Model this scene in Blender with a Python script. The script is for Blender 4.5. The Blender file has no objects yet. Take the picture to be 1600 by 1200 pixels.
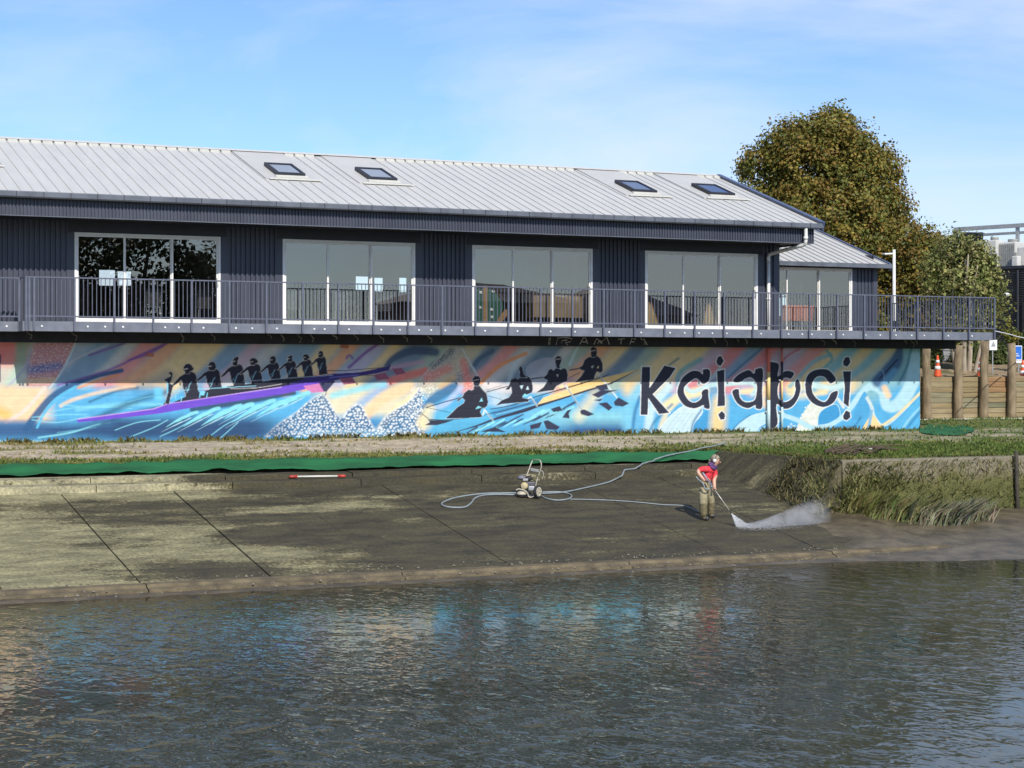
import bpy, bmesh, math, random
import numpy as np
from mathutils import Vector, Matrix, noise as mnoise
random.seed(7); np.random.seed(7)
scene = bpy.context.scene
COL = scene.collection
R = math.radians

# ------------------------------------------------------------------ camera, sky, sun, exposure
E = 3.72                      # eye height above the water, water surface is z = 0
YAW = R(25.1); F = 2905.0     # looking 25.1 degrees right of the wall's normal; focal length in pixels of a 1600 wide frame
cam_d = bpy.data.cameras.new('camera'); cam = bpy.data.objects.new('camera', cam_d); COL.objects.link(cam)
cam.location = (0, 0, E); cam.rotation_euler = (R(90), 0, -YAW)
cam_d.sensor_width = 36; cam_d.lens = 36 * F / 1600; cam_d.shift_y = -16 / 1600
cam_d.clip_start = 0.5; cam_d.clip_end = 6000
scene.camera = cam

SUN_DIR = Vector((0.09, 1.0, -0.81)).normalized()    # direction the light travels
sun_d = bpy.data.lights.new('sun', 'SUN'); sun = bpy.data.objects.new('sun', sun_d); COL.objects.link(sun)
sun_d.energy = 4.8; sun_d.angle = R(0.5); sun_d.color = (1.0, 0.95, 0.87)
sun.rotation_euler = SUN_DIR.to_track_quat('-Z', 'Y').to_euler()
sun.location = (-10, -40, 60)

world = bpy.data.worlds.new('World'); scene.world = world; world.use_nodes = True
wn = world.node_tree.nodes; wl = world.node_tree.links; wn.clear()
wo = wn.new('ShaderNodeOutputWorld'); bg = wn.new('ShaderNodeBackground'); sky = wn.new('ShaderNodeTexSky')
sky.sky_type = 'NISHITA'; sky.sun_disc = False
sky.sun_elevation = math.asin(-SUN_DIR.z)
sky.sun_rotation = math.atan2(-SUN_DIR.x, -SUN_DIR.y)
sky.altitude = 0; sky.air_density = 1.0; sky.dust_density = 0.1; sky.ozone_density = 4.0
bg.inputs['Strength'].default_value = 0.128
# thin cirrus: a stretched noise over the view direction, the same all round the sky
tc = wn.new('ShaderNodeTexCoord'); mp = wn.new('ShaderNodeMapping'); mp.inputs['Scale'].default_value = (2.2, 2.2, 9.0)
mp.inputs['Rotation'].default_value = (0.16, 0.10, 0.3); mp.inputs['Location'].default_value = (0.2, 0.35, 0.5)
n1 = wn.new('ShaderNodeTexNoise'); n1.inputs['Scale'].default_value = 1.25; n1.inputs['Detail'].default_value = 9; n1.inputs['Roughness'].default_value = 0.55
n1.inputs['Distortion'].default_value = 0.6
cr = wn.new('ShaderNodeValToRGB'); cr.color_ramp.elements[0].position = 0.42; cr.color_ramp.elements[1].position = 0.74
cr.color_ramp.elements[0].color = (0, 0, 0, 1); cr.color_ramp.elements[1].color = (0.85, 0.85, 0.85, 1)
mixc = wn.new('ShaderNodeMixRGB'); mixc.inputs['Color2'].default_value = (6.6, 7.2, 8.2, 1)
wl.new(tc.outputs['Generated'], mp.inputs['Vector']); wl.new(mp.outputs[0], n1.inputs['Vector'])
wl.new(n1.outputs['Fac'], cr.inputs['Fac']); wl.new(cr.outputs['Color'], mixc.inputs['Fac'])
tint = wn.new('ShaderNodeMixRGB'); tint.blend_type = 'MULTIPLY'; tint.inputs['Fac'].default_value = 1; tint.inputs['Color2'].default_value = (0.86, 0.97, 1.17, 1)
wl.new(sky.outputs['Color'], tint.inputs['Color1']); wl.new(tint.outputs['Color'], mixc.inputs['Color1']); wl.new(mixc.outputs['Color'], bg.inputs['Color'])
wl.new(bg.outputs[0], wo.inputs['Surface'])

vs = scene.view_settings
vs.view_transform = 'Standard'; vs.look = 'None'; vs.exposure = 0.0; vs.gamma = 1.0; vs.use_curve_mapping = False
scene.render.engine = 'CYCLES'

# ------------------------------------------------------------------ survey helpers: where a sight line meets a plane of the place
SY, CY = math.sin(YAW), math.cos(YAW)
def ray(x, y):
    u = (x - 800) / F; v = (584 - y) / F
    return Vector((SY + CY * u, CY - SY * u, v))
def P(x, y, Y):
    d = ray(x, y); t = Y / d.y
    return Vector((d.x * t, Y, E + d.z * t))
def PZ(x, y, z):
    d = ray(x, y); t = (z - E) / d.z
    return Vector((d.x * t, d.y * t, z))
def PD(x, y, dep):
    d = ray(x, y) * dep
    return Vector((d.x, d.y, E + d.z))
RS = 0.17; RT = -2.322        # boat ramp slope, and height below the eye at Y = 39
def ramp_z(Y): return E + RT - RS * (39 - Y)
def PR(x, y, up=0.0):
    d = ray(x, y); t = (39 * RS - RT - up) / (RS * d.y - d.z)
    return Vector((d.x * t, d.y * t, E + d.z * t))
def to_px(X, Y, Z):
    dep = X * SY + Y * CY
    return 800 + F * (X * CY - Y * SY) / dep, 584 - F * (Z - E) / dep

# ------------------------------------------------------------------ materials
def srgb(r, g, b, k=1.0):
    f = lambda c: ((c / 255 + 0.055) / 1.055) ** 2.4 if c > 10 else c / 255 / 12.92
    return (f(r) * k, f(g) * k, f(b) * k, 1)
MATS = {}
def pm(name, c1, c2=None, scale=6.0, rough=0.6, bump=0.0, bscale=None, metal=0.0, spec=0.5, stretch=(1, 1, 1), attr=None, detail=6.0, contrast=(0.35, 0.65), trans=0.0):
    m = bpy.data.materials.new(name); m.use_nodes = True
    nt = m.node_tree; n = nt.nodes; l = nt.links
    b = n['Principled BSDF']; b.inputs['Roughness'].default_value = rough; b.inputs['Metallic'].default_value = metal
    b.inputs['Specular IOR Level'].default_value = spec
    tcn = n.new('ShaderNodeTexCoord'); mpn = n.new('ShaderNodeMapping'); mpn.inputs['Scale'].default_value = stretch
    geo = n.new('ShaderNodeNewGeometry'); l.new(geo.outputs['Position'], mpn.inputs['Vector'])
    nz = n.new('ShaderNodeTexNoise'); nz.inputs['Scale'].default_value = scale; nz.inputs['Detail'].default_value = detail
    l.new(mpn.outputs[0], nz.inputs['Vector'])
    ramp = n.new('ShaderNodeValToRGB'); ramp.color_ramp.elements[0].position = contrast[0]; ramp.color_ramp.elements[1].position = contrast[1]
    if c2 is None: c2 = tuple(c * 0.8 for c in c1[:3])
    ramp.color_ramp.elements[0].color = (*c2[:3], 1); ramp.color_ramp.elements[1].color = (*c1[:3], 1)
    l.new(nz.outputs['Fac'], ramp.inputs['Fac'])
    outc = ramp.outputs['Color']
    if attr:
        at = n.new('ShaderNodeAttribute'); at.attribute_name = attr
        mx = n.new('ShaderNodeMixRGB'); mx.blend_type = 'MULTIPLY'; mx.inputs['Fac'].default_value = 1
        l.new(at.outputs['Color'], mx.inputs['Color1']); l.new(outc, mx.inputs['Color2']); outc = mx.outputs['Color']
    l.new(outc, b.inputs['Base Color'])
    if trans:
        tr = n.new('ShaderNodeBsdfTranslucent'); l.new(outc, tr.inputs['Color'])
        ms = n.new('ShaderNodeMixShader'); ms.inputs['Fac'].default_value = trans
        l.new(b.outputs[0], ms.inputs[1]); l.new(tr.outputs[0], ms.inputs[2]); l.new(ms.outputs[0], n['Material Output'].inputs['Surface'])
    if bump:
        nb = n.new('ShaderNodeTexNoise'); nb.inputs['Scale'].default_value = bscale or scale * 4; nb.inputs['Detail'].default_value = 5
        l.new(mpn.outputs[0], nb.inputs['Vector'])
        bn = n.new('ShaderNodeBump'); bn.inputs['Strength'].default_value = bump; bn.inputs['Distance'].default_value = 0.05
        l.new(nb.outputs['Fac'], bn.inputs['Height']); l.new(bn.outputs[0], b.inputs['Normal'])
    MATS[name] = m
    return m

M_NAVY = pm('navy_steel', (0.054, 0.059, 0.084), (0.041, 0.045, 0.066), 3, 0.45, stretch=(1, 1, .2))
M_NAVYD = pm('navy_trim', (0.024, 0.026, 0.037), (0.018, 0.020, 0.030), 3, 0.5)
M_RAKE = pm('rake_flashing', (0.075, 0.10, 0.19), (0.06, 0.08, 0.16), 3, 0.35)
M_GUT = pm('gutter_steel', (0.13, 0.142, 0.17), (0.085, 0.094, 0.115), 2.5, 0.4)
M_ROOF = pm('roof_steel', (0.53, 0.52, 0.49), (0.48, 0.475, 0.45), 1.2, 0.42, stretch=(4, .6, .6))
M_FLASH = pm('roof_flashing', (0.50, 0.49, 0.46), (0.46, 0.455, 0.43), 1.5, 0.45)
M_CLOSE = pm('pale_closure', (0.66, 0.65, 0.58), (0.58, 0.57, 0.51), 3, 0.6)
M_ALU = pm('white_aluminium', (0.80, 0.79, 0.76), (0.72, 0.71, 0.68), 4, 0.4)
M_RAIL = pm('rail_steel', (0.115, 0.125, 0.17), (0.09, 0.10, 0.138), 5, 0.45)
M_DECKF = pm('deck_fascia_steel', (0.165, 0.178, 0.215), (0.125, 0.137, 0.172), 4, 0.5, bump=.1)
M_BOLT = pm('bolt_cap', (0.75, 0.75, 0.75), (0.6, 0.6, 0.6), 9, 0.4)
M_BLACK = pm('black_timber', (0.018, 0.018, 0.022), (0.010, 0.010, 0.013), 6, 0.8)
M_DECKB = pm('deck_boards', (0.16, 0.12, 0.09), (0.11, 0.085, 0.06), 5, 0.8)
M_PVC = pm('white_pipe', (0.74, 0.73, 0.69), (0.64, 0.63, 0.6), 6, 0.4)
M_DIM = pm('interior_wall', (0.30, 0.29, 0.27), (0.26, 0.25, 0.24), 2, 0.8)
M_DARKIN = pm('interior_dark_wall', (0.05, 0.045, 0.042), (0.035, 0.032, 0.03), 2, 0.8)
M_FLOORIN = pm('interior_floor', (0.16, 0.10, 0.06), (0.11, 0.07, 0.045), 4, 0.5)
M_WOOD = pm('pine', (0.42, 0.25, 0.11), (0.32, 0.18, 0.08), 3, 0.6, stretch=(1, 1, 8))
M_WOODD = pm('brown_wood', (0.20, 0.11, 0.055), (0.14, 0.075, 0.04), 3, 0.6)
M_GREENB = pm('green_board', (0.03, 0.13, 0.09), (0.02, 0.10, 0.07), 3, 0.7)
M_ORANGE = pm('orange_plastic', (0.62, 0.17, 0.09), (0.52, 0.14, 0.07), 4, 0.5)
M_CONC = pm('pale_concrete', (0.34, 0.32, 0.26), (0.20, 0.185, 0.14), 2.5, 0.9, bump=.4)
M_BLIND = pm('grey_blind', (0.32, 0.33, 0.34), (0.29, 0.30, 0.31), 2, 0.9)

def glass(name, refl, tint, gcol=(1, 1, 1, 1)):
    m = bpy.data.materials.new(name); m.use_nodes = True
    nt = m.node_tree; n = nt.nodes; l = nt.links; n.remove(n['Principled BSDF'])
    t = n.new('ShaderNodeBsdfTransparent'); t.inputs['Color'].default_value = tint
    g = n.new('ShaderNodeBsdfGlossy'); g.inputs['Roughness'].default_value = 0.004; g.inputs['Color'].default_value = gcol
    lw = n.new('ShaderNodeFresnel'); lw.inputs['IOR'].default_value = 1.5
    ad = n.new('ShaderNodeMath'); ad.operation = 'ADD'; ad.inputs[1].default_value = refl; ad.use_clamp = True
    nz = n.new('ShaderNodeTexNoise'); nz.inputs['Scale'].default_value = 1.3; nz.inputs['Detail'].default_value = 1
    ge = n.new('ShaderNodeNewGeometry'); l.new(ge.outputs['Position'], nz.inputs['Vector'])
    bp = n.new('ShaderNodeBump'); bp.inputs['Strength'].default_value = 0.02; bp.inputs['Distance'].default_value = 0.02
    l.new(nz.outputs['Fac'], bp.inputs['Height']); l.new(bp.outputs[0], g.inputs['Normal'])
    mx = n.new('ShaderNodeMixShader'); l.new(lw.outputs[0], ad.inputs[0]); l.new(ad.outputs[0], mx.inputs['Fac'])
    l.new(t.outputs[0], mx.inputs[1]); l.new(g.outputs[0], mx.inputs[2]); l.new(mx.outputs[0], n['Material Output'].inputs['Surface'])
    return m
M_GLASS = glass('tinted_glass', 0.18, (0.86, 0.88, 0.86, 1), (1.0, 0.92, 0.82, 1))
M_SKYL = glass('skylight_glass', 0.35, (0.10, 0.12, 0.15, 1), (.8, .85, .95, 1))

# ------------------------------------------------------------------ mesh helpers
class MB:
    def __init__(s): s.v = []; s.f = []; s.mi = []; s.cur = 0
    def add(s, vs_, fs):
        o = len(s.v); s.v += [tuple(p) for p in vs_]; s.f += [tuple(i + o for i in f) for f in fs]; s.mi += [s.cur] * len(fs); return s
    def box(s, a, b):
        x0, y0, z0 = a; x1, y1, z1 = b
        return s.add([(x0, y0, z0), (x1, y0, z0), (x1, y1, z0), (x0, y1, z0), (x0, y0, z1), (x1, y0, z1), (x1, y1, z1), (x0, y1, z1)],
                     [(0, 3, 2, 1), (4, 5, 6, 7), (0, 1, 5, 4), (1, 2, 6, 5), (2, 3, 7, 6), (3, 0, 4, 7)])
    def obox(s, c, ax, ay, az):
        c = Vector(c); ax = Vector(ax); ay = Vector(ay); az = Vector(az)
        q = [c + ax * i + ay * j + az * k for k in (-1, 1) for i, j in ((-1, -1), (1, -1), (1, 1), (-1, 1))]
        return s.add(q, [(0, 3, 2, 1), (4, 5, 6, 7), (0, 1, 5, 4), (1, 2, 6, 5), (2, 3, 7, 6), (3, 0, 4, 7)])
    def tube(s, pts, r, n=8, cap=True):
        pts = [Vector(p) for p in pts]; m = len(pts)
        rs = r if isinstance(r, (list, tuple)) else [r] * m
        vv = []; up = Vector((0, 0, 1))
        for i, p in enumerate(pts):
            d = (pts[min(i + 1, m - 1)] - pts[max(i - 1, 0)]).normalized()
            u = up if abs(d.dot(up)) < 0.95 else Vector((1, 0, 0))
            a = d.cross(u).normalized(); b = a.cross(d).normalized()
            for k in range(n):
                t = 2 * math.pi * k / n; vv.append(p + (a * math.cos(t) + b * math.sin(t)) * rs[i])
        ff = [(i * n + k, (i + 1) * n + k, (i + 1) * n + (k + 1) % n, i * n + (k + 1) % n) for i in range(m - 1) for k in range(n)]
        if cap: ff += [tuple(range(n)), tuple((m - 1) * n + n - 1 - k for k in range(n))]
        return s.add(vv, ff)
    def lathe(s, base, prof, n=16, axis=(0, 0, 1)):
        base = Vector(base); ax = Vector(axis).normalized()
        return s.tube([base + ax * h for h, r in prof], [max(r, 1e-4) for h, r in prof], n)
    def prism(s, poly, d):          # poly: list of Vectors, d: extrusion vector
        k = len(poly); d = Vector(d)
        return s.add([Vector(p) for p in poly] + [Vector(p) + d for p in poly],
                     [tuple(range(k)), tuple(2 * k - 1 - i for i in range(k))] + [(i, (i + 1) % k, k + (i + 1) % k, k + i)[::-1] for i in range(k)])
    def mesh(s, name, mat, smooth=False):
        me = bpy.data.meshes.new(name); me.from_pydata(s.v, [], s.f)
        ms = mat if isinstance(mat, (list, tuple)) else [mat]
        for m in ms: me.materials.append(m)
        if len(ms) > 1: me.polygons.foreach_set('material_index', s.mi)
        if smooth: me.polygons.foreach_set('use_smooth', [True] * len(me.polygons))
        me.update(); return me
    def build(s, name, mat, parent=None, smooth=False, fix=True):
        me = s.mesh(name, mat, smooth)
        if fix:
            bm = bmesh.new(); bm.from_mesh(me); bmesh.ops.recalc_face_normals(bm, faces=bm.faces); bm.to_mesh(me); bm.free()
        return link(name, me, parent)
def link(name, me, parent=None, loc=None):
    o = bpy.data.objects.new(name, me); COL.objects.link(o)
    if loc is not None: o.location = loc
    if parent is not None:
        o.parent = parent
        if parent.type == 'EMPTY': o.matrix_parent_inverse = Matrix.Translation(-Vector(parent.location))
    return o
def tag(o, label, cat, group=None):
    o['label'] = label; o['category'] = cat
    if group: o['group'] = group
    return o
def thing(name, label, cat, loc=(0, 0, 0), group=None):
    o = bpy.data.objects.new(name, None); COL.objects.link(o); o.location = loc; o.empty_display_size = .2
    return tag(o, label, cat, group)
def struct(o): o['kind'] = 'structure'; return o
def stuff(o): o['kind'] = 'stuff'; return o
def bevel(o, w=.01, seg=2):
    md = o.modifiers.new('bevel', 'BEVEL'); md.width = w; md.segments = seg; md.limit_method = 'ANGLE'; return o
def smooth_path(pts, k=6):
    pts = [Vector(p) for p in pts]; out = []
    for i in range(len(pts) - 1):
        p0 = pts[max(i - 1, 0)]; p1 = pts[i]; p2 = pts[i + 1]; p3 = pts[min(i + 2, len(pts) - 1)]
        for j in range(k):
            t = j / k
            out.append(0.5 * ((2 * p1) + (p2 - p0) * t + (2 * p0 - 5 * p1 + 4 * p2 - p3) * t * t + (3 * p1 - p0 - 3 * p2 + p3) * t ** 3))
    return out + [pts[-1]]
def grid_mesh(name, xs, ys, zf, mat, colf=None, smooth=True):
    nx, ny = len(xs), len(ys)
    v = [(x, y, zf(x, y)) for y in ys for x in xs]
    f = [(j * nx + i, j * nx + i + 1, (j + 1) * nx + i + 1, (j + 1) * nx + i) for j in range(ny - 1) for i in range(nx - 1)]
    me = bpy.data.meshes.new(name); me.from_pydata(v, [], f); me.materials.append(mat)
    if smooth: me.polygons.foreach_set('use_smooth', [True] * len(f))
    if colf:
        at = me.color_attributes.new('tint', 'FLOAT_COLOR', 'POINT')
        at.data.foreach_set('color', [c for p in v for c in (*colf(*p), 1.0)])
    me.update(); return link(name, me)
def fbm(x, y, s, o=4, z=0.0):
    return mnoise.fractal(Vector((x * s, y * s, z)), 1.0, 2.0, o) 
def sstep(a, b, x):
    t = min(1, max(0, (x - a) / (b - a))); return t * t * (3 - 2 * t)
def lerp(a, b, t): return a + (b - a) * t
def mixc3(a, b, t): return tuple(lerp(a[i], b[i], t) for i in range(3))

# ------------------------------------------------------------------ ground, ramp, mud, water
XW = 24.3                                             # where the ramp's wing wall stands
def lawn_rel(X, Y):
    if Y >= 45: z = -1.64 + 0.14 * sstep(45, 50, Y)
    else: z = -1.64 - 0.34 * min(1, (45 - Y) / 5)
    if X > XW - .01 and Y < 40: z += 0.03 * (40 - Y) / 5.5
    return z
def lawn_z(X, Y): return E + lawn_rel(X, Y) + 0.025 * fbm(X, Y, 0.9) + .012 * fbm(X, Y, 4)
def sandmask(X, Y):
    band = sstep(40.9, 41.7, Y + .25 * fbm(X, Y, .5)) * (1 - 0.75 * sstep(44.35, 44.75, Y + .2 * fbm(X, Y, .8, z=3)))
    patch = fbm(X * .35, Y * 1.6, 1.1, 5, z=7)
    right = 1 - 0.55 * sstep(22, 30, X)
    w = band * right * (0.86 + 1.0 * patch)
    return max(0, min(1, w * 1.35 - .12))
SAND = (0.46, 0.385, 0.28); DRY = (0.235, 0.19, 0.075); GREEN = (0.085, 0.125, 0.024); OLIVE = (0.13, 0.13, 0.04)
def greenness(X, Y): return max(0, min(1, 0.42 + 0.5 * sstep(20, 27, X) + 0.55 * sstep(41.5, 40.2, Y) * .5 + .6 * fbm(X, Y, .7, 4, z=11)))
def lawn_col(X, Y, Z):
    g = mixc3(DRY, GREEN, greenness(X, Y))
    k = 1 + .35 * fbm(X, Y, 3.2, 4, z=5)
    return tuple(c * k for c in mixc3(g, SAND, sandmask(X, Y)))
M_LAWN = pm('lawn_ground', (1.1, 1.1, 1.1), (0.6, 0.6, 0.58), 9, 0.95, bump=.6, bscale=30, attr='tint')
xsL = list(np.arange(-12, XW + .001, 0.11)); xsL[-1] = XW - .05
o = grid_mesh('lawn', [float(a) for a in xsL], [float(a) for a in np.arange(39.95, 45.3, .1)], lawn_z, M_LAWN, lawn_col); struct(o)
o = grid_mesh('river_lawn', [float(a) for a in np.arange(XW - .05, 58, .14)], [float(a) for a in np.arange(34.62, 50.3, .13)], lawn_z, M_LAWN, lawn_col); struct(o)

M_FAR = pm('far_ground', (0.13, 0.125, 0.06), (0.09, 0.09, 0.04), .05, 0.95, bump=.3, bscale=3)
m = MB()
m.add([(-3000, 45.2, E - 1.72), (3000, 45.2, E - 1.72), (3000, 4000, E - 1.72), (-3000, 4000, E - 1.72)], [(0, 1, 2, 3)])
m.add([(-3000, -4000, E - 1.66), (3000, -4000, E - 1.66), (3000, 3.5, E - 1.66), (-3000, 3.5, E - 1.66), (3000, 5.2, -.9), (-3000, 5.2, -.9)], [(0, 1, 2, 3), (3, 2, 4, 5)])
struct(m.build('ground', M_FAR))

# mud bank and river bed
def mud_rel(X, Y):
    left = -3.665 - (31.2 - Y) * (0.10 if Y < 31.2 else 0.0)
    if Y > 31.2: left = -3.66 + RS * (Y - 31.2) - .12
    right = -3.12 - (34.4 - Y) * 0.118
    return lerp(left, right, sstep(20.5, 27.5, X + (31 - Y) * .5))
def mud_z(X, Y):
    z = E + mud_rel(X, Y) + .035 * fbm(X, Y, .7) * sstep(19, 25, X) + .014 * fbm(X * .6, Y, 3.0) + .012 * max(0, fbm(X, Y, 9, 3))
    z = max(z, -2.2)
    if X < XW + .3 and Y > 31.0: z = ramp_z(Y) - .10 + .135 * sstep(20.6, 23.6, X + 1.1 * fbm(X, Y, .6, 4, z=4) - (Y - 33) * .45) * (1 if Y > 31.6 else .75)
    return z
M_MUD = pm('river_mud', (0.135, 0.108, 0.068), (0.062, 0.050, 0.032), 2.2, 0.42, bump=.55, bscale=9, detail=9)
struct(grid_mesh('mud_bank', [float(a) for a in np.arange(-14, 60, .15)], [float(a) for a in np.concatenate([np.arange(4.8, 26, 1.0), np.arange(26, 34.7, .11)])], mud_z, M_MUD))

# water
def water_mat():
    m = bpy.data.materials.new('river_water'); m.use_nodes = True
    nt = m.node_tree; n = nt.nodes; l = nt.links; n.remove(n['Principled BSDF'])
    ge = n.new('ShaderNodeNewGeometry')
    def noise(scale, st, rot, det, dist=0.0):
        mp_ = n.new('ShaderNodeMapping'); mp_.inputs['Scale'].default_value = st; mp_.inputs['Rotation'].default_value = (0, 0, rot)
        z = n.new('ShaderNodeTexNoise'); z.inputs['Scale'].default_value = scale; z.inputs['Detail'].default_value = det
        z.inputs['Distortion'].default_value = dist
        l.new(ge.outputs['Position'], mp_.inputs['Vector']); l.new(mp_.outputs[0], z.inputs['Vector']); return z
    a0 = noise(2.3, (1.4, .9, 1), R(26), 2.2, .3); b = noise(6, (1.5, .8, 1), R(-28), 1.5, .2); c = noise(.13, (1, 1.6, 1), .3, 2)
    rd = n.new('ShaderNodeMath'); rd.operation = 'SUBTRACT'; rd.inputs[1].default_value = .5; l.new(a0.outputs['Fac'], rd.inputs[0])
    ab = n.new('ShaderNodeMath'); ab.operation = 'ABSOLUTE'; l.new(rd.outputs[0], ab.inputs[0])
    a = n.new('ShaderNodeMath'); a.operation = 'MULTIPLY_ADD'; a.inputs[1].default_value = -1.2; l.new(ab.outputs[0], a.inputs[0]); l.new(a0.outputs['Fac'], a.inputs[2])
    s1 = n.new('ShaderNodeMath'); s1.operation = 'MULTIPLY_ADD'; s1.inputs[1].default_value = 0.26
    l.new(b.outputs['Fac'], s1.inputs[0]); l.new(a.outputs[0], s1.inputs[2])
    cm = n.new('ShaderNodeMapRange'); cm.inputs[1].default_value = .36; cm.inputs[2].default_value = .62; cm.inputs[3].default_value = .22; cm.inputs[4].default_value = 1.0
    l.new(c.outputs['Fac'], cm.inputs[0])
    sp = n.new('ShaderNodeSeparateXYZ'); l.new(ge.outputs['Position'], sp.inputs[0])
    calm = n.new('ShaderNodeMapRange'); calm.inputs[1].default_value = 31; calm.inputs[2].default_value = 27.4; calm.inputs[3].default_value = .22; calm.inputs[4].default_value = 1.0
    l.new(sp.outputs['Y'], calm.inputs[0])
    s2 = n.new('ShaderNodeMath'); s2.operation = 'MULTIPLY'; l.new(cm.outputs[0], s2.inputs[0]); l.new(calm.outputs[0], s2.inputs[1])
    bp = n.new('ShaderNodeBump'); bp.inputs['Distance'].default_value = 0.042
    l.new(s2.outputs[0], bp.inputs['Strength']); l.new(s1.outputs[0], bp.inputs['Height'])
    fr = n.new('ShaderNodeFresnel'); fr.inputs['IOR'].default_value = 1.33; l.new(bp.outputs[0], fr.inputs['Normal'])
    gl = n.new('ShaderNodeBsdfGlossy'); gl.inputs['Roughness'].default_value = 0.03; l.new(bp.outputs[0], gl.inputs['Normal'])
    df = n.new('ShaderNodeBsdfDiffuse'); df.inputs['Color'].default_value = (0.050, 0.058, 0.042, 1)
    tr = n.new('ShaderNodeBsdfTransparent'); tr.inputs['Color'].default_value = (0.86, 0.80, 0.50, 1)
    mu = n.new('ShaderNodeMixShader'); mk = n.new('ShaderNodeMapRange'); mk.inputs[1].default_value = 30.8; mk.inputs[2].default_value = 26.5; mk.inputs[3].default_value = .08; mk.inputs[4].default_value = .85; l.new(sp.outputs['Y'], mk.inputs[0]); l.new(mk.outputs[0], mu.inputs['Fac'])
    l.new(tr.outputs[0], mu.inputs[1]); l.new(df.outputs[0], mu.inputs[2])
    mx = n.new('ShaderNodeMixShader'); l.new(fr.outputs[0], mx.inputs['Fac'])
    l.new(mu.outputs[0], mx.inputs[1]); l.new(gl.outputs[0], mx.inputs[2]); l.new(mx.outputs[0], n['Material Output'].inputs['Surface'])
    return m
m = MB(); m.add([(-300, 4.2, 0), (300, 4.2, 0), (300, 34.3, 0), (-300, 34.3, 0)], [(0, 1, 2, 3)])
struct(m.build('river_water', water_mat(), fix=False))

# boat ramp
def ramp_mat(name, bias0, bias1, pale=(0.235, 0.220, 0.140), dark=(0.056, 0.049, 0.029), mid=(0.118, 0.105, 0.058)):
    m = bpy.data.materials.new(name); m.use_nodes = True
    nt = m.node_tree; n = nt.nodes; l = nt.links; b = n['Principled BSDF']
    ge = n.new('ShaderNodeNewGeometry'); sp = n.new('ShaderNodeSeparateXYZ'); l.new(ge.outputs['Position'], sp.inputs[0])
    def noise(scale, st, det, off=0, rough=.6):
        mp_ = n.new('ShaderNodeMapping'); mp_.inputs['Scale'].default_value = st; mp_.inputs['Location'].default_value = (off, off, 0)
        z = n.new('ShaderNodeTexNoise'); z.inputs['Scale'].default_value = scale; z.inputs['Detail'].default_value = det; z.inputs['Roughness'].default_value = rough
        l.new(ge.outputs['Position'], mp_.inputs['Vector']); l.new(mp_.outputs[0], z.inputs['Vector']); return z
    big = noise(.55, (.5, 1.35, 1), 9, 3.1, .64); fine = noise(16, (1, 1, 1), 6, 0, .7); med = noise(2.2, (.5, 1.6, 1), 6, 9)
    bx_ = n.new('ShaderNodeMapRange'); bx_.inputs[1].default_value = 4.5; bx_.inputs[2].default_value = 15; bx_.inputs[3].default_value = bias0; bx_.inputs[4].default_value = bias1
    l.new(sp.outputs['X'], bx_.inputs[0])
    ad = n.new('ShaderNodeMath'); ad.operation = 'ADD'; l.new(big.outputs['Fac'], ad.inputs[0]); l.new(bx_.outputs[0], ad.inputs[1])
    a2 = n.new('ShaderNodeMath'); a2.operation = 'MULTIPLY_ADD'; a2.inputs[1].default_value = .20; l.new(fine.outputs['Fac'], a2.inputs[0]); l.new(ad.outputs[0], a2.inputs[2])
    cr_ = n.new('ShaderNodeValToRGB'); e = cr_.color_ramp.elements
    e[0].position = .52; e[0].color = (*dark, 1); e[1].position = .69; e[1].color = (*pale, 1)
    k = e.new(.575); k.color = (*mixc3(dark, mid, .75), 1); k2 = e.new(.60); k2.color = (*mixc3(mid, pale, .6), 1)
    l.new(a2.outputs[0], cr_.inputs['Fac'])
    sc = n.new('ShaderNodeValToRGB'); sc.color_ramp.elements[0].position = .35; sc.color_ramp.elements[1].position = .72
    sc.color_ramp.elements[0].color = (.58, .58, .56, 1); sc.color_ramp.elements[1].color = (1.5, 1.48, 1.32, 1); l.new(fine.outputs['Fac'], sc.inputs['Fac'])
    mx = n.new('ShaderNodeMixRGB'); mx.blend_type = 'MULTIPLY'; mx.inputs['Fac'].default_value = .95
    l.new(cr_.outputs['Color'], mx.inputs['Color1']); l.new(sc.outputs['Color'], mx.inputs['Color2']); l.new(mx.outputs['Color'], b.inputs['Base Color'])
    mv = n.new('ShaderNodeValToRGB'); mv.color_ramp.elements[0].position = .34; mv.color_ramp.elements[1].position = .66; mv.color_ramp.elements[0].color = (.62, .60, .55, 1); mv.color_ramp.elements[1].color = (1.3, 1.27, 1.15, 1)
    l.new(med.outputs['Fac'], mv.inputs['Fac']); mx2 = n.new('ShaderNodeMixRGB'); mx2.blend_type = 'MULTIPLY'; mx2.inputs['Fac'].default_value = .9
    l.new(mx.outputs['Color'], mx2.inputs['Color1']); l.new(mv.outputs['Color'], mx2.inputs['Color2']); l.new(mx2.outputs['Color'], b.inputs['Base Color'])
    rr = n.new('ShaderNodeMapRange'); rr.inputs[1].default_value = .35; rr.inputs[2].default_value = .65; rr.inputs[3].default_value = .55; rr.inputs[4].default_value = .95
    l.new(med.outputs['Fac'], rr.inputs[0]); l.new(rr.outputs[0], b.inputs['Roughness'])
    bp = n.new('ShaderNodeBump'); bp.inputs['Strength'].default_value = .55; bp.inputs['Distance'].default_value = .03
    l.new(fine.outputs['Fac'], bp.inputs['Height']); l.new(bp.outputs[0], b.inputs['Normal'])
    return m
M_RAMP = ramp_mat('ramp_concrete', .115, -.16)
M_STEP = ramp_mat('step_concrete', .13, -.12, pale=(0.36, 0.335, 0.24), mid=(.10, .09, .05))
M_KERB = pm('muddy_kerb', (0.16, 0.125, 0.07), (0.075, 0.06, 0.036), 3.5, 0.8, bump=.6, bscale=14)
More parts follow.
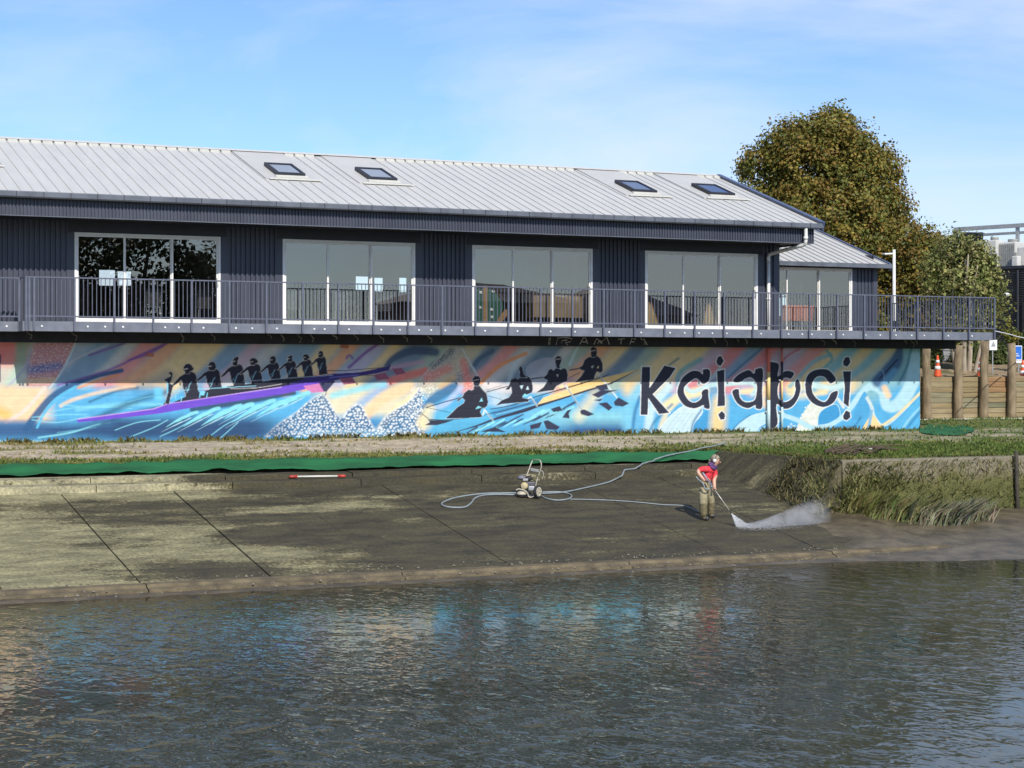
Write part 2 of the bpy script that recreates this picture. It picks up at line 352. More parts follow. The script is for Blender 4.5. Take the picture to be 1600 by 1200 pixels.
ramp = bpy.data.objects.new('boat_ramp', None); COL.objects.link(ramp); ramp.location = (12, 35, ramp_z(35)); struct(ramp)
SW = 2.33
def slab(x0, x1, dz):
    mb = MB(); y0, y1 = 31.55, 38.3
    n_ = 10
    # the top sheet, with slightly ragged long edges
    for j in range(n_):
        ya = lerp(y0, y1, j / n_); yb = lerp(y0, y1, (j + 1) / n_)
        e0 = .012 * mnoise.noise(Vector((x0, ya * 2, 0))); e1 = .012 * mnoise.noise(Vector((x0, yb * 2, 0)))
        f0 = .012 * mnoise.noise(Vector((x1 + 50, ya * 2, 0))); f1 = .012 * mnoise.noise(Vector((x1 + 50, yb * 2, 0)))
        za = ramp_z(ya) + dz; zb = ramp_z(yb) + dz
        mb.add([(x0 + e0, ya, za), (x1 + f0, ya, za), (x1 + f1, yb, zb), (x0 + e1, yb, zb)], [(0, 1, 2, 3)])
        mb.add([(x0 + e0, ya, za), (x0 + e1, yb, zb), (x0 + e1, yb, zb - .15), (x0 + e0, ya, za - .15)], [(0, 1, 2, 3)])
        mb.add([(x1 + f0, ya, za), (x1 + f1, yb, zb), (x1 + f1, yb, zb - .15), (x1 + f0, ya, za - .15)], [(0, 1, 2, 3)])
    za = ramp_z(y0) + dz; mb.add([(x0, y0, za), (x1, y0, za), (x1, y0, za - .15), (x0, y0, za - .15)], [(0, 1, 2, 3)])
    mb.build('concrete_slab', M_RAMP, ramp, fix=False)
x = 7.77 - 6 * SW
while x < XW - .1:
    xe = min(x + SW - (.035 if x < 9 else .014), XW - .02); slab(x, xe, random.uniform(-.007, .007)); x += SW
x = -6.2
while x < XW:
    L = 4.66; xe = min(x + L - .02, XW + .4)
    mb = MB(); zk = E - 3.575 + random.uniform(-.01, .01)
    pr = [(31.52, -.01), (31.52, -.20), (31.05, -.30), (31.06, -.085), (31.20, -.06), (31.22, -.01)]
    nseg = 24; vv = []
    for i in range(nseg + 1):
        xx = lerp(x, xe, i / nseg)
        for q, (yy, zz) in enumerate(pr):
            j = .018 * mnoise.noise(Vector((xx * 2.3, q * 7, 0))); vv.append((xx, yy + j, zk + zz + j * .6))
    k = len(pr); ff = [(i * k + q, i * k + (q + 1) % k, (i + 1) * k + (q + 1) % k, (i + 1) * k + q) for i in range(nseg) for q in range(k)]
    ff += [tuple(range(k)), tuple(nseg * k + q for q in range(k))]
    mb.add(vv, ff).build('kerb_beam', M_KERB, ramp); x += L
x = -6.0; i = 0
while x < XW - 1.2:
    L = 2.9; xe = min(x + L - .02, XW - .9)
    for (ya, yb, zt) in ((38.31, 38.84, -2.295), (38.85, 39.42, -2.185)):
        mb = MB(); d = random.uniform(-.012, .012)
        nseg = 18; vv = []
        pr = [(ya, zt - .02), (ya + .04, zt), (yb, zt + .015), (yb, zt - .4), (ya, zt - .4)]
        for s_ in range(nseg + 1):
            xx = lerp(x, xe, s_ / nseg)
            for q, (yy, zz) in enumerate(pr):
                j = .022 * mnoise.noise(Vector((xx * 1.9, q * 5 + ya * 3, 0))); vv.append((xx, yy + (j if q < 2 else 0), E + zz + d + j * .5))
        k = 5; ff = [(s_ * k + q, s_ * k + (q + 1) % k, (s_ + 1) * k + (q + 1) % k, (s_ + 1) * k + q) for s_ in range(nseg) for q in range(k)]
        ff += [tuple(range(k)), tuple(nseg * k + q for q in range(k))]
        mb.add(vv, ff).build('step_block', M_STEP, ramp)
    x += L

mb = MB(); mb.add([(-14, 39.3, E - 2.30), (XW + .15, 39.3, E - 2.30), (XW + .15, 40.1, E - 2.03), (-14, 40.1, E - 2.03)], [(0, 1, 2, 3)])
mb.build('earth_strip', M_KERB, ramp, fix=False)
# stones along the foot of the ramp
M_STONE = pm('shore_stones', (0.24, 0.215, 0.165), (0.12, 0.105, 0.075), 8, 0.8)
mb = MB()
for i in range(420):
    X = random.uniform(5, 23); Y = random.choice([random.gauss(31.65, .12), random.gauss(31.0, .2)])
    r = random.uniform(.008, .03) * (1.5 if random.random() < .08 else 1)
    z = (ramp_z(Y) if Y > 31.55 else mud_z(X, Y)) + r * .2
    if 31.02 < Y < 31.56: z = max(z, E - 3.64)
    p = [(X + r * math.cos(a) * random.uniform(.7, 1.2), Y + r * math.sin(a) * random.uniform(.7, 1.2), z) for a in (0, 1.25, 2.5, 3.75, 5)]
    mb.add(p + [(X, Y, z + r * .9)], [(0, 1, 5), (1, 2, 5), (2, 3, 5), (3, 4, 5), (4, 0, 5)])
stuff(tag(mb.build('pebbles', M_STONE), 'pale pebbles scattered along the foot of the boat ramp', 'pebbles'))

# ------------------------------------------------------------------ the boathouse
W = 45.0; EAVE = 43.42; DK = 43.5; RIDGE = 48.85
XE = 29.5                      # right end of the upper wall
X0 = 2.0                       # the building goes on past the left edge of the frame
Zd = E + 1.215                 # deck top
Zdb = E + 0.985                # deck fascia bottom
Zsoff = E + 3.68
bh = thing('boathouse', 'long navy boathouse with grey steel roof, balcony and painted mural wall', 'building', (18, 45, E - 1.64))

def corrugated(name, x0, x1, z0, z1, y, mat, parent, wl_=.125, amp=.02, axis='x'):
    xs_ = []; q_ = x0                                   # box-rib sheet: broad flats with deep pans between them
    while q_ < x1:
        xs_ += [(q_, 1), (q_ + .44 * wl_, 1), (q_ + .52 * wl_, -1), (q_ + .92 * wl_, -1)]; q_ += wl_
    xs_ = [(min(a_, x1), -b_) for a_, b_ in xs_ if a_ <= x1 + wl_]; n_ = len(xs_) - 1; vv = []
    for xx, sg in xs_:
        d = amp * sg
        vv += [(xx, y - amp + d, z0), (xx, y - amp + d, z1)] if axis == 'x' else [(y - amp + d, xx, z0), (y - amp + d, xx, z1)]
    mb = MB(); mb.add(vv, [(2 * i, 2 * i + 2, 2 * i + 3, 2 * i + 1) for i in range(n_)])
    return mb.build(name, mat, parent, fix=False)

doors_px = [(116, 344, 361), (441, 648, 373), (737, 925, 382), (1007, 1183, 391)]
DB = E + 1.235; DT = E + 3.405
DX = [(P(a, 450, W).x, P(b, 450, W).x) for a, b, _ in doors_px]
# wall cladding between the doors, trims and header panels
edges = [X0] + [e for d in DX for e in (d[0] - .16, d[1] + .16)] + [XE - .13]
for i in range(0, len(edges), 2):
    corrugated('wall_cladding', edges[i], edges[i + 1], Zd - .15, Zsoff, W, M_NAVY, bh)
for a, b in DX:
    mb = MB(); mb.box((a - .16, W - .035, DT), (b + .16, W + .08, Zsoff)); mb.build('door_header', M_NAVYD, bh)
    for xa, xb in ((a - .16, a - .003), (b + .003, b + .16)):
        mb = MB(); mb.box((xa, W - .037, Zd - .15), (xb, W + .08, DT - .002)); mb.build('door_trim', M_NAVY, bh)
mb = MB(); mb.box((XE - .13, W - .04, Zd - .15), (XE + .02, W + .1, Zsoff)); mb.build('corner_trim', M_NAVY, bh)
corrugated('end_wall_cladding', W + .1, 52.6, Zd - .15, E + 4.2, XE + .012, M_NAVY, bh, axis='y')

def sliding_door(x0, x1, z0, z1, y, parent, splits=3, handle=True):
    d = MB(); fw = .055
    d.box((x0, y - .06, z0), (x0 + fw, y + .06, z1)); d.box((x1 - fw, y - .06, z0), (x1, y + .06, z1))
    d.box((x0 + fw, y - .06, z1 - fw), (x1 - fw, y + .06, z1)); d.box((x0 + fw, y - .055, z0), (x1 - fw, y + .06, z0 + .045))
    fr = d.build('sliding_door', M_ALU, parent)
    w = (x1 - x0 - 2 * fw) / splits
    for k in range(splits):
        a = x0 + fw + k * w + .002; b = a + w - .004; yy = y - .018 if k % 2 == 0 else y + .022
        s_ = .042; t = .018
        a2, b2 = a - (.012 if k else 0), b + (.012 if k < splits - 1 else 0)
        q = MB()
        q.box((a2, yy - t, z0 + .048), (a2 + s_, yy + t, z1 - fw - .003)); q.box((b2 - s_, yy - t, z0 + .048), (b2, yy + t, z1 - fw - .003))
        q.box((a2 + s_, yy - t, z1 - fw - .04), (b2 - s_, yy + t, z1 - fw - .003)); q.box((a2 + s_, yy - t, z0 + .048), (b2 - s_, yy + t, z0 + .11))
        q.build('sash', M_ALU, fr)
        g = MB(); g.add([(a2 + s_, yy, z0 + .11), (b2 - s_, yy, z0 + .11), (b2 - s_, yy, z1 - fw - .04), (a2 + s_, yy, z1 - fw - .04)], [(0, 1, 2, 3)])
        g.build('pane', M_GLASS, fr, fix=False)
    if handle:
        h = MB(); hx = x1 - fw - .03; h.tube(smooth_path([(hx, y - .05, z0 + .95), (hx, y - .10, z0 + .97), (hx, y - .10, z0 + 1.12), (hx, y - .05, z0 + 1.14)], 4), .014, 6)
        h.build('handle', M_ALU, fr, smooth=True)
    return fr
for i, (a, b) in enumerate(DX): sliding_door(a, b, DB, DT, W + .02, bh, handle=(i != 1))

# soffit, pelmet, gutter
mb = MB(); mb.box((X0, 43.66, Zsoff), (XE + .22, W + .1, Zsoff + .04)); mb.build('soffit', M_NAVYD, bh)
corrugated('pelmet', X0, XE + .24, E + 3.655, E + 4.1, 43.585, M_NAVY, bh, wl_=.082, amp=.014)
mb = MB(); mb.box((X0, 43.555, E + 3.635), (XE + .24, 43.6, E + 3.654)); mb.build('pelmet_drip_edge', M_GUT, bh)
mb = MB(); mb.box((XE + .243, 43.63, E + 3.64), (XE + .27, 52.0, E + 4.12)); mb.build('pelmet_return', M_NAVYD, bh)
gz0, gz1 = E + 4.045, E + 4.195
mb = MB(); gp = [Vector((X0, 43.50, gz0)), Vector((X0, 43.37, gz0)), Vector((X0, 43.345, gz0 + .03)), Vector((X0, 43.345, gz1 - .02)), Vector((X0, 43.355, gz1)), Vector((X0, 43.375, gz1)), Vector((X0, 43.375, gz0 + .035)), Vector((X0, 43.50, gz0 + .03))]
mb.prism(gp, (XE + .42 - X0, 0, 0)); mb.build('gutter', M_GUT, bh)
br = MB(); br.box((-.008, -.004, 0), (.008, 0, .148)); brm = br.mesh('gutter_bracket', M_NAVYD)
k = X0 + .2
while k < XE + .4: link('gutter_bracket', brm, bh, (k, 43.343, gz0)); k += .62
# fix instance parents: parent inverse moves them together with the empty, location stays in world units

# roof: one steel tray per seam
XR = XE + .40
SL = math.atan2(6.02 - 4.19, RIDGE - EAVE); RL = (RIDGE - EAVE) / math.cos(SL)
def roof_pt(X, s, up=0):       # s: metres up the slope
    return Vector((X, EAVE + s * math.cos(SL) - up * math.sin(SL), E + 4.19 + s * math.sin(SL) + up * math.cos(SL)))
PW = .297
t = MB()
def slopebox(mb, xa, xb, sa, sb, ua, ub):
    q = [roof_pt(xx, s_, u) - roof_pt(0, 0, 0) for u in (ua, ub) for xx, s_ in ((xa, sa), (xb, sa), (xb, sb), (xa, sb))]
    mb.add(q, [(0, 3, 2, 1), (4, 5, 6, 7), (0, 1, 5, 4), (1, 2, 6, 5), (2, 3, 7, 6), (3, 0, 4, 7)])
slopebox(t, 0, PW - .004, -.06, RL, -.01, .004); slopebox(t, PW - .013, PW - .003, -.06, RL - .10, .005, .026)
tray = t.mesh('roof_tray', M_ROOF)
cl = MB(); slopebox(cl, .02, PW - .03, RL - .18, RL - .10, .005, .05); clm = cl.mesh('tray_closure', M_CLOSE)
mb = MB()
mb.prism([roof_pt(X0, 0, -.03), roof_pt(X0, RL, -.03), Vector((X0, 2 * RIDGE - EAVE - .4, E + 4.1)), Vector((X0, 2 * RIDGE - EAVE - .4, E + 3.95)), Vector((X0, EAVE + .5, E + 3.95)), Vector((X0, EAVE + .3, E + 4.13))], (XR - .05 - X0, 0, 0))
roof = mb.build('roof', M_ROOF, bh)
base = roof_pt(0, 0, 0)
# skylights first, so that their flat pans can replace the seams
sk_px = [((415, 254.5), (458.7, 256), (472.5, 272), (430, 270)), ((557, 261.7), (600, 263), (615, 279), (575, 277.5)),
         ((963.7, 281.7), (1001, 283), (1021, 298.7), (985, 296)), ((1084.5, 287), (1121, 288), (1142, 302.5), (1106, 301))]
def on_roof(x, y):
    d = ray(x, y); k_ = math.tan(SL); tt = (4.19 - k_ * EAVE + .12) / (d.z - k_ * d.y)
    return d.x * tt, (d.y * tt - EAVE) / math.cos(SL)
SKY = []
for q in sk_px:
    pts = [on_roof(*p) for p in q]
    xa = (pts[0][0] + pts[3][0]) / 2; xb = (pts[1][0] + pts[2][0]) / 2; sb = (pts[0][1] + pts[1][1]) / 2; sa = (pts[2][1] + pts[3][1]) / 2
    SKY.append((xa, xb, sa, sb))
SKY.insert(0, (SKY[0][0] - 8.1, SKY[0][0] - 8.1 + .8, SKY[0][2], SKY[0][3]))
k = 0; x = XR - .02 - PW * 92
while x < XR - .1:
    link('roof_tray', tray, roof, base + Vector((x - base.x, 0, 0)))
    if not any(a - .45 < x + PW / 2 < b + .35 for a, b, _, _ in SKY): link('tray_closure', clm, roof, base + Vector((x - base.x, 0, 0)))
    x += PW
for xa, xb, sa, sb in SKY:
    def W3(mb): mb.v = [tuple(Vector(p) + base) for p in mb.v]; return mb
    f_ = MB(); slopebox(f_, xa - .38, xb + .30, sa - .28, RL - .04, .005, .034); W3(f_).build('skylight_pan', M_FLASH, bh)
    f_ = MB(); slopebox(f_, xa - .30, xb + .36, sa - .36, sa - .30, .035, .055); W3(f_).build('pan_closure', M_CLOSE, bh)
    s_ = MB()
    for (a, b, c, d) in ((xa, xa + .07, sa, sb), (xb - .07, xb, sa, sb), (xa + .07, xb - .07, sa, sa + .09), (xa + .07, xb - .07, sb - .09, sb)): slopebox(s_, a, b, c, d, .054, .135)
    sk = W3(s_).build('skylight', M_NAVYD, bh)
    f_ = MB(); slopebox(f_, xa - .06, xb + .06, sa - .10, sa - .003, .036, .075); W3(f_).build('skylight_apron', M_CLOSE, sk)
    g = MB(); slopebox(g, xa + .072, xb - .072, sa + .092, sb - .092, .085, .118); W3(g).build('pane', M_SKYL, sk)
mb = MB()
mb.add([roof_pt(X0, RL - .09, .055), roof_pt(XR, RL - .09, .055), Vector((XR, RIDGE, E + 6.10)), Vector((X0, RIDGE, E + 6.10)), Vector((X0, RIDGE + .25, E + 6.0)), Vector((XR, RIDGE + .25, E + 6.0))], [(0, 1, 2, 3), (3, 2, 5, 4)])
mb.build('ridge_cap', M_ROOF, bh)
mb = MB(); slopebox(mb, XR - .012, XR + .05, -.09, RL + .02, -.17, .085); mb.v = [tuple(Vector(p) + base) for p in mb.v]; mb.build('rake_flashing', M_RAKE, bh)
mb = MB(); slopebox(mb, XR - .10, XR - .014, -.06, RL + .02, .052, .088); mb.v = [tuple(Vector(p) + base) for p in mb.v]; mb.build('rake_cap', M_RAKE, bh)
mb = MB(); mb.prism([Vector((XE + .03, 45.1, E + 3.9)), Vector((XE + .03, 52.6, E + 3.9)), Vector((XE + .03, RIDGE, E + 5.85))], (-.06, 0, 0)); mb.build('gable_wall', M_NAVY, bh)

# downpipe from the gutter back to the wall and down to the ground
a = P(1259, 362, 43.42); px_ = P(1200.5, 450, W - .09).x
mb = MB(); mb.tube(smooth_path([(a.x, 43.42, gz0 + .02), (a.x, 43.42, E + 3.70), (a.x - .02, 43.48, E + 3.60), (a.x - .12, 43.75, E + 3.54), (px_ + .05, 44.72, E + 3.43), (px_, 44.88, E + 3.36), (px_, 44.9, E + 3.2)], 5), .052, 10)
mb.tube([(px_, 44.9, E + 3.22), (px_, 44.9, Zd - .3)], .052, 10); mb.tube([(a.x, 43.42, E + 3.74), (a.x, 43.42, E + 3.82)], .066, 10); mb.tube([(px_, 44.9, E + 2.1), (px_, 44.9, E + 2.16)], .064, 10)
mb.build('downpipe', M_PVC, bh, smooth=True)

# lean-to wing at the right, set back
WY = 48.0; ax0, ax1 = XE + .03, 35.12; az = E + 3.35
d0, d1 = P(1330, 460, WY).x - 3.6, P(1330, 460, WY).x
corrugated('wing_cladding', d1 + .12, ax1 - .16, Zd - .2, az, WY, M_NAVY, bh, wl_=.13, amp=.016)
corrugated('wing_cladding', ax0, d0 - .05, Zd - .2, az, WY, M_NAVY, bh, wl_=.13, amp=.016)
mb = MB(); mb.box((ax1 - .16, WY - .05, Zd - .2), (ax1, WY + .1, az)); mb.build('wing_corner_trim', M_NAVY, bh)
mb = MB(); mb.box((ax0, WY - .045, E + 3.27), (ax1 - .16, WY + .05, az)); mb.build('wing_header', M_NAVYD, bh)
mb = MB(); mb.box((d1 + .002, WY - .035, Zd - .2), (d1 + .12, WY + .05, E + 3.268)); mb.build('wing_door_trim', M_NAVY, bh)
mb = MB(); mb.box((ax0, WY - .05, Zd - .2), (ax1 - .16, WY + .05, DB - .003)); mb.build('wing_sill', M_NAVYD, bh)
sliding_door(d0, d1, DB, E + 3.265, WY, bh, handle=False)
corrugated('wing_end_cladding', WY + .1, 53, Zd - .2, az + .4, ax1 + .0, M_NAVY, bh, axis='y', wl_=.13, amp=.016)
for x_ in (ax0, ):
    mb = MB()
    e0 = Vector((x_, 47.62, E + 3.40)); rl = 4.1; ks = math.tan(SL)
    mb.add([e0 + Vector((0, -.05, 0)), e0 + Vector((ax1 + .18 - x_, -.05, 0)), e0 + Vector((ax1 + .18 - x_, rl, rl * ks)), e0 + Vector((0, rl, rl * ks)), e0 + Vector((ax1 + .18 - x_, 2 * rl, 0)), e0 + Vector((0, 2 * rl, 0))], [(0, 1, 2, 3), (3, 2, 4, 5)])
    wr = mb.build('wing_roof', M_ROOF, bh)
    st = MB()
    q = [Vector((xx, s_ , s_ * ks + u)) for u in (.004, .05) for xx, s_ in ((-.007, -.04), (.007, -.04), (.007, rl - .1), (-.007, rl - .1))]
    st.add(q, [(0, 3, 2, 1), (4, 5, 6, 7), (0, 1, 5, 4), (1, 2, 6, 5), (2, 3, 7, 6), (3, 0, 4, 7)]); stm = st.mesh('roof_seam', M_ROOF)
    xx = ax1 + .1
    while xx > ax0: link('roof_seam', stm, wr, e0 + Vector((xx - x_, 0, 0))); xx -= PW
    mb = MB(); q = [e0 + Vector((xx - x_, s_, s_ * ks + u)) for u in (-.14, .08) for xx, s_ in ((ax1 + .14, -.10), (ax1 + .21, -.10), (ax1 + .21, rl), (ax1 + .14, rl))]
    mb.add(q, [(0, 3, 2, 1), (4, 5, 6, 7), (0, 1, 5, 4), (1, 2, 6, 5), (2, 3, 7, 6), (3, 0, 4, 7)]); mb.build('wing_rake_flashing', M_RAKE, bh)
    mb = MB(); mb.box((x_, 47.46, E + 3.285), (ax1 + .23, 47.57, E + 3.415)); mb.build('wing_gutter', M_GUT, bh)
    mb = MB(); mb.box((x_, 47.6, E + 3.345), (ax1 + .1, WY + .05, E + 3.365)); mb.build('wing_soffit', M_NAVYD, bh)

# interior shell: floor, ceiling, back wall with windows
def wall_holes(name, x0, x1, z0, z1, y, th, holes, mat):
    xs = sorted({x0, x1, *[h[0] for h in holes], *[h[1] for h in holes]}); zs = sorted({z0, z1, *[h[2] for h in holes], *[h[3] for h in holes]})
    mb = MB()
    for i in range(len(xs) - 1):
        for j in range(len(zs) - 1):
            cx, cz = (xs[i] + xs[i + 1]) / 2, (zs[j] + zs[j + 1]) / 2
            if any(h[0] < cx < h[1] and h[2] < cz < h[3] for h in holes): continue
            mb.box((xs[i], y, zs[j]), (xs[i + 1], y + th, zs[j + 1]))
    return mb.build(name, mat, bh, fix=False)
BY = 52.4; holes = []
for (xa, xb, ya, yb) in ((155, 181, 422, 446), (184, 206, 424, 446), (285, 322, 426, 463), (556, 577, 432, 453), (585, 600, 434, 455), (624, 637, 434, 456),
                         (1026, 1052, 448, 470), (1060, 1078, 448, 470), (1090, 1112, 446, 470)):
    p, q = P(xa, yb, BY), P(xb, ya, BY); holes.append((p.x, q.x, p.z, q.z))
wall_holes('back_wall', X0, XE, Zd - .15, E + 4.0, BY, .12, holes, M_DARKIN)
whole = [(30.4, 31.6, E + 1.9, E + 3.1), (32.0, 33.2, E + 1.9, E + 3.1), (33.5, 34.8, E + 1.9, E + 3.1), (35.2, 36.2, E + 1.9, E + 3.1)]
wall_holes('wing_back_wall', XE + .03, 36.5, Zd - .2, E + 3.4, 51.6, .12, whole, M_DIM)
mb = MB(); mb.box((X0, W + .1, Zd - .16), (XE, BY, Zd - .01)); mb.box((XE + .01, WY + .06, Zd - .16), (ax1 - .02, 51.5, Zd - .01)); mb.build('interior_floor', M_FLOORIN, bh)
mb = MB(); mb.box((X0, W + .12, Zsoff + .05), (XE, BY, Zsoff + .09)); mb.build('ceiling', M_DIM, bh)
mb = MB(); mb.box((X0 - .1, W, Zd - .2), (X0, BY, Zsoff)); mb.box((P(395, 450, W).x, W + 2.2, Zd), (P(395, 450, W).x + .1, BY, Zsoff)); mb.box((24.2, W + 2.5, Zd), (24.3, BY, Zsoff)); mb.build('partition', M_DIM, bh)

# lower storey: block wall behind the mural sits in mural part below; end wall
MZ0, MZ1 = E - 1.75, E + .75
mb = MB(); mb.box((34.36, W + .02, MZ0), (34.5, 52.5, MZ1)); mb.box((X0, W + .3, MZ0), (34.3, W + .4, MZ1)); mb.build('lower_end_wall', M_CONC, bh)

# balcony
XD = 36.0; XL = P(38, 450, DK).x          # right end; where the deck steps back on the left
deck = MB(); deck.box((XL, DK + .045, Zd - .04), (XE + .02, W - .05, Zd)); deck.box((XE + .02, DK + .045, Zd - .04), (XD - .05, WY - .06, Zd)); deck.box((X0, DK + .6, Zd - .04), (XL - .003, W - .05, Zd))
deck = deck.build('balcony_deck', M_DECKB, bh)
mb = MB(); mb.box((X0, W - .42, E + .74), (XD - .5, W - .26, Zdb + .02)); mb.build('bearer_beam', M_BLACK, deck)
mb = MB(); mb.box((X0, W - .02, E + .752), (XD - 1.4, W + .2, Zd - .2)); mb.build('rim_joist', M_BLACK, deck)
jm = MB(); jm.box((-.025, 0, 0), (.025, 1.35, .17)); jm = jm.mesh('joist', M_BLACK)
xx = X0 + .1
while xx < XD - .1:
    if xx > XL + .05: link('joist', jm, deck, (xx, DK + .06, Zdb + .03))
    xx += .463
mb = MB(); mb.box((XE, W, Zdb + .03), (XD - .06, WY + .2, Zd - .045)); mb.build('deck_underside', M_BLACK, deck)
BS = (XD - 10.05) / 28
fm = MB(); fm.box((.006, 0, 0), (BS - .006, .04, Zd - Zdb)); fm = fm.mesh('fascia_panel', M_DECKF)
bo = MB(); bo.lathe((0, 0, 0), [(0, .026), (.012, .024), (.016, .012)], 10, (0, -1, 0)); bo = bo.mesh('bolt_cap', M_BOLT)
posts = [XD - BS * k_ for k_ in range(0, 40) if XD - BS * k_ > XL + .05]
rail = MB(); rail.box((XL, DK - .075, Zd + 1.0), (XD + .02, DK - .02, Zd + 1.03)); rail = rail.build('railing', M_RAIL, bh)
mb = MB(); mb.box((XL, DK - .062, Zd + .10), (XD + .02, DK - .034, Zd + .13)); mb.build('bottom_rail', M_RAIL, rail)
pmh = MB(); pmh.box((-.023, -.03, Zdb - Zd + .006), (.023, .018, 1.0)); pmh = pmh.mesh('post', M_RAIL)
bal = MB(); bal.box((-.0075, -.0075, .13), (.0075, .0075, 1.0)); bal = bal.mesh('baluster', M_RAIL)
for i, xx in enumerate(posts):
    link('post', pmh, rail, (xx, DK - .05, Zd))
    if xx + BS < XD + .1: link('fascia_panel', fm, deck, (xx, DK, Zdb))
    for k_ in range(1, 9):
        xb = xx - BS * k_ / 9
        if xb > XL + .03: link('baluster', bal, rail, (xb, DK - .048, Zd))
    bx = xx + random.uniform(.08, .35); 
    if bx < XD: link('bolt_cap', bo, deck, (bx, DK - .002, (Zd + Zdb) / 2))
    if random.random() < .4 and xx + .75 < XD: link('bolt_cap', bo, deck, (xx + random.uniform(.55, .8), DK - .002, (Zd + Zdb) / 2))
mb = MB(); mb.box((XL, DK, Zdb), (posts[-1] - .006, DK + .04, Zd)); mb.build('fascia_panel', M_DECKF, deck)
# left part of the balcony, set back
YL = DK + .55
rl2 = MB(); rl2.box((X0, YL - .07, Zd + .995), (XL - .02, YL - .02, Zd + 1.025)); rl2 = rl2.build('set_back_railing', M_RAIL, bh)
mb = MB(); mb.box((X0, YL - .06, Zd + .10), (XL - .02, YL - .034, Zd + .13)); mb.build('bottom_rail', M_RAIL, rl2)
mb = MB(); mb.box((X0, YL, Zdb), (XL, YL + .04, Zd)); mb.build('fascia_panel', M_DECKF, deck)
mb = MB(); mb.box((XL - .04, DK, Zdb), (XL, YL + .04, Zd)); mb.build('fascia_return', M_DECKF, deck)
mb = MB(); mb.tube([(XL - .01, YL - .05, Zd + 1.01), (XL + .02, DK - .05, Zd + 1.015)], .018, 6); mb.build('rail_return', M_RAIL, rl2)
xx = XL - .03
link('post', pmh, rl2, (xx, YL - .05, Zd))
link('post', pmh, rl2, (XL + .10, DK - .05, Zd)); link('post', pmh, rl2, (XL + .03, DK - .05, Zd))
while xx > X0 + .1:
    xx -= .103; link('baluster', bal, rl2, (xx, YL - .048, Zd))
link('bolt_cap', bo, deck, (XL - .3, YL - .002, (Zd + Zdb) / 2))
# right end of the balcony
er = MB(); er.box((XD - .03, DK, Zd + 1.0), (XD + .02, 48.6, Zd + 1.03)); er = er.build('end_railing', M_RAIL, bh)
mb = MB(); mb.box((XD - .02, DK, Zd + .10), (XD + .006, 48.6, Zd + .13)); mb.build('bottom_rail', M_RAIL, er)
yy = DK + .103; k_ = 1
while yy < 48.6:
    if k_ % 9 == 0: link('post', pmh, er, (XD, yy, Zd))
    else: link('baluster', bal, er, (XD - .005, yy, Zd))
    yy += .103; k_ += 1
mb = MB(); mb.box((XD - .04, DK + .045, Zdb), (XD, 48.6, Zd)); mb.build('end_fascia', M_DECKF, deck)
# torn straps and roots hanging under the balcony
M_STRAP = pm('grey_strap', (0.24, 0.22, 0.19), (0.13, 0.12, 0.10), 8, .9)
for sx in (42, 112, 283, 330, 418, 440, 465, 486, 520, 553, 592, 630, 668, 722, 1002, 1115, 1133, 1152, 1165, 1284, 1302, 1333, 1414, 1424, 1432):
    p = P(sx, 530, 44.4); mb = MB(); w = random.uniform(.05, .14); h = random.uniform(.10, .22)
    pts = [(p.x, 44.45, Zdb + .02), (p.x + w * .4, 44.43, Zdb - h * .25), (p.x + w, 44.42, Zdb - h * .5), (p.x + w * random.uniform(.5, 1.2), 44.43, Zdb - h)]
    mb.tube(smooth_path(pts, 4), random.uniform(.008, .02), 5); mb.build('hanging_strap', M_STRAP, deck)
# pale outlined scrawl on the dark beam
M_SCRAWL = pm('pale_paint_scrawl', (0.5, 0.48, 0.45), (0.35, 0.34, 0.32), 9, .9)
def scrawl(strokes, x, y, s):
    mb = MB()
    for st_ in strokes:
        pts = [P(x + a * s, y - b * s, W - .425) for a, b in st_]
        mb.tube(pts, .013, 5)
    mb.build('painted_scrawl', M_SCRAWL, deck)
scrawl([[(0, 0), (1, 10), (3, 10), (2, 0), (0, 0)]], 857, 538, 1)
scrawl([[(0, 0), (2, 11), (13, 12), (25, 10), (22, 5), (14, 4), (18, 0)], [(8, 3), (9, 7), (17, 8)]], 869, 539, 1)
scrawl([[(0, 0), (5, 10), (9, 10), (12, 1)], [(4, 4), (9, 4)]], 906, 538, 1)
scrawl([[(0, 0), (4, 9), (12, 4), (20, 11), (24, 0)], [(6, 1), (8, 5), (13, 1)]], 928, 538, 1)
scrawl([[(0, 8), (10, 9)], [(5, 8), (4, 0)]], 966, 538, 1)
scrawl([[(0, 0), (3, 9), (10, 8)], [(2, 4), (7, 4)]], 984, 538, 1)
scrawl([[(0, 9), (6, 9), (10, 0)]], 1001, 539, 1)

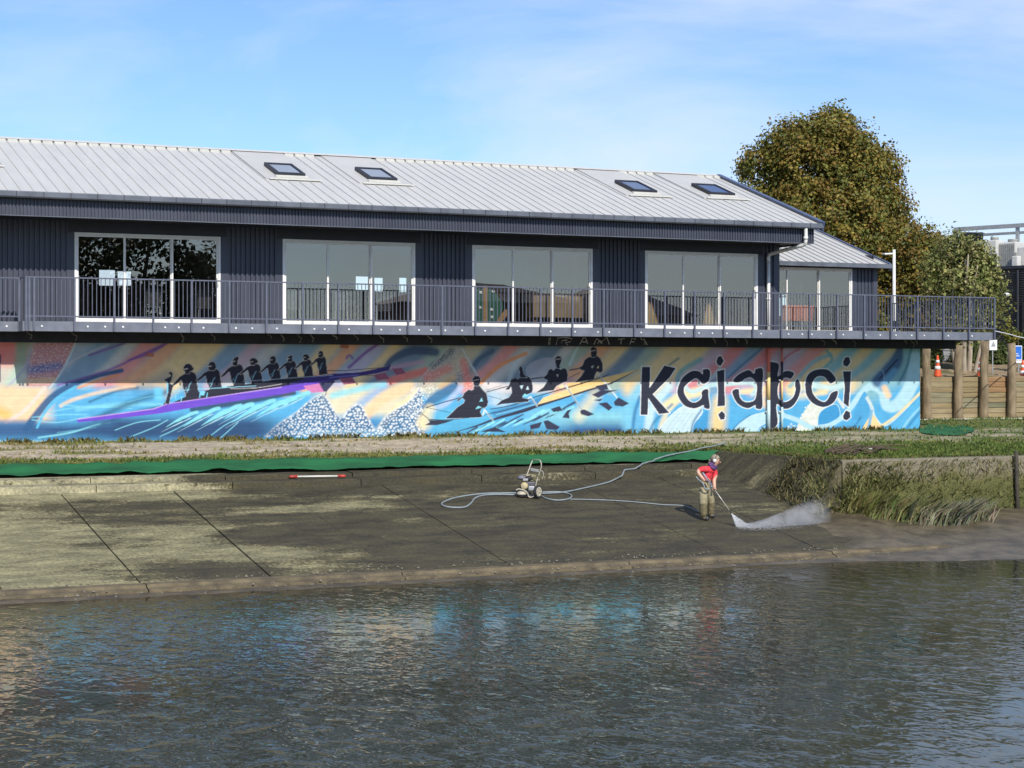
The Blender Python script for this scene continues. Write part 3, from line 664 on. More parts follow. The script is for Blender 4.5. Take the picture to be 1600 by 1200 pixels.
# ------------------------------------------------------------------ the mural: paint laid out stroke by stroke, stored as vertex colour on the block wall
S = 2; OX, OY = -20, 526; CWd, CHt = 1480 * S, 176 * S
gx = (np.arange(CWd) + .5) / S + OX; gy = (np.arange(CHt) + .5) / S + OY
C = np.zeros((CHt, CWd, 3), np.float32)
def lin3(c): return np.array(srgb(*c)[:3], np.float32)
def win(x0, x1, y0, y1):
    a = max(0, int((x0 - OX) * S)); b = min(CWd, int((x1 - OX) * S) + 1); c = max(0, int((y0 - OY) * S)); d = min(CHt, int((y1 - OY) * S) + 1)
    return a, b, c, d
def blend(a, b, c, d, al, col):
    C[c:d, a:b] += (lin3(col) - C[c:d, a:b]) * al[..., None]
def cat(pts, k=8):
    pts = [np.array(p, float) for p in pts]; out = []
    for i in range(len(pts) - 1):
        p0 = pts[max(i - 1, 0)]; p1 = pts[i]; p2 = pts[i + 1]; p3 = pts[min(i + 2, len(pts) - 1)]
        for j in range(k):
            t = j / k; out.append(.5 * (2 * p1 + (p2 - p0) * t + (2 * p0 - 5 * p1 + 4 * p2 - p3) * t * t + (3 * p1 - p0 - 3 * p2 + p3) * t ** 3))
    return out + [pts[-1]]
def stroke(pts, w, col, a=1.0, soft=.5, curve=True):
    """pts: (x, y) or (x, y, w) in picture units; soft: share of the half width that fades"""
    pts = [p if len(p) == 3 else (*p, w) for p in pts]
    q = cat(pts) if curve and len(pts) > 2 else [np.array(p, float) for p in pts]
    xs = [p[0] for p in q]; ys = [p[1] for p in q]; mw = max(p[2] for p in q) / 2 + 2
    A, B, Cc, D = win(min(xs) - mw, max(xs) + mw, min(ys) - mw, max(ys) + mw)
    if A >= B or Cc >= D: return
    X, Y = np.meshgrid(gx[A:B], gy[Cc:D]); best = np.full(X.shape, -1e9)
    for i in range(len(q) - 1):
        p, r = q[i], q[i + 1]; d = r[:2] - p[:2]; L2 = d @ d + 1e-9
        t = np.clip(((X - p[0]) * d[0] + (Y - p[1]) * d[1]) / L2, 0, 1)
        dist = np.hypot(X - p[0] - t * d[0], Y - p[1] - t * d[1]); hw = (p[2] + t * (r[2] - p[2])) / 2
        best = np.maximum(best, (hw - dist) / np.maximum(hw * soft + .35, .35))
    blend(A, B, Cc, D, np.clip(best + (.5 if soft < .05 else 0), 0, 1) * a, col)
def inside(poly, X, Y):
    ins = np.zeros(X.shape, bool); n = len(poly)
    for i in range(n):
        x0, y0 = poly[i]; x1, y1 = poly[(i + 1) % n]
        if y0 == y1: continue
        ins ^= ((y0 > Y) != (y1 > Y)) & (X < (x1 - x0) * (Y - y0) / (y1 - y0) + x0)
    return ins
def poly(pts, col, a=1.0, line=None, lw=1.0, curve=False):
    if curve: pts = [tuple(p) for p in cat(list(pts) + [pts[0]], 5)[:-1]]
    if line: stroke(list(pts) + [pts[0]], lw * 2, line, .95, .15, curve=False)
    xs = [p[0] for p in pts]; ys = [p[1] for p in pts]; A, B, Cc, D = win(min(xs) - 1, max(xs) + 1, min(ys) - 1, max(ys) + 1)
    if A >= B or Cc >= D: return
    X, Y = np.meshgrid(gx[A:B], gy[Cc:D]); al = np.zeros(X.shape)
    for dx, dy in ((-.12, -.12), (.12, -.12), (-.12, .12), (.12, .12)): al += inside(pts, X + dx, Y + dy) * .25
    blend(A, B, Cc, D, al * a, col)
def dots(pts, col, step, r, a=.9, rng=random.Random(3)):
    xs = [p[0] for p in pts]; ys = [p[1] for p in pts]
    y = min(ys); row = 0
    while y < max(ys):
        x = min(xs) + (row % 2) * step / 2
        while x < max(xs):
            px, py = x + rng.uniform(-.32, .32) * step, y + rng.uniform(-.32, .32) * step
            if bool(inside(pts, np.array([px]), np.array([py]))[0]):
                rr = r * rng.uniform(.75, 1.2); stroke([(px - rr * .15, py), (px + rr * .15, py + rng.uniform(-.2, .2))], rr * 2.0, col, a * rng.uniform(.75, 1), .35)
            x += step
        y += step * .85; row += 1
def fill(x0, x1, y0, y1, col, a=1, fx=20, fy=8):
    A, B, Cc, D = win(x0 - fx, x1 + fx, y0 - fy, y1 + fy)
    X, Y = np.meshgrid(gx[A:B], gy[Cc:D])
    m_ = np.clip((X - x0) / fx + .5, 0, 1) * np.clip((x1 - X) / fx + .5, 0, 1) * np.clip((Y - y0) / fy + .5, 0, 1) * np.clip((y1 - Y) / fy + .5, 0, 1)
    blend(A, B, Cc, D, m_ * a, col)

GOLD = (246, 205, 120); PEACH = (252, 214, 170); CORAL = (236, 128, 118); RED = (232, 104, 104); ORANGE = (242, 158, 92); MAUVE = (198, 160, 182); LAV = (178, 172, 206)
STEEL = (98, 142, 178); SLATE = (70, 100, 130); NAVYP = (44, 66, 104); TEAL = (112, 178, 186); GREYP = (196, 196, 192); SAGE = (150, 172, 148); PURP = (128, 86, 168)
SKYB = (88, 178, 226); CYAN = (140, 222, 236); PALE = (206, 234, 240); DEEP = (44, 98, 152); WHITE = (246, 248, 246); CREAM = (252, 232, 180); INK = (30, 33, 52); INK2 = (44, 48, 72)
C[:] = lin3((150, 180, 196))
fill(-30, 1500, 600, 700, SKYB, 1, 10, 14)
# sweeping bands of the upper half, leaning to the right
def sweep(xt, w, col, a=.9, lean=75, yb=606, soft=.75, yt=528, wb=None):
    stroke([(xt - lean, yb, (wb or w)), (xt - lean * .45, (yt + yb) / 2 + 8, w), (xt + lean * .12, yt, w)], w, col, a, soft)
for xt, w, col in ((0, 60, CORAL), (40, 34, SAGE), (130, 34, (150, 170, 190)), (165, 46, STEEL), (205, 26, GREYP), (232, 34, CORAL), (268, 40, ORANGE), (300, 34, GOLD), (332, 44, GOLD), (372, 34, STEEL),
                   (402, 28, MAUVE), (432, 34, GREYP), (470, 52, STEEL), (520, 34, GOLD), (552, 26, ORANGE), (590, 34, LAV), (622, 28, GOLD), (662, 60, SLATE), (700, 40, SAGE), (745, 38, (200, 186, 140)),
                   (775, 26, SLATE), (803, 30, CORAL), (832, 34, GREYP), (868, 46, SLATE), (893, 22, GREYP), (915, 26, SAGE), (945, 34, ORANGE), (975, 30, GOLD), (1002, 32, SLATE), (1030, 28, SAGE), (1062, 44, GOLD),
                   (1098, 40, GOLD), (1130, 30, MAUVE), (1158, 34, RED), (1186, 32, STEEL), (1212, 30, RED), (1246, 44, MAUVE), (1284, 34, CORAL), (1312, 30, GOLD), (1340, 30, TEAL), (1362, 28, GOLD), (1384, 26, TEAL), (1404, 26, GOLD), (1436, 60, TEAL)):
    sweep(xt, w, tuple(int(c_ + (245 - c_) * .24) for c_ in col), .85, soft=.6)  # colours blended towards white to brighten the band shaded by the balcony
# ---- left end
fill(-20, 40, 535, 604, CORAL, .8, 26, 6); stroke([(34, 530), (30, 575), (10, 610)], 26, SAGE, .9, .6)
fill(-20, 45, 572, 606, (206, 232, 214), .65, 18, 14); stroke([(44, 566), (28, 588), (0, 616)], 5, LAV, .8, .6)
fill(-20, 78, 604, 660, PEACH, 1, 24, 10); stroke([(-10, 640), (10, 648)], 26, (252, 196, 110), .9, .8); stroke([(70, 606), (40, 640), (10, 660)], 9, (250, 220, 214), .8, .7)
DZ = [(52, 536), (119, 536), (82, 603), (40, 603)]
poly(DZ, (206, 128, 128), .8); stroke([(48, 578), (92, 572)], 22, (92, 116, 178), .85, .8); stroke([(44, 596), (84, 594)], 14, (222, 190, 150), .9, .7)
dots(DZ, (244, 232, 226), 4.2, 1.15, .85); stroke([(54, 535), (42, 604)], 2.2, GREYP, .7, .6); stroke([(118, 536), (98, 578), (78, 606)], 4.5, PALE, .75, .6)
fill(95, 260, 606, 650, SKYB, .95, 26, 10); stroke([(120, 640), (180, 632), (260, 632)], 10, CYAN, .6, .8)
stroke([(262, 590, 40), (215, 606, 30)], 40, DEEP, .45, .9)
fill(-20, 420, 662, 684, (40, 84, 132), 1, 40, 18); fill(-20, 70, 660, 680, (52, 98, 146), .9, 30, 14)
stroke([(190, 579, 9), (150, 588, 9), (112, 602, 13), (80, 622, 15), (52, 655, 16), (40, 672, 12)], 12, (40, 92, 140), .95, .45)
stroke([(185, 586), (150, 596), (122, 606)], 5, ORANGE, .8, .5); stroke([(118, 604, 5), (90, 622, 7), (70, 644, 7), (58, 668, 5)], 6, (92, 190, 232), .95, .45)
stroke([(210, 604), (160, 612), (116, 624), (95, 634)], 9, PEACH, .75, .7)
for pts in (((50, 652), (100, 648), (135, 648)), ((75, 644), (130, 636), (205, 638)), ((95, 632), (140, 636), (210, 634)), ((50, 656), (90, 660), (140, 650))): stroke(pts, 3, CYAN, .75, .7)
for pts in (((255, 540), (225, 552), (170, 578), (90, 602)), ((195, 536), (160, 548), (140, 555))): stroke(pts, 6, PURP, .8, .7)
stroke([(260, 536, 8), (232, 552, 9), (200, 563, 4)], 8, PURP, .8, .6)
stroke([(170, 538), (120, 560), (95, 580)], 5, (210, 206, 208), .55, .7)
stroke([(60, 684), (110, 676), (150, 664), (172, 660)], 4, CYAN, .9, .5)
fill(-20, 640, 689, 700, (176, 218, 224), .95, 40, 4)
for q, w in (([(262, 612), (225, 622), (180, 640), (150, 655)], 16), ([(250, 636), (205, 646), (160, 662)], 10), ([(215, 606), (180, 612), (140, 628)], 7), ([(330, 668), (260, 672), (180, 678)], 14)): stroke(q, w, (30, 84, 120), .7, .85)
for q in ([(240, 618), (200, 628)], [(232, 640), (180, 650)], [(150, 668), (90, 676)]): stroke(q, 3, (120, 206, 224), .6, .8)
# ---- purple swirls right of the eight
stroke([(590, 538), (570, 552), (550, 570), (545, 574)], 7, PURP, .85, .5); stroke([(551, 560), (546, 555), (541, 560)], 5, PURP, .8, .5)
stroke([(680, 550, 18), (645, 548, 18), (615, 560, 14), (600, 576, 6)], 16, (62, 88, 122), .9, .5); stroke([(660, 566), (625, 572), (590, 580)], 12, MAUVE, .7, .8)
stroke([(665, 580), (620, 592), (585, 606)], 18, CORAL, .9, .6)
# lower bands between the boats
fill(500, 640, 606, 650, CREAM, .8, 40, 14); stroke([(600, 604), (570, 626), (545, 650)], 22, (150, 186, 226), .85, .8); stroke([(640, 604), (600, 622), (570, 650)], 24, PEACH, .95, .6)
stroke([(655, 610), (620, 640), (595, 668)], 16, CREAM, .9, .7); stroke([(520, 618), (570, 606), (600, 600)], 16, CYAN, .8, .7); fill(500, 600, 654, 676, (58, 116, 168), .75, 40, 14)
fill(560, 660, 672, 690, SKYB, .8, 30, 8)
# ---- dotted mountains
D1 = [(414, 682), (436, 662), (462, 645), (482, 628), (498, 618), (508, 619), (518, 634), (528, 650), (536, 652), (545, 640), (556, 632), (566, 636), (574, 652), (584, 668), (590, 670), (602, 652), (618, 640), (640, 626), (656, 606), (664, 640), (664, 682)]
D1 = [tuple(p) for p in cat(D1[:-2], 4)] + D1[-2:]; poly(D1, (62, 112, 152), .9); fill(470, 640, 672, 682, (150, 200, 226), .5, 40, 8)
stroke(D1[:-2], 5, WHITE, .45, .9, curve=False); dots(D1, (250, 252, 252), 4.7, 1.75, 1.0)
D2 = [(640, 606), (664, 584), (690, 556), (704, 542), (718, 540), (732, 556), (748, 590), (752, 606), (720, 606), (700, 580), (690, 590), (676, 606)]
poly(D2, (196, 176, 160), .45); stroke([(668, 590), (700, 576)], 22, CORAL, .75, .8); stroke([(724, 566), (732, 600)], 18, CORAL, .8, .7); stroke([(676, 572), (706, 548)], 14, (96, 110, 120), .85, .7)
stroke([(690, 604), (708, 590)], 16, (226, 190, 140), .8, .7)
dots(D2, (240, 232, 222), 4.0, 1.0, .85); stroke([(648, 602), (700, 543)], 3.5, GREYP, .7, .6); stroke([(722, 545), (748, 590)], 3.5, PALE, .7, .6)
dots([(640, 604), (690, 604), (668, 625), (655, 650), (660, 680), (640, 684)], WHITE, 4.2, 1.3, .9)
# ---- behind the four
stroke([(708, 606, 18), (680, 622, 20), (662, 636, 8)], 20, (60, 116, 160), .9, .45); stroke([(720, 606), (700, 628), (680, 640)], 14, (190, 206, 238), .8, .7)
stroke([(664, 660, 34), (672, 640, 24)], 26, CREAM, .9, .6); fill(676, 760, 640, 684, (96, 190, 228), .9, 26, 12)
stroke([(760, 600), (790, 606), (860, 606)], 22, (240, 228, 226), .85, .7); fill(765, 795, 610, 634, WHITE, .5, 14, 8); dots([(762, 606), (795, 604), (780, 632), (766, 634)], (150, 170, 180), 4, .9, .6)
stroke([(795, 596, 10), (805, 570, 14), (822, 548, 10)], 12, PALE, .5, .8); poly([(828, 598), (822, 574), (846, 560), (868, 562), (872, 590), (850, 600)], (176, 182, 196), .75, curve=True)
stroke([(822, 552), (780, 572), (752, 598)], 8, ORANGE, .85, .5); stroke([(770, 548), (750, 560), (742, 570)], 10, SLATE, .8, .5)
stroke([(905, 538), (898, 552), (890, 570)], 6, PALE, .7, .7); fill(870, 900, 590, 606, LAV, .5, 14, 6)
fill(830, 990, 640, 670, (150, 216, 226), .8, 40, 18); fill(880, 985, 662, 690, (44, 92, 146), 1, 40, 20); fill(800, 900, 668, 690, (66, 128, 176), .7, 40, 12); stroke([(930, 618), (905, 650)], 30, CREAM, .7, .9)
fill(700, 1000, 687, 700, (120, 196, 226), .9, 40, 5)
stroke([(1000, 606), (980, 640), (985, 680)], 26, (130, 206, 236), .9, .8)
# ---- lettering ground
stroke([(1000, 640), (992, 670), (985, 690)], 22, (110, 190, 230), 1, .6)
for pts, w, col, a in ((((1045, 604), (1018, 640), (1012, 690)), 20, PALE, .9), (((1070, 606), (1040, 650), (1028, 690)), 14, (236, 226, 196), .9), (((1100, 610), (1060, 622), (1034, 640)), 22, CREAM, .95),
                       (((1072, 632), (1050, 650)), 18, SKYB, .9), (((1110, 690), (1090, 690), (1070, 680)), 20, SKYB, .8)): stroke(pts, w, col, a, .6)
poly([(1022, 690), (1030, 672), (1048, 650), (1070, 634), (1094, 634), (1096, 648), (1084, 662), (1080, 690)], (206, 230, 234), 1, (240, 248, 248), 1.2, curve=True)
for k_ in range(5): stroke([(1034 + k_ * 8, 688), (1046 + k_ * 8, 664), (1062 + k_ * 7, 646)], 2.2, (166, 204, 222), .7, .7)
poly([(1080, 690), (1084, 664), (1098, 646), (1106, 640), (1108, 690)], (66, 160, 214), 1); stroke([(1125, 628, 34), (1122, 660, 36), (1120, 690, 34)], 34, (250, 218, 150), .95, .7)
stroke([(1145, 620), (1158, 618), (1190, 640)], 14, SKYB, .8, .7); poly([(1140, 690), (1150, 668), (1170, 652), (1198, 644), (1226, 646), (1216, 660), (1190, 664), (1168, 690)], (196, 230, 238), 1, (236, 248, 250), 1, curve=True)
poly([(1176, 690), (1186, 672), (1200, 664), (1216, 662), (1216, 690)], (120, 196, 230), 1, (214, 240, 244), 1)
stroke([(1160, 612), (1180, 610), (1200, 606)], 12, CREAM, .9, .6); stroke([(1202, 606), (1190, 624), (1200, 634)], 18, PEACH, .9, .7)
stroke([(1068, 602), (1082, 612), (1110, 602), (1140, 600), (1172, 598), (1182, 606), (1176, 616)], 9, (198, 230, 232), .95, .4); stroke([(1094, 562), (1070, 576), (1060, 588), (1060, 600)], 12, TEAL, .8, .6)
stroke([(1125, 576), (1112, 590), (1092, 600)], 8, (170, 206, 208), .85, .5); fill(1232, 1262, 604, 622, CREAM, .9, 16, 12); stroke([(1262, 608), (1240, 620)], 8, (170, 190, 214), .8, .7)
stroke([(1298, 554), (1270, 566), (1246, 592), (1234, 604)], 8, (150, 192, 198), .9, .4); stroke([(1292, 548), (1300, 562), (1286, 576)], 7, TEAL, .8, .5)
poly([(1236, 690), (1252, 650), (1268, 626), (1290, 634), (1280, 660), (1272, 690)], (226, 230, 214), 1); dots([(1246, 652), (1262, 630), (1276, 640), (1276, 664), (1264, 660)], WHITE, 4.4, 1.7, 1)
dots([(1222, 690), (1234, 662), (1256, 666), (1272, 690)], WHITE, 4.6, 1.8, 1); stroke([(1248, 640), (1256, 656), (1272, 668)], 1.5, (110, 150, 170), .6, .5)
stroke([(1262, 600), (1300, 606), (1325, 598)], 12, (206, 234, 234), .95, .5); stroke([(1262, 618), (1290, 612)], 12, CREAM, .8, .7)
poly([(1278, 664), (1282, 644), (1306, 632), (1312, 650), (1300, 660)], (60, 156, 212), 1, (214, 240, 246), 1.2, curve=True)
stroke([(1220, 648, 8), (1245, 656, 9), (1268, 668, 9), (1292, 666, 9), (1318, 650, 9), (1345, 616, 12), (1360, 604, 14), (1378, 612, 16), (1386, 634, 20), (1405, 630, 24), (1424, 600, 26), (1430, 560, 24)], 10, (186, 226, 236), 1, .3)
stroke([(1240, 688, 8), (1300, 678, 16), (1330, 668, 20), (1350, 648, 14)], 16, (84, 174, 222), .95, .4)
poly([(1330, 658), (1340, 630), (1352, 612), (1358, 640), (1350, 654)], (78, 168, 218), 1, curve=True); stroke([(1310, 624), (1318, 636)], 7, (226, 232, 220), .9, .5)
stroke([(1372, 596, 24), (1398, 568, 26), (1406, 545, 12)], 22, (70, 104, 142), .95, .4); stroke([(1374, 592), (1402, 562)], 3.2, (34, 50, 88), .95, .2); stroke([(1398, 580), (1384, 596), (1378, 606)], 14, (112, 172, 210), .9, .5)
stroke([(1372, 578), (1380, 580), (1382, 596)], 1.6, (180, 214, 220), .8, .4)
stroke([(1382, 606), (1388, 618)], 14, PEACH, .9, .6); stroke([(1355, 622), (1362, 636), (1364, 650)], 7, (214, 228, 226), .95, .4); dots([(1356, 614), (1364, 622), (1366, 640), (1360, 640)], (120, 170, 190), 4, 1, .6)
poly([(1340, 690), (1348, 668), (1362, 646), (1372, 656), (1380, 668), (1384, 690)], (250, 220, 158), 1); stroke([(1350, 690), (1358, 664), (1362, 642)], 6, (130, 186, 222), .95, .3); stroke([(1364, 644), (1376, 662), (1390, 662), (1420, 634), (1442, 606)], 2.4, (220, 240, 240), .9, .4)
poly([(1386, 690), (1400, 664), (1420, 640), (1444, 614), (1444, 700), (1386, 700)], (90, 182, 228), 1); stroke([(1400, 690), (1420, 656), (1446, 630)], 6, (150, 214, 238), .9, .5); stroke([(1436, 616), (1400, 650), (1380, 664)], 6, (250, 228, 170), .9, .5)
fill(1270, 1350, 678, 696, (250, 222, 164), .85, 40, 8); fill(1000, 1440, 689, 700, (190, 226, 236), .7, 40, 4)
for q, w, c_ in (([(1010, 690), (1022, 660), (1050, 632)], 7, (52, 130, 176)), ([(1096, 640), (1082, 664), (1080, 690)], 5, (40, 118, 170)), ([(1140, 690), (1148, 668), (1172, 648)], 4, (52, 134, 182)), ([(1222, 672), (1250, 676), (1290, 676)], 6, (52, 134, 182)),
                 ([(1402, 690), (1424, 660), (1440, 640)], 8, (48, 136, 190)), ([(1345, 652), (1332, 668), (1300, 682)], 5, (44, 120, 172)), ([(1000, 620), (992, 645), (988, 680)], 8, (44, 116, 168)), ([(1424, 540), (1418, 570), (1404, 600)], 6, (66, 130, 150)), ([(1060, 560), (1040, 576), (1024, 600)], 6, (90, 130, 140)), ([(1190, 545), (1160, 570), (1138, 590)], 6, (64, 116, 150)),
                 ([(1250, 545), (1226, 560), (1210, 590)], 5, (196, 92, 96))): stroke(q, w, c_, .75, .7)
# ---- letters
def letter(pts):
    if len(pts) > 18: pts = [tuple(p) for p in cat(list(pts) + [pts[0]], 4)[:-1]]
    poly(pts, (38, 42, 62), 1, WHITE, 1.6)
letter([(1003, 573), (1016, 573), (1015, 606), (1022, 596), (1038, 571), (1056, 575), (1046, 590), (1020, 616), (1046, 645), (1030, 647), (1013, 622), (1012, 648), (1001, 648), (1002, 606)])
letter([(1098, 577), (1109, 578), (1108, 594), (1098, 600), (1088, 591), (1076, 598), (1069, 606), (1070, 616), (1077, 626), (1086, 629), (1096, 622), (1097, 611), (1106, 608), (1107, 618), (1109, 638), (1100, 637), (1099, 633), (1086, 638), (1070, 634), (1060, 620), (1059, 607), (1066, 591), (1080, 580), (1092, 580), (1098, 585)])
letter([(1120, 580), (1132, 577), (1132, 610), (1133, 634), (1121, 635), (1122, 610)])
letter([(1119, 565), (1122, 557), (1127, 556), (1131, 564), (1126, 572), (1121, 570)])
letter([(1122, 648), (1128, 642), (1133, 647), (1132, 655), (1126, 656)])
letter([(1180, 577), (1192, 577), (1191, 610), (1191, 637), (1181, 638), (1180, 633), (1168, 638), (1152, 630), (1144, 612), (1154, 608), (1156, 620), (1164, 628), (1178, 626), (1182, 615), (1182, 600), (1174, 590), (1164, 592), (1157, 597), (1145, 596), (1154, 585), (1170, 578), (1178, 584)])
letter([(1203, 565), (1217, 569), (1215, 588), (1226, 580), (1236, 580), (1241, 584), (1235, 592), (1228, 590), (1218, 597), (1215, 612), (1218, 624), (1227, 628), (1238, 622), (1243, 610), (1242, 598), (1247, 592), (1251, 604), (1248, 620), (1238, 635), (1225, 639), (1213, 632), (1215, 662), (1203, 667), (1203, 620)])
letter([(1258, 600), (1262, 586), (1274, 578), (1292, 577), (1302, 585), (1306, 594), (1297, 599), (1288, 589), (1276, 589), (1269, 600), (1270, 614), (1278, 624), (1288, 628), (1294, 623), (1299, 614), (1309, 611), (1307, 622), (1300, 631), (1286, 636), (1270, 630), (1260, 617)])
letter([(1317, 580), (1330, 580), (1328, 610), (1326, 636), (1318, 630), (1320, 606)])
letter([(1317, 565), (1321, 558), (1327, 558), (1329, 566), (1324, 573), (1318, 571)])
letter([(1317, 650), (1322, 641), (1328, 644), (1329, 652), (1323, 657), (1318, 655)])
stroke([(1098, 603), (1112, 600), (1150, 600), (1176, 599)], 5, (198, 230, 232), .9, .4) if False else None
# ---- the eight
poly([(120, 656), (240, 639), (262, 631), (300, 625), (350, 618), (400, 611), (440, 604), (480, 598), (520, 594), (500, 603), (440, 616), (380, 625), (300, 637), (250, 646), (180, 654), (122, 660)], (112, 74, 206), 1)
stroke([(122, 655), (240, 639), (262, 631), (350, 618), (440, 605)], 2, (214, 170, 236), .9, .5, curve=False)
fill(150, 430, 652, 686, (34, 74, 118), .95, 70, 20); stroke([(300, 640, 10), (380, 628, 12), (460, 614, 8)], 12, (40, 62, 96), .9, .5)
def rower(hx, top, base, s, kind=0):
    """black seated rower leaning over an oar: head, hair, trunk and outstretched arm"""
    h = base - top
    T = lambda pts: [(hx + a * s, top + b * h) for a, b in pts]
    ol = (214, 206, 196)
    heads = ([(-7, .10), (-4, .02), (1, 0), (5, .04), (9, .14), (6, .20), (3, .21), (2, .27), (-5, .27), (-5, .21), (-8, .17)],
             [(-6, .12), (-3, .02), (2, 0), (6, .06), (7, .18), (4, .28), (-4, .28), (-6, .20)],
             [(-4, .08), (0, .02), (4, 0), (6, .05), (4, .12), (4, .26), (-4, .28), (-5, .16)])
    poly(T([(-5, 0.269), (3.5, 0.21), (10, 0.252), (13, 0.336), (14, 0.538), (16, 0.739), (17, 0.958), (-4, 1.0), (-4, 0.807), (-8, 0.655), (-9, 0.504), (-11, 0.437), (-17, 0.538), (-23, 0.605), (-26, 0.588), (-18, 0.454), (-13, 0.353), (-6, 0.286)]), INK, 1, ol, .8)
    poly(T(heads[kind % 3]), INK, 1, ol, .8)
    stroke(T([(-7, .155), (-1, .14)]), 1.5 * s + .5, (236, 226, 214), .9, .3)
    stroke(T([(5, .50), (2, .58), (0, .70), (-2, .78)]), 1.8 * s + .3, (150, 200, 224), .85, .4); stroke(T([(-5, .72), (-3, .64), (-1, .72)]), 1.3 * s, (150, 200, 224), .7, .4)
for i, (hx, top, base, s) in enumerate(((294, 568, 626, 1.0), (331, 565, 615, .95), (368, 557, 610, .9), (396, 559, 602, .86), (426, 556, 599, .78), (453, 555, 594, .72), (478, 553, 591, .68), (501, 548, 586, .62))):
    rower(hx, top, base, s, i)
poly([(254, 634), (258, 627), (264, 632), (300, 615), (340, 606), (400, 598), (450, 590), (520, 585), (520, 594), (480, 599), (440, 604), (400, 610), (340, 619), (264, 632)], INK, 1)
poly([(440, 604), (480, 590), (520, 584), (560, 582), (590, 576), (604, 573), (611, 568), (608, 578), (590, 583), (560, 588), (520, 595), (490, 602)], (54, 44, 122), 1)
stroke([(500, 579), (540, 579), (604, 574)], 1.6, INK, .95, .2, curve=False); stroke([(380, 596), (520, 586)], 1.5, (190, 210, 226), .8, .4); stroke([(515, 590), (560, 586)], 2.2, (120, 130, 206), .8, .5)
stroke([(310, 608), (345, 606), (400, 603)], 1.6, (150, 220, 244), .95, .3); stroke([(270, 612), (296, 609)], 1.6, (150, 220, 244), .95, .3); stroke([(360, 607), (400, 606), (440, 600)], 1.3, (244, 232, 232), .8, .3)
for xx, yy in ((275, 616), (284, 620), (313, 614), (324, 614)): stroke([(xx, yy), (xx - 1, yy + 7)], 2.2, (130, 216, 244), .95, .3)
stroke([(262, 598), (262, 622)], 3.4, (110, 206, 242), .9, .3); fill(241, 254, 606, 626, (110, 206, 244), .9, 6, 5)
poly([(312, 611), (321, 611), (319, 618), (313, 618)], (130, 216, 244), .95); poly([(347, 603), (354, 603), (354, 606), (347, 606)], (170, 224, 244), .95)
poly([(120, 656), (240, 639), (262, 631), (300, 625), (350, 618), (400, 611), (440, 604), (480, 598), (520, 594), (500, 603), (440, 616), (380, 625), (300, 637), (250, 646), (180, 654), (122, 660)], (112, 74, 206), 1)
stroke([(122, 655), (240, 639), (262, 631), (350, 618), (440, 605)], 2, (214, 170, 236), .9, .5, curve=False)
poly([(256, 594), (262, 590), (267, 588), (266, 585), (263, 583), (267, 580), (270, 584), (268, 594), (265, 599), (271, 602), (268, 612), (264, 632), (258, 630), (263, 612), (263, 598)], INK, 1, (200, 200, 190), .6)
for q in ([(530, 591), (550, 589), (557, 599), (537, 601)], [(583, 586), (602, 582), (609, 592), (590, 594)], [(612, 576), (628, 575), (634, 583), (619, 586)]): poly(q, (150, 84, 112), 1)
poly([(474, 603), (500, 599), (507, 612), (484, 614)], (214, 128, 182), 1); poly([(498, 598), (520, 594), (524, 596), (510, 612), (506, 612)], (54, 58, 92), 1); stroke([(510, 612), (508, 618), (502, 622)], 1.8, (40, 80, 100), .9, .3)
for q in ([(604, 579), (612, 579)], [(560, 587), (583, 586)]): stroke(q, 1.2, INK, .9, .2)
# turquoise splashes under the eight
rg = random.Random(5)
for (x, y, L, w) in ((286, 650, 34, 5), (300, 644, 30, 6), (318, 646, 40, 8), (334, 638, 36, 7), (350, 642, 44, 9), (368, 634, 40, 8), (386, 632, 44, 9), (402, 634, 50, 9), (420, 626, 40, 8), (436, 628, 44, 9), (452, 622, 36, 8), (466, 618, 30, 9), (474, 614, 20, 9)):
    stroke([(x + 8, y, w), (x - 4, y + 4, w), (x - L * .8, y + L * .52, 1)], w, (140, 224, 232), .92, .3)
    stroke([(x - 2, y + 9, 2.2), (x - L, y + L * .62 + 4, .8)], 2, (196, 240, 246), .8, .4); stroke([(x + 6, y + 4, 1.4), (x - L * .5, y + L * .4, 1.4)], 1.4, (36, 66, 96), .7, .3)
for q in ([(180, 672), (215, 660), (250, 656)], [(205, 682), (240, 668), (262, 656)], [(250, 682), (280, 668), (310, 650)], [(330, 680), (352, 664), (376, 652)], [(345, 684), (372, 660)]): stroke(q, 2.2, CYAN, .85, .5)
# ---- the four
Z4 = lambda pts: [(640 + p[0] / 4.444, 531 + p[1] / 4.444, *p[2:]) for p in pts]
OLN = (206, 214, 216)
fill(690, 870, 655, 680, (84, 172, 214), .7, 40, 14)
for i in range(30):            # broken stripes of reflection under the hull
    t_ = i / 29; x = 340 + 760 * t_ + rg.uniform(-20, 20); y = 640 - 190 * t_ + rg.uniform(6, 60) * (1 - .35 * t_); L = rg.uniform(60, 150)
    stroke(Z4([(x + L * .5, y - L * .26, rg.uniform(2.5, 5)), (x, y, 3.6), (x - L * .5, y + L * .3, 1)]), 3, (150, 228, 240) if i % 2 else (46, 66, 104), .92, .3)
poly(Z4([(560, 500), (830, 430), (930, 385), (885, 455), (720, 510), (600, 540)]), (66, 140, 190), .95); stroke(Z4([(600, 520), (760, 480), (880, 445)]), 2.4, (130, 206, 236), .9, .5)
poly(Z4([(885, 452), (930, 400), (1080, 350), (1340, 288), (1390, 292), (1240, 348), (1050, 408)]), (252, 216, 150), 1); poly(Z4([(1090, 302), (1310, 270), (1590, 206), (1400, 296), (1100, 338)]), (248, 208, 134), .95)
stroke(Z4([(320, 640, 1), (480, 592, 3), (600, 548, 4), (800, 490, 6), (880, 462, 5), (1050, 410, 3.4), (1240, 350, 3.4), (1400, 300, 2.6), (1590, 205, .8)]), 4, INK2, 1, .15)
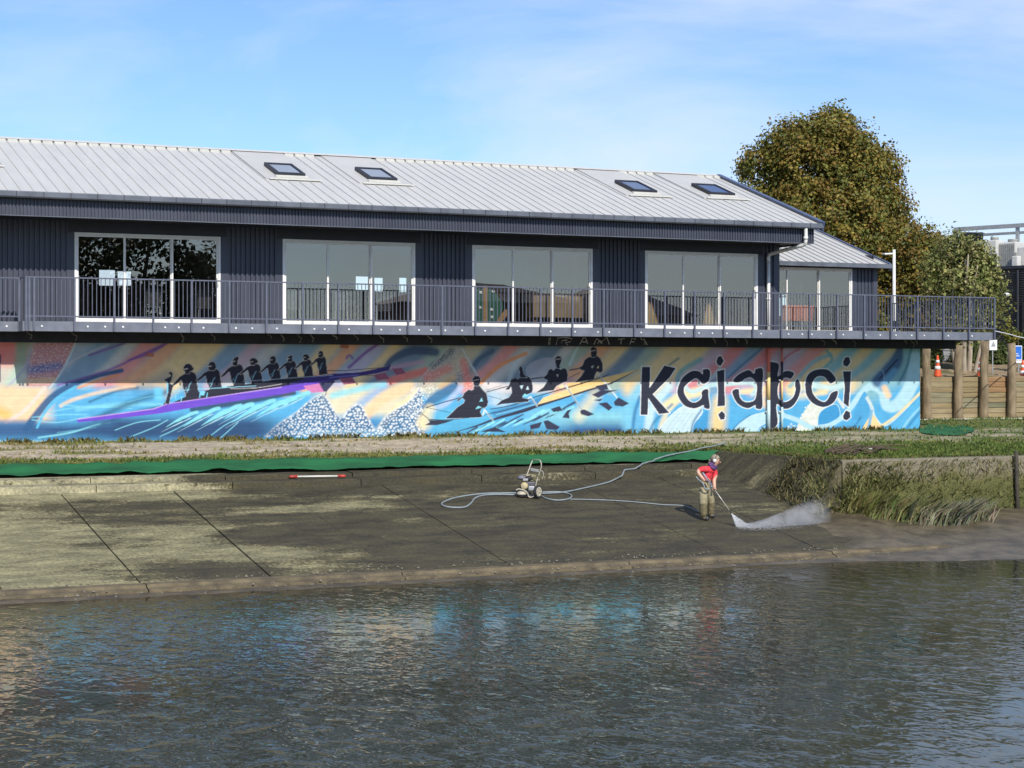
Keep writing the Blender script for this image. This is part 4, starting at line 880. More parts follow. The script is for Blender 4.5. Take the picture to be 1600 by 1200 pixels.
stroke(Z4([(560, 482, 1.6), (720, 452, 2.2), (900, 388, 2), (1060, 342, 2.4), (1310, 268, 2.2), (1395, 235, .8)]), 2, INK, 1, .2)
stroke(Z4([(75, 505), (135, 552), (240, 557), (370, 545), (500, 525), (620, 500), (840, 440)]), 1.7, INK2, 1, .2, curve=False); stroke(Z4([(250, 545), (420, 533), (520, 515)]), 3.4, (110, 202, 236), .9, .3)
poly(Z4([(105, 592), (142, 572), (128, 556), (240, 560), (310, 556), (250, 576), (190, 592)]), INK2, 1)
for q, w in (([(115, 470), (230, 435), (340, 405), (375, 400)], 2.0), ([(115, 470), (285, 505)], 1.2), ([(535, 362), (690, 320)], 1.9), ([(530, 350), (640, 318)], 1.0), ([(535, 385), (640, 415)], 1.2), ([(840, 272), (940, 258)], 2.4), ([(1112, 210), (1180, 198)], 2.4), ([(1100, 268), (1180, 228)], 1.4)): stroke(Z4(q), w, INK2, 1, .2, curve=False)
for tor, head in (([(445, 315), (480, 312), (510, 350), (535, 375), (545, 430), (540, 458), (525, 470), (500, 476), (490, 500), (505, 535), (470, 540), (300, 545), (250, 546), (290, 510), (330, 470), (375, 440), (385, 420), (365, 402), (332, 432), (335, 413), (370, 392), (380, 370), (410, 345), (430, 352), (445, 345)], [(438, 268), (455, 250), (480, 252), (491, 270), (488, 305), (475, 322), (448, 320), (442, 295)]),
                  ([(705, 275), (735, 262), (755, 275), (770, 245), (800, 250), (830, 256), (850, 290), (856, 340), (850, 365), (800, 386), (782, 402), (830, 412), (825, 430), (700, 440), (640, 446), (598, 457), (640, 420), (690, 400), (710, 370), (706, 322), (690, 346), (664, 345), (690, 318)], [(758, 195), (775, 180), (786, 202), (790, 232), (818, 262), (768, 264), (764, 220)]),
                  ([(965, 210), (985, 200), (1000, 215), (1020, 190), (1050, 208), (1070, 195), (1090, 205), (1098, 240), (1095, 285), (1060, 300), (1020, 320), (1000, 350), (950, 355), (878, 367), (930, 330), (960, 280), (940, 272), (928, 262), (955, 240)], [(1008, 128), (1030, 110), (1052, 118), (1056, 140), (1048, 165), (1040, 180), (1048, 198), (1022, 198), (1014, 165)]),
                  ([(1215, 140), (1235, 125), (1262, 112), (1300, 108), (1325, 130), (1340, 165), (1342, 215), (1325, 228), (1300, 220), (1285, 250), (1280, 276), (1200, 286), (1148, 297), (1190, 255), (1215, 215), (1190, 207), (1172, 195), (1200, 180)], [(1256, 62), (1275, 46), (1298, 58), (1301, 90), (1296, 118), (1262, 122)])):
    poly(Z4(tor), INK, 1, OLN, .7); poly(Z4(head), INK, 1, OLN, .6)
for q, c_ in (([(485, 430), (500, 400), (509, 427)], CYAN), ([(456, 482), (475, 458), (502, 470)], CYAN), ([(765, 318), (790, 316), (778, 345)], PALE), ([(808, 345), (820, 318), (830, 345)], PALE), ([(780, 395), (800, 372), (830, 392)], CYAN), ([(1025, 325), (1060, 308), (1080, 320), (1060, 338)], CREAM), ([(1300, 196), (1312, 178), (1314, 198)], CREAM), ([(1020, 240), (1034, 238), (1028, 262)], GREYP), ([(1258, 185), (1280, 176), (1270, 200)], GREYP)): poly(Z4(q), c_, .95)
for q in ([(444, 282), (478, 276)], [(1015, 135), (1050, 132)], [(1262, 78), (1292, 72)]): stroke(Z4(q), 1.5, (222, 218, 212), .9, .3)
for q, w in (([(510, 520), (520, 485), (578, 557)], 2), ([(825, 405), (840, 395), (885, 460)], 2), ([(1085, 318), (1200, 490)], 2), ([(1315, 245), (1440, 400)], 1.8)): stroke(Z4(q), w + 1.4, (226, 240, 242), .9, .4, curve=False)
for q in ([(540, 508), (578, 557)], [(845, 408), (885, 460)], [(1100, 342), (1200, 490)], [(1318, 250), (1345, 285)]): stroke(Z4(q), 1.6, INK, .9, .3)
for q in ([(980, 480), (1040, 460), (1065, 490), (1000, 502)], [(1060, 540), (1095, 490), (1126, 480), (1105, 510), (1112, 546)], [(930, 565), (960, 558), (1045, 605), (1020, 626), (950, 620)], [(835, 592), (920, 570), (900, 612), (840, 622)], [(495, 637), (590, 605), (668, 640)], [(1183, 492), (1212, 482), (1282, 516), (1240, 531), (1190, 516)], [(1418, 432), (1450, 400), (1524, 441), (1480, 463), (1425, 456)], [(1265, 382), (1330, 350), (1447, 350), (1380, 367), (1310, 402)], [(1278, 418), (1342, 408), (1322, 427)], [(1310, 442), (1370, 433), (1408, 470), (1382, 492), (1352, 470)], [(1290, 320), (1370, 305), (1380, 345), (1320, 352)]): poly(Z4(q), (48, 52, 78), 1)
# round drain outlets with a red ring
for cx_, cy_ in ((234, 554), (538, 541)): stroke([(cx_ - 4, cy_), (cx_ + 4, cy_ + .5)], 7, (170, 84, 70), .8, .2); stroke([(cx_ - 3, cy_), (cx_ + 3, cy_ + .5)], 4.5, (196, 120, 90), .8, .3)
stroke([(-2, 556), (-2, 566)], 8, (40, 34, 90), 1, .1); stroke([(-2, 572), (-2, 596)], 6, (40, 34, 90), 1, .1)
# sample the paint onto the wall's vertices
C *= 0.84
mx0, mx1 = 6.3, 34.5; nx_ = 1330; nz_ = 150
vx = np.linspace(mx0, mx1, nx_); vz = np.linspace(MZ0, MZ1, nz_)
VX, VZ = np.meshgrid(vx, vz)
dep = VX * SY + W * CY
cu = ((800 + F * (VX * CY - W * SY) / dep) - OX) * S - .5; cv = ((584 - F * (VZ - E) / dep) - OY) * S - .5
cu = np.clip(cu, 0, CWd - 2); cv = np.clip(cv, 0, CHt - 2); iu = cu.astype(int); iv = cv.astype(int); fu = (cu - iu)[..., None]; fv = (cv - iv)[..., None]
col = (C[iv, iu] * (1 - fu) + C[iv, iu + 1] * fu) * (1 - fv) + (C[iv + 1, iu] * (1 - fu) + C[iv + 1, iu + 1] * fu) * fv
def wall_relief(X, Z):        # block courses: joints pressed 4 mm into the face
    h = .2; r = (Z - MZ0) / h; fr = np.abs(r - np.round(r)) * h
    off = (np.floor(r) % 2) * .2; c_ = (X + off) / .4; fc = np.abs(c_ - np.round(c_)) * .4
    return np.where((fr < .009) | (fc < .007), .004, 0.0)
verts = np.stack([VX, W + wall_relief(VX, VZ), VZ], -1).reshape(-1, 3)
ii, jj = np.meshgrid(np.arange(nx_ - 1), np.arange(nz_ - 1)); a0 = (jj * nx_ + ii).ravel()
quads = np.stack([a0, a0 + 1, a0 + 1 + nx_, a0 + nx_], -1)
me = bpy.data.meshes.new('mural_wall'); me.vertices.add(len(verts)); me.vertices.foreach_set('co', verts.ravel().astype(np.float32))
me.loops.add(len(quads) * 4); me.loops.foreach_set('vertex_index', quads.ravel().astype(np.int32))
me.polygons.add(len(quads)); me.polygons.foreach_set('loop_start', np.arange(0, len(quads) * 4, 4, dtype=np.int32)); me.polygons.foreach_set('loop_total', np.full(len(quads), 4, np.int32))
me.update(calc_edges=True)
at = me.color_attributes.new('paint', 'FLOAT_COLOR', 'POINT'); at.data.foreach_set('color', np.concatenate([col.reshape(-1, 3), np.ones((len(verts), 1))], 1).ravel().astype(np.float32))
M_MURAL = pm('mural_paint', (1.0, 1.0, 1.0), (0.90, 0.90, 0.90), 5, .75, bump=.12, bscale=60, attr='paint')
me.materials.append(M_MURAL); mural = link('mural_wall', me, bh)
mb = MB(); mb.box((X0, W - .012, MZ1), (34.5, W + .2, MZ1 + .002)); mb.build('wall_top_strip', M_CONC, bh)
mb = MB(); mb.box((X0, W, MZ0), (6.3, W + .2, MZ1)); mb.build('mural_wall_end', M_CONC, bh)
# painted downpipes standing on the mural
def painted_pipe(px, r, cols):
    X = P(px, 600, W - .1).x
    for (za, zb, c_) in cols:
        m_ = pm('painted_pipe_%d_%d' % (px, int((zb - E) * 100)), srgb(*c_, .8)[:3], srgb(*c_, .72)[:3], 6, .6)
        mb = MB(); mb.tube([(X, W - .10, za), (X, W - .10, zb)], r, 10); mb.build('painted_downpipe', m_, bh, smooth=True)
painted_pipe(1201, .05, [(E + .05, Zdb - .0, (226, 120, 104)), (E - .75, E + .05, (250, 220, 150)), (E - 1.64, E - .75, (212, 236, 240))])
painted_pipe(1222, .033, [(E + .35, E + .75, (222, 130, 116)), (E - .2, E + .35, INK2), (E - .75, E - .2, (250, 214, 150)), (E - .95, E - .75, INK2), (E - 1.64, E - .95, (200, 232, 238))])
for px in (1201, 1222):
    for zz in (-1.1, -.2):
        X = P(px, 600, W - .1).x; mb = MB(); mb.box((X - .07, W - .07, E + zz), (X + .07, W - .003, E + zz + .04)); mb.build('pipe_bracket', M_PVC, bh)

# ------------------------------------------------------------------ concrete bank walls right of the ramp
def bank_mat(name):
    m = bpy.data.materials.new(name); m.use_nodes = True
    nt = m.node_tree; n = nt.nodes; l = nt.links; b = n['Principled BSDF']; b.inputs['Roughness'].default_value = .9
    ge = n.new('ShaderNodeNewGeometry'); sp = n.new('ShaderNodeSeparateXYZ'); l.new(ge.outputs['Position'], sp.inputs[0])
    nz = n.new('ShaderNodeTexNoise'); nz.inputs['Scale'].default_value = 1.6; nz.inputs['Detail'].default_value = 8; l.new(ge.outputs['Position'], nz.inputs['Vector'])
    nf = n.new('ShaderNodeTexNoise'); nf.inputs['Scale'].default_value = 22; nf.inputs['Detail'].default_value = 5; l.new(ge.outputs['Position'], nf.inputs['Vector'])
    mr = n.new('ShaderNodeMapRange'); mr.inputs[1].default_value = E - 3.3; mr.inputs[2].default_value = E - 1.95; l.new(sp.outputs['Z'], mr.inputs[0])
    ad = n.new('ShaderNodeMath'); ad.operation = 'MULTIPLY_ADD'; ad.inputs[1].default_value = .75; l.new(nz.outputs['Fac'], ad.inputs[0]); l.new(mr.outputs[0], ad.inputs[2])
    cr_ = n.new('ShaderNodeValToRGB'); e = cr_.color_ramp.elements
    e[0].position = .45; e[0].color = (.070, .080, .020, 1); e[1].position = 1.0; e[1].color = (.20, .175, .125, 1)
    k = e.new(.80); k.color = (.110, .108, .035, 1); k = e.new(.91); k.color = (.16, .14, .085, 1)
    mp2 = n.new('ShaderNodeMath'); mp2.operation = 'MULTIPLY'; mp2.inputs[1].default_value = .8; l.new(ad.outputs[0], mp2.inputs[0]); l.new(mp2.outputs[0], cr_.inputs['Fac'])
    mx = n.new('ShaderNodeMixRGB'); mx.blend_type = 'MULTIPLY'; mx.inputs['Fac'].default_value = .8
    sc = n.new('ShaderNodeValToRGB'); sc.color_ramp.elements[0].position = .3; sc.color_ramp.elements[1].position = .7; sc.color_ramp.elements[0].color = (.55, .55, .5, 1); sc.color_ramp.elements[1].color = (1.3, 1.3, 1.2, 1)
    l.new(nf.outputs['Fac'], sc.inputs['Fac']); l.new(cr_.outputs['Color'], mx.inputs['Color1']); l.new(sc.outputs['Color'], mx.inputs['Color2']); l.new(mx.outputs['Color'], b.inputs['Base Color'])
    bp = n.new('ShaderNodeBump'); bp.inputs['Strength'].default_value = .6; bp.inputs['Distance'].default_value = .05; l.new(nf.outputs['Fac'], bp.inputs['Height']); l.new(bp.outputs[0], b.inputs['Normal'])
    return m
M_BANK = bank_mat('algae_concrete'); M_WING = ramp_mat('wing_wall_concrete', -.1, -.15, pale=(.15, .135, .09))
def rough_wall(name, pts_bot, pts_top, mat, th, seg=40):
    pass
TOPZ = E - 1.935
wing = MB(); nseg = 30; vv = []
for i in range(nseg + 1):
    yy = lerp(34.45, 40.3, i / nseg); zt = lerp(TOPZ, E - 1.945, i / nseg) + .02 * mnoise.noise(Vector((yy * 2, 3, 0)))
    vv += [(XW - .95 + .03 * mnoise.noise(Vector((yy * 3, 0, 0))), yy, ramp_z(min(yy, 38.3)) - .12), (XW + .0, yy, zt), (XW + .22, yy, zt + .005), (XW + .22, yy, E - 3.7)]
wing.add(vv, [(4 * i + q, 4 * i + 4 + q, 4 * i + 4 + (q + 1) % 4, 4 * i + (q + 1) % 4) for i in range(nseg) for q in range(4)] + [(0, 1, 2, 3), (4 * nseg + 3, 4 * nseg + 2, 4 * nseg + 1, 4 * nseg)])
tag(wing.build('wing_wall', M_WING), 'dark concrete side wall at the right edge of the boat ramp', 'wall')
rw = thing('retaining_wall', 'long algae-stained concrete retaining wall at the river edge on the right', 'wall', (30, 34.5, E - 3.2))
xj = P(1583, 760, 34.4).x
for (xa, xb) in ((XW - .05, xj - .02), (xj + .02, 60)):
    mb = MB(); ns = int((xb - xa) / .25); vv = []
    for i in range(ns + 1):
        xx = lerp(xa, xb, i / ns)
        r = lambda s_, z_: .02 * mnoise.noise(Vector((xx * 1.8, s_, z_)))
        vv += [(xx, 34.28 + r(0, 1), E - 3.75), (xx, 34.36 + r(1, 0), E - 2.7), (xx, 34.40 + r(2, 0) * .4, TOPZ - .03 + r(5, 0) * .6), (xx, 34.43, TOPZ + r(5, 0) * .6), (xx, 34.72, TOPZ + .01), (xx, 34.72, E - 3.75)]
    mb.add(vv, [(6 * i + q, 6 * i + 6 + q, 6 * i + 6 + (q + 1) % 6, 6 * i + (q + 1) % 6) for i in range(ns) for q in range(6)] + [tuple(range(6)), tuple(6 * ns + 5 - q for q in range(6))])
    mb.build('wall_panel', M_BANK, rw)
M_PILE = pm('wet_timber', (0.06, 0.05, 0.035), (0.03, 0.026, 0.018), 6, .8, bump=.4)
mb = MB(); mb.tube([(xj, 34.22, E - 3.9), (xj, 34.27, E - 2.6), (xj + .01, 34.3, E - 1.80)], [.06, .05, .045], 8)
tag(mb.build('mooring_post', M_PILE, smooth=True), 'thin dark timber post against the retaining wall near right edge', 'post')

# ------------------------------------------------------------------ timber wall with poles, earth bank behind
tw = thing('timber_retaining_wall', 'pine board retaining wall between round poles right of the mural', 'wall', (39, 50, E - 1.5))
TY = 50.0
tones = [pm('board_%d' % i, c, tuple(k_ * .68 for k_ in c), 2.2, .8, bump=.35, bscale=8, stretch=(.6, 1, 7)) for i, c in enumerate(((.31, .235, .12), (.28, .21, .105), (.33, .26, .145), (.33, .19, .085), (.18, .175, .10), (.27, .235, .14)))]
pole_px = [1448, 1497, 1537, 1581]
pole_x = [P(a, 600, TY - .16).x for a in pole_px]; pole_x += [pole_x[-1] + 1.55, pole_x[-1] + 3.1]
bx_edges = [34.72] + pole_x
zb, zt = E - 1.50, E - .10; nb = 8; bhh = (zt - zb) / nb
for i in range(len(bx_edges) - 1):
    for k_ in range(nb):
        mb = MB(); j = random.uniform(-.012, .012)
        mb.box((bx_edges[i] + .004, TY + j, zb + k_ * bhh + .005), (bx_edges[i + 1] - .004, TY + .06 + j, zb + (k_ + 1) * bhh - .006))
        t_ = random.choice((0, 0, 1, 1, 2, 2, 5)); 
        if i == 3: t_ = (0, 2, 4, 1, 0, 3, 3, 3)[k_]
        if i == 1 and k_ == 3: t_ = 5
        bevel(mb.build('board', tones[t_], tw), .008, 1)
mb = MB(); mb.box((34.7, TY - .5, E - 1.56), (50, TY + .05, E - 1.495)); mb.build('concrete_footing', M_CLOSE, tw)
M_POLE = pm('weathered_pole', (0.30, 0.225, 0.135), (0.15, 0.11, 0.065), 5, .85, bump=.5, bscale=14, stretch=(1, 1, .35))
for i, X in enumerate(pole_x):
    t_ = (586 - 1, ) ; top = E + (.97, .95, 1.10, 1.03, .98, 1.0)[i]
    pts = []; rs = []
    for q in range(9):
        zz = lerp(E - 1.62, top, q / 8); pts.append((X + .015 * math.sin(q * 1.7 + i) + .02 * (q / 8) * ((i % 3) - 1), TY - .17 + .01 * math.cos(q + i), zz)); rs.append(.155 - .02 * q / 8 + .006 * math.sin(q * 2.1 + i))
    mb = MB(); mb.tube(pts, rs, 12); o = mb.build('timber_pole', M_POLE, smooth=False)
    o.data.polygons.foreach_set('use_smooth', [len(p.vertices) == 4 for p in o.data.polygons])
    tag(o, ('leftmost round timber pole, beside the right end of the mural', 'second round timber pole from the mural, right of the traffic cone', 'third round timber pole, below the end of the balcony', 'round timber pole in front of the blue sign', 'round timber pole just past the right edge of the photo', 'farther round timber pole past the right edge of the photo')[i], 'pole', 'round poles along the timber wall')
M_EARTH = pm('bare_earth', (1.1, 1.1, 1.1), (.7, .7, .7), 5, .95, bump=.8, bscale=9, attr='tint')
def bank_z(X, Y): return E - .12 + .55 * sstep(50.1, 57, Y) + .12 * fbm(X, Y, .6) + .05 * fbm(X, Y, 2.4)
def bank_c(X, Y, Z):
    g = sstep(.0, .35, fbm(X, Y, .8, 4, z=2)); k_ = 1 + .4 * fbm(X, Y, 2.5, 4, z=9)
    return tuple(c * k_ for c in mixc3((.30, .215, .12), (.10, .10, .035), g))
struct(grid_mesh('earth_bank', [float(a) for a in np.arange(34.7, 80, .25)], [float(a) for a in np.arange(50.06, 75, .25)], bank_z, M_EARTH, bank_c))

M_CONE = pm('cone_orange', (0.75, 0.10, 0.02), (0.62, 0.08, 0.018), 7, .5); M_CONEW = pm('cone_band', (0.8, 0.8, 0.78), (0.6, 0.6, 0.58), 7, .4); M_CONEB = pm('cone_foot', (0.05, 0.05, 0.05), None, 7, .6)
def cone(x, Y, label, dz=0):
    p = P(x, 586, Y); z0 = bank_z(p.x, Y) + .0 + dz
    t_ = thing('traffic_cone', label, 'traffic cone', (p.x, Y, z0), 'traffic cones on the earth bank')
    mb = MB(); mb.box((p.x - .18, Y - .18, z0), (p.x + .18, Y + .18, z0 + .04)); mb.build('foot', M_CONEB, t_)
    mb = MB(); mb.lathe((p.x, Y, z0 + .035), [(0, .135), (.04, .13), (.68, .035), (.72, .03), (.72, .0)], 16); mb.build('cone_body', M_CONE, t_, smooth=True)
    for h0, h1 in ((.24, .36), (.46, .56)):
        rr = lambda h: .138 - .148 * h
        mb = MB(); mb.lathe((p.x, Y, z0 + .035), [(h0, rr(h0) + .004), (h1, rr(h1) + .004)], 16); mb.build('reflective_band', M_CONEW, t_, smooth=True)
cone(1465, 50.5, 'orange and white traffic cone standing between the two leftmost timber poles')
cone(1532, 50.6, 'orange traffic cone mostly hidden behind the third timber pole', -.1)
cone(1598, 51.2, 'orange traffic cone at the right edge beyond the blue sign pole', -.2)

# signs on the bank
M_BLUE = pm('sign_blue', (0.03, 0.16, 0.60), (0.025, 0.13, 0.5), 5, .4); M_WHITE = pm('sign_white', (0.78, 0.79, 0.8), (0.7, 0.7, 0.72), 5, .5); M_GALV = pm('galvanised', (0.40, 0.41, 0.42), (0.3, 0.31, 0.32), 8, .45, metal=.3)
sy = 53.0; a = P(1575, 563, sy); b = P(1597, 540, sy)
s_ = thing('blue_sign', 'blue rectangular sign with white border behind the fourth timber pole', 'sign', ((a.x + b.x) / 2, sy, bank_z(a.x, sy)))
mb = MB(); mb.box((a.x, sy, a.z), (b.x, sy + .02, b.z)); bevel(mb.build('border_plate', M_WHITE, s_), .004)
mb = MB(); mb.box((a.x + .03, sy - .006, a.z + .04), (b.x - .03, sy - .001, b.z - .03)); mb.build('blue_panel', M_BLUE, s_)
for k_, (u0, u1) in enumerate(((.12, .45), (.12, .38), (.55, .8), (.55, .72))):
    mb = MB(); z_ = lerp(a.z, b.z, (.28, .42, .28, .42)[k_]); mb.box((lerp(a.x, b.x, u0), sy - .012, z_), (lerp(a.x, b.x, u1), sy - .007, z_ + .025)); mb.build('white_text_line', M_WHITE, s_)
mb = MB(); mb.box((a.x + .1, sy - .005, a.z - .09), (b.x + .12, sy + .02, a.z - .01)); mb.build('lower_plate', M_WHITE, s_)
for u in (.2, .8):
    xx = lerp(a.x, b.x, u); mb = MB(); mb.tube([(xx, sy + .05, bank_z(xx, sy) - .1), (xx, sy + .05, b.z)], .025, 8); mb.build('sign_post', M_GALV, s_)
sy = 52.4; a = P(1546, 547, sy); b = P(1558, 531, sy)
s_ = thing('white_sign', 'small white sign on a thin post under the balcony corner', 'sign', ((a.x + b.x) / 2, sy, bank_z(a.x, sy)))
mb = MB(); mb.box((a.x, sy, a.z), (b.x, sy + .015, b.z)); mb.build('plate', M_WHITE, s_)
mb = MB(); mb.prism([Vector((lerp(a.x, b.x, .2), sy - .006, lerp(a.z, b.z, .35))), Vector((lerp(a.x, b.x, .8), sy - .006, lerp(a.z, b.z, .35))), Vector((lerp(a.x, b.x, .5), sy - .006, lerp(a.z, b.z, .88)))], (0, .004, 0)); mb.build('grey_symbol', M_GALV, s_)
mb = MB(); mb.tube([((a.x + b.x) / 2, sy + .04, bank_z(a.x, sy) - .1), ((a.x + b.x) / 2, sy + .04, b.z)], .022, 8); mb.build('sign_post', M_GALV, s_)
mb = MB(); pts = [P(1553, 517, 43.6), P(1576, 522, 46), P(1600, 528, 48), P(1660, 536, 51)]
mb.tube(smooth_path(pts, 6), .016, 6); tag(mb.build('white_rope', M_WHITE, smooth=True), 'white rope running from the balcony corner down to the right', 'rope')

# lamp post behind the balcony
lx = P(1397, 450, 50.4).x; t_ = thing('street_lamp', 'white lamp post with short arm beside the autumn tree', 'lamp post', (lx, 50.4, E - 1.5))
zt_ = P(1397, 390, 50.4).z
mb = MB(); mb.tube([(lx, 50.4, E - 1.55), (lx, 50.4, E + 1.9), (lx, 50.4, zt_)], [.075, .06, .05], 10); mb.build('pole', M_PVC, t_, smooth=True)
mb = MB(); mb.tube([(lx, 50.4, zt_ - .13), (lx - .14, 50.4, zt_ - .14)], .022, 8); mb.build('arm', M_PVC, t_)
mb = MB(); mb.obox((lx - .27, 50.4, zt_ - .15), (.16, 0, .01), (0, .08, 0), (-.003, 0, .028)); bevel(mb.build('lamp_head', M_WHITE, t_), .02)
mb = MB(); mb.box((lx - .07, 50.32, E + 1.5), (lx + .07, 50.48, E + 1.75)); mb.build('control_box', M_BLACK, t_)

# ------------------------------------------------------------------ foliage
def leaf_mat(name, rough=.6, trans=.25): return pm(name, (1.15, 1.15, 1.15), (.75, .75, .75), 2.0, rough, attr='tint', trans=trans, spec=.3)
M_LEAF = leaf_mat('foliage')
def leafcloud(name, lobes, nclump, nleaf, size, palette, parent=None, seed=1, sig=.3, shell=.45, mat=None, droop=0.0, flat=.0):
    rng = np.random.default_rng(seed)
    lob = [(np.array(c), np.array(r)) for c, r in lobes]; wts = np.array([np.prod(r) ** (2 / 3) for _, r in lob]); wts /= wts.sum()
    def sample(k):
        idx = rng.choice(len(lob), k, p=wts); d = rng.normal(size=(k, 3)); d /= np.linalg.norm(d, axis=1)[:, None]
        rad = (shell + (1 - shell) * rng.random(k) ** .6) * rng.uniform(.9, 1.06, k)
        cc = np.array([l_[0] for l_ in lob])[idx]; rr = np.array([l_[1] for l_ in lob])[idx]
        return cc + d * rr * rad[:, None]
    cl_ = sample(nclump); which = rng.integers(0, nclump, nleaf)
    csig = sig * rng.uniform(.5, 1.35, nclump)
    pos = cl_[which] + rng.normal(size=(nleaf, 3)) * csig[which][:, None] * np.array([1, 1, .8])
    dd = pos - cl_[which]; ln = np.linalg.norm(dd, axis=1)[:, None]; lim = 2.3 * sig; pos = cl_[which] + dd * np.minimum(1, lim / (ln + 1e-6))
    pos[:, 2] -= droop * rng.random(nleaf)
    ctr = cl_.mean(0); outw = pos - ctr; outw /= np.linalg.norm(outw, axis=1)[:, None] + 1e-6; lo = pos - cl_[which]; lo /= np.linalg.norm(lo, axis=1)[:, None] + 1e-6
    n_ = rng.normal(size=(nleaf, 3)) * .75 + outw * .6 + lo * .7 + np.array([0, 0, .25]); n_ /= np.linalg.norm(n_, axis=1)[:, None]
    t_ = np.cross(n_, rng.normal(size=(nleaf, 3))); t_ /= np.linalg.norm(t_, axis=1)[:, None]; b_ = np.cross(n_, t_)
    s_ = size * rng.uniform(.55, 1.3, nleaf)[:, None]
    v = np.stack([pos - t_ * s_ * .5, pos + b_ * s_ * .32 + n_ * s_ * .06, pos + t_ * s_ * .5, pos - b_ * s_ * .32 + n_ * s_ * .06], 1).reshape(-1, 3)
    pal = np.array(palette); pc = rng.integers(0, len(pal), nclump); pick = np.where(rng.random(nleaf) < .55, pc[which], rng.integers(0, len(pal), nleaf))
    colr = pal[pick] * rng.uniform(.7, 1.3, nleaf)[:, None]
    me = bpy.data.meshes.new(name); me.vertices.add(len(v)); me.vertices.foreach_set('co', v.ravel().astype(np.float32))
    me.loops.add(nleaf * 4); me.loops.foreach_set('vertex_index', np.arange(nleaf * 4, dtype=np.int32))
    me.polygons.add(nleaf); me.polygons.foreach_set('loop_start', np.arange(0, nleaf * 4, 4, dtype=np.int32)); me.polygons.foreach_set('loop_total', np.full(nleaf, 4, np.int32)); me.update(calc_edges=True)
    at_ = me.color_attributes.new('tint', 'FLOAT_COLOR', 'CORNER'); at_.data.foreach_set('color', np.concatenate([np.repeat(colr, 4, 0), np.ones((nleaf * 4, 1))], 1).ravel().astype(np.float32))
    me.materials.append(mat or M_LEAF); return link(name, me, parent)
M_BARK = pm('bark', (0.17, 0.135, 0.10), (0.09, 0.07, 0.05), 6, .9, bump=.6, stretch=(1, 1, .3)); M_BARKP = pm('pale_bark', (0.42, 0.36, 0.27), (0.28, 0.23, 0.17), 6, .85, stretch=(1, 1, .3))
def lobe(x, y, dep, rx, ry, rd=None):
    k_ = dep / F; return (PD(x, y, dep), (rx * k_, (rd or rx) * k_, ry * k_))
def limbs(mb, base, tips, r0):
    base = Vector(base)
    for t_ in tips:
        t_ = Vector(t_); mid = base.lerp(t_, .5) + Vector((random.uniform(-.3, .3), random.uniform(-.3, .3), .2))
        mb.tube(smooth_path([base, mid, t_], 4), [r0 * (1 - .85 * i / 8) for i in range(9)], 7)
D = 74
big = thing('autumn_tree', 'tall rounded tree turning brown and olive behind the boathouse', 'tree', PD(1290, 584 + 66, D))
lobes = [lobe(1285, 275, D, 92, 100), lobe(1255, 250, D, 60, 70), lobe(1300, 225, D, 45, 55), lobe(1195, 275, D, 50, 45), lobe(1225, 235, D, 35, 38), lobe(1350, 300, D, 62, 80), lobe(1335, 245, D, 40, 45), lobe(1290, 380, D, 125, 110), lobe(1385, 340, D, 38, 55), lobe(1400, 420, D, 70, 90), lobe(1440, 400, D - 2, 42, 52), lobe(1450, 450, D - 2, 50, 70), lobe(1200, 350, D, 55, 70), lobe(1400, 505, D - 1, 75, 60), lobe(1460, 510, D - 2, 50, 50), lobe(1330, 500, D, 60, 60)]
leafcloud('crown', lobes, 1700, 140000, .15, [(.22, .185, .036), (.19, .178, .034), (.25, .175, .036), (.21, .13, .030), (.15, .165, .036), (.12, .14, .032), (.28, .21, .04)], big, 3, sig=.27, shell=.6)
mb = MB(); bt = PD(1290, 584 + 66, D); limbs(mb, bt, [PD(1290, 260, D), PD(1240, 300, D + 1), PD(1340, 310, D - 1)], .35); limbs(mb, PD(1290, 520, D), [PD(1200, 300, D), PD(1380, 380, D), PD(1420, 420, D), PD(1300, 220, D)], .2); mb.build('trunk', M_BARK, big, smooth=True)
D = 66
sm = thing('olive_tree', 'pale olive green tree with visible stems beyond the balcony end', 'tree', PD(1508, 640, D))
lobes = [lobe(1500, 385, D, 34, 28), lobe(1470, 410, D, 26, 36), lobe(1515, 435, D, 36, 40), lobe(1545, 440, D, 26, 34), lobe(1485, 450, D, 38, 40), lobe(1530, 480, D, 34, 40), lobe(1495, 500, D, 40, 40), lobe(1535, 400, D, 20, 24), lobe(1555, 470, D, 16, 22)]
leafcloud('crown', lobes, 420, 18000, .13, [(.25, .27, .08), (.31, .29, .105), (.19, .22, .06), (.34, .30, .125), (.14, .165, .05)], sm, 5, sig=.2, shell=.3, droop=.25)
mb = MB(); limbs(mb, PD(1508, 648, D), [PD(1508, 405, D - .6), PD(1513, 398, D - .8), PD(1492, 420, D - .5), PD(1528, 415, D - .7), PD(1545, 440, D)], .14); mb.build('trunk', M_BARKP, sm, smooth=True)
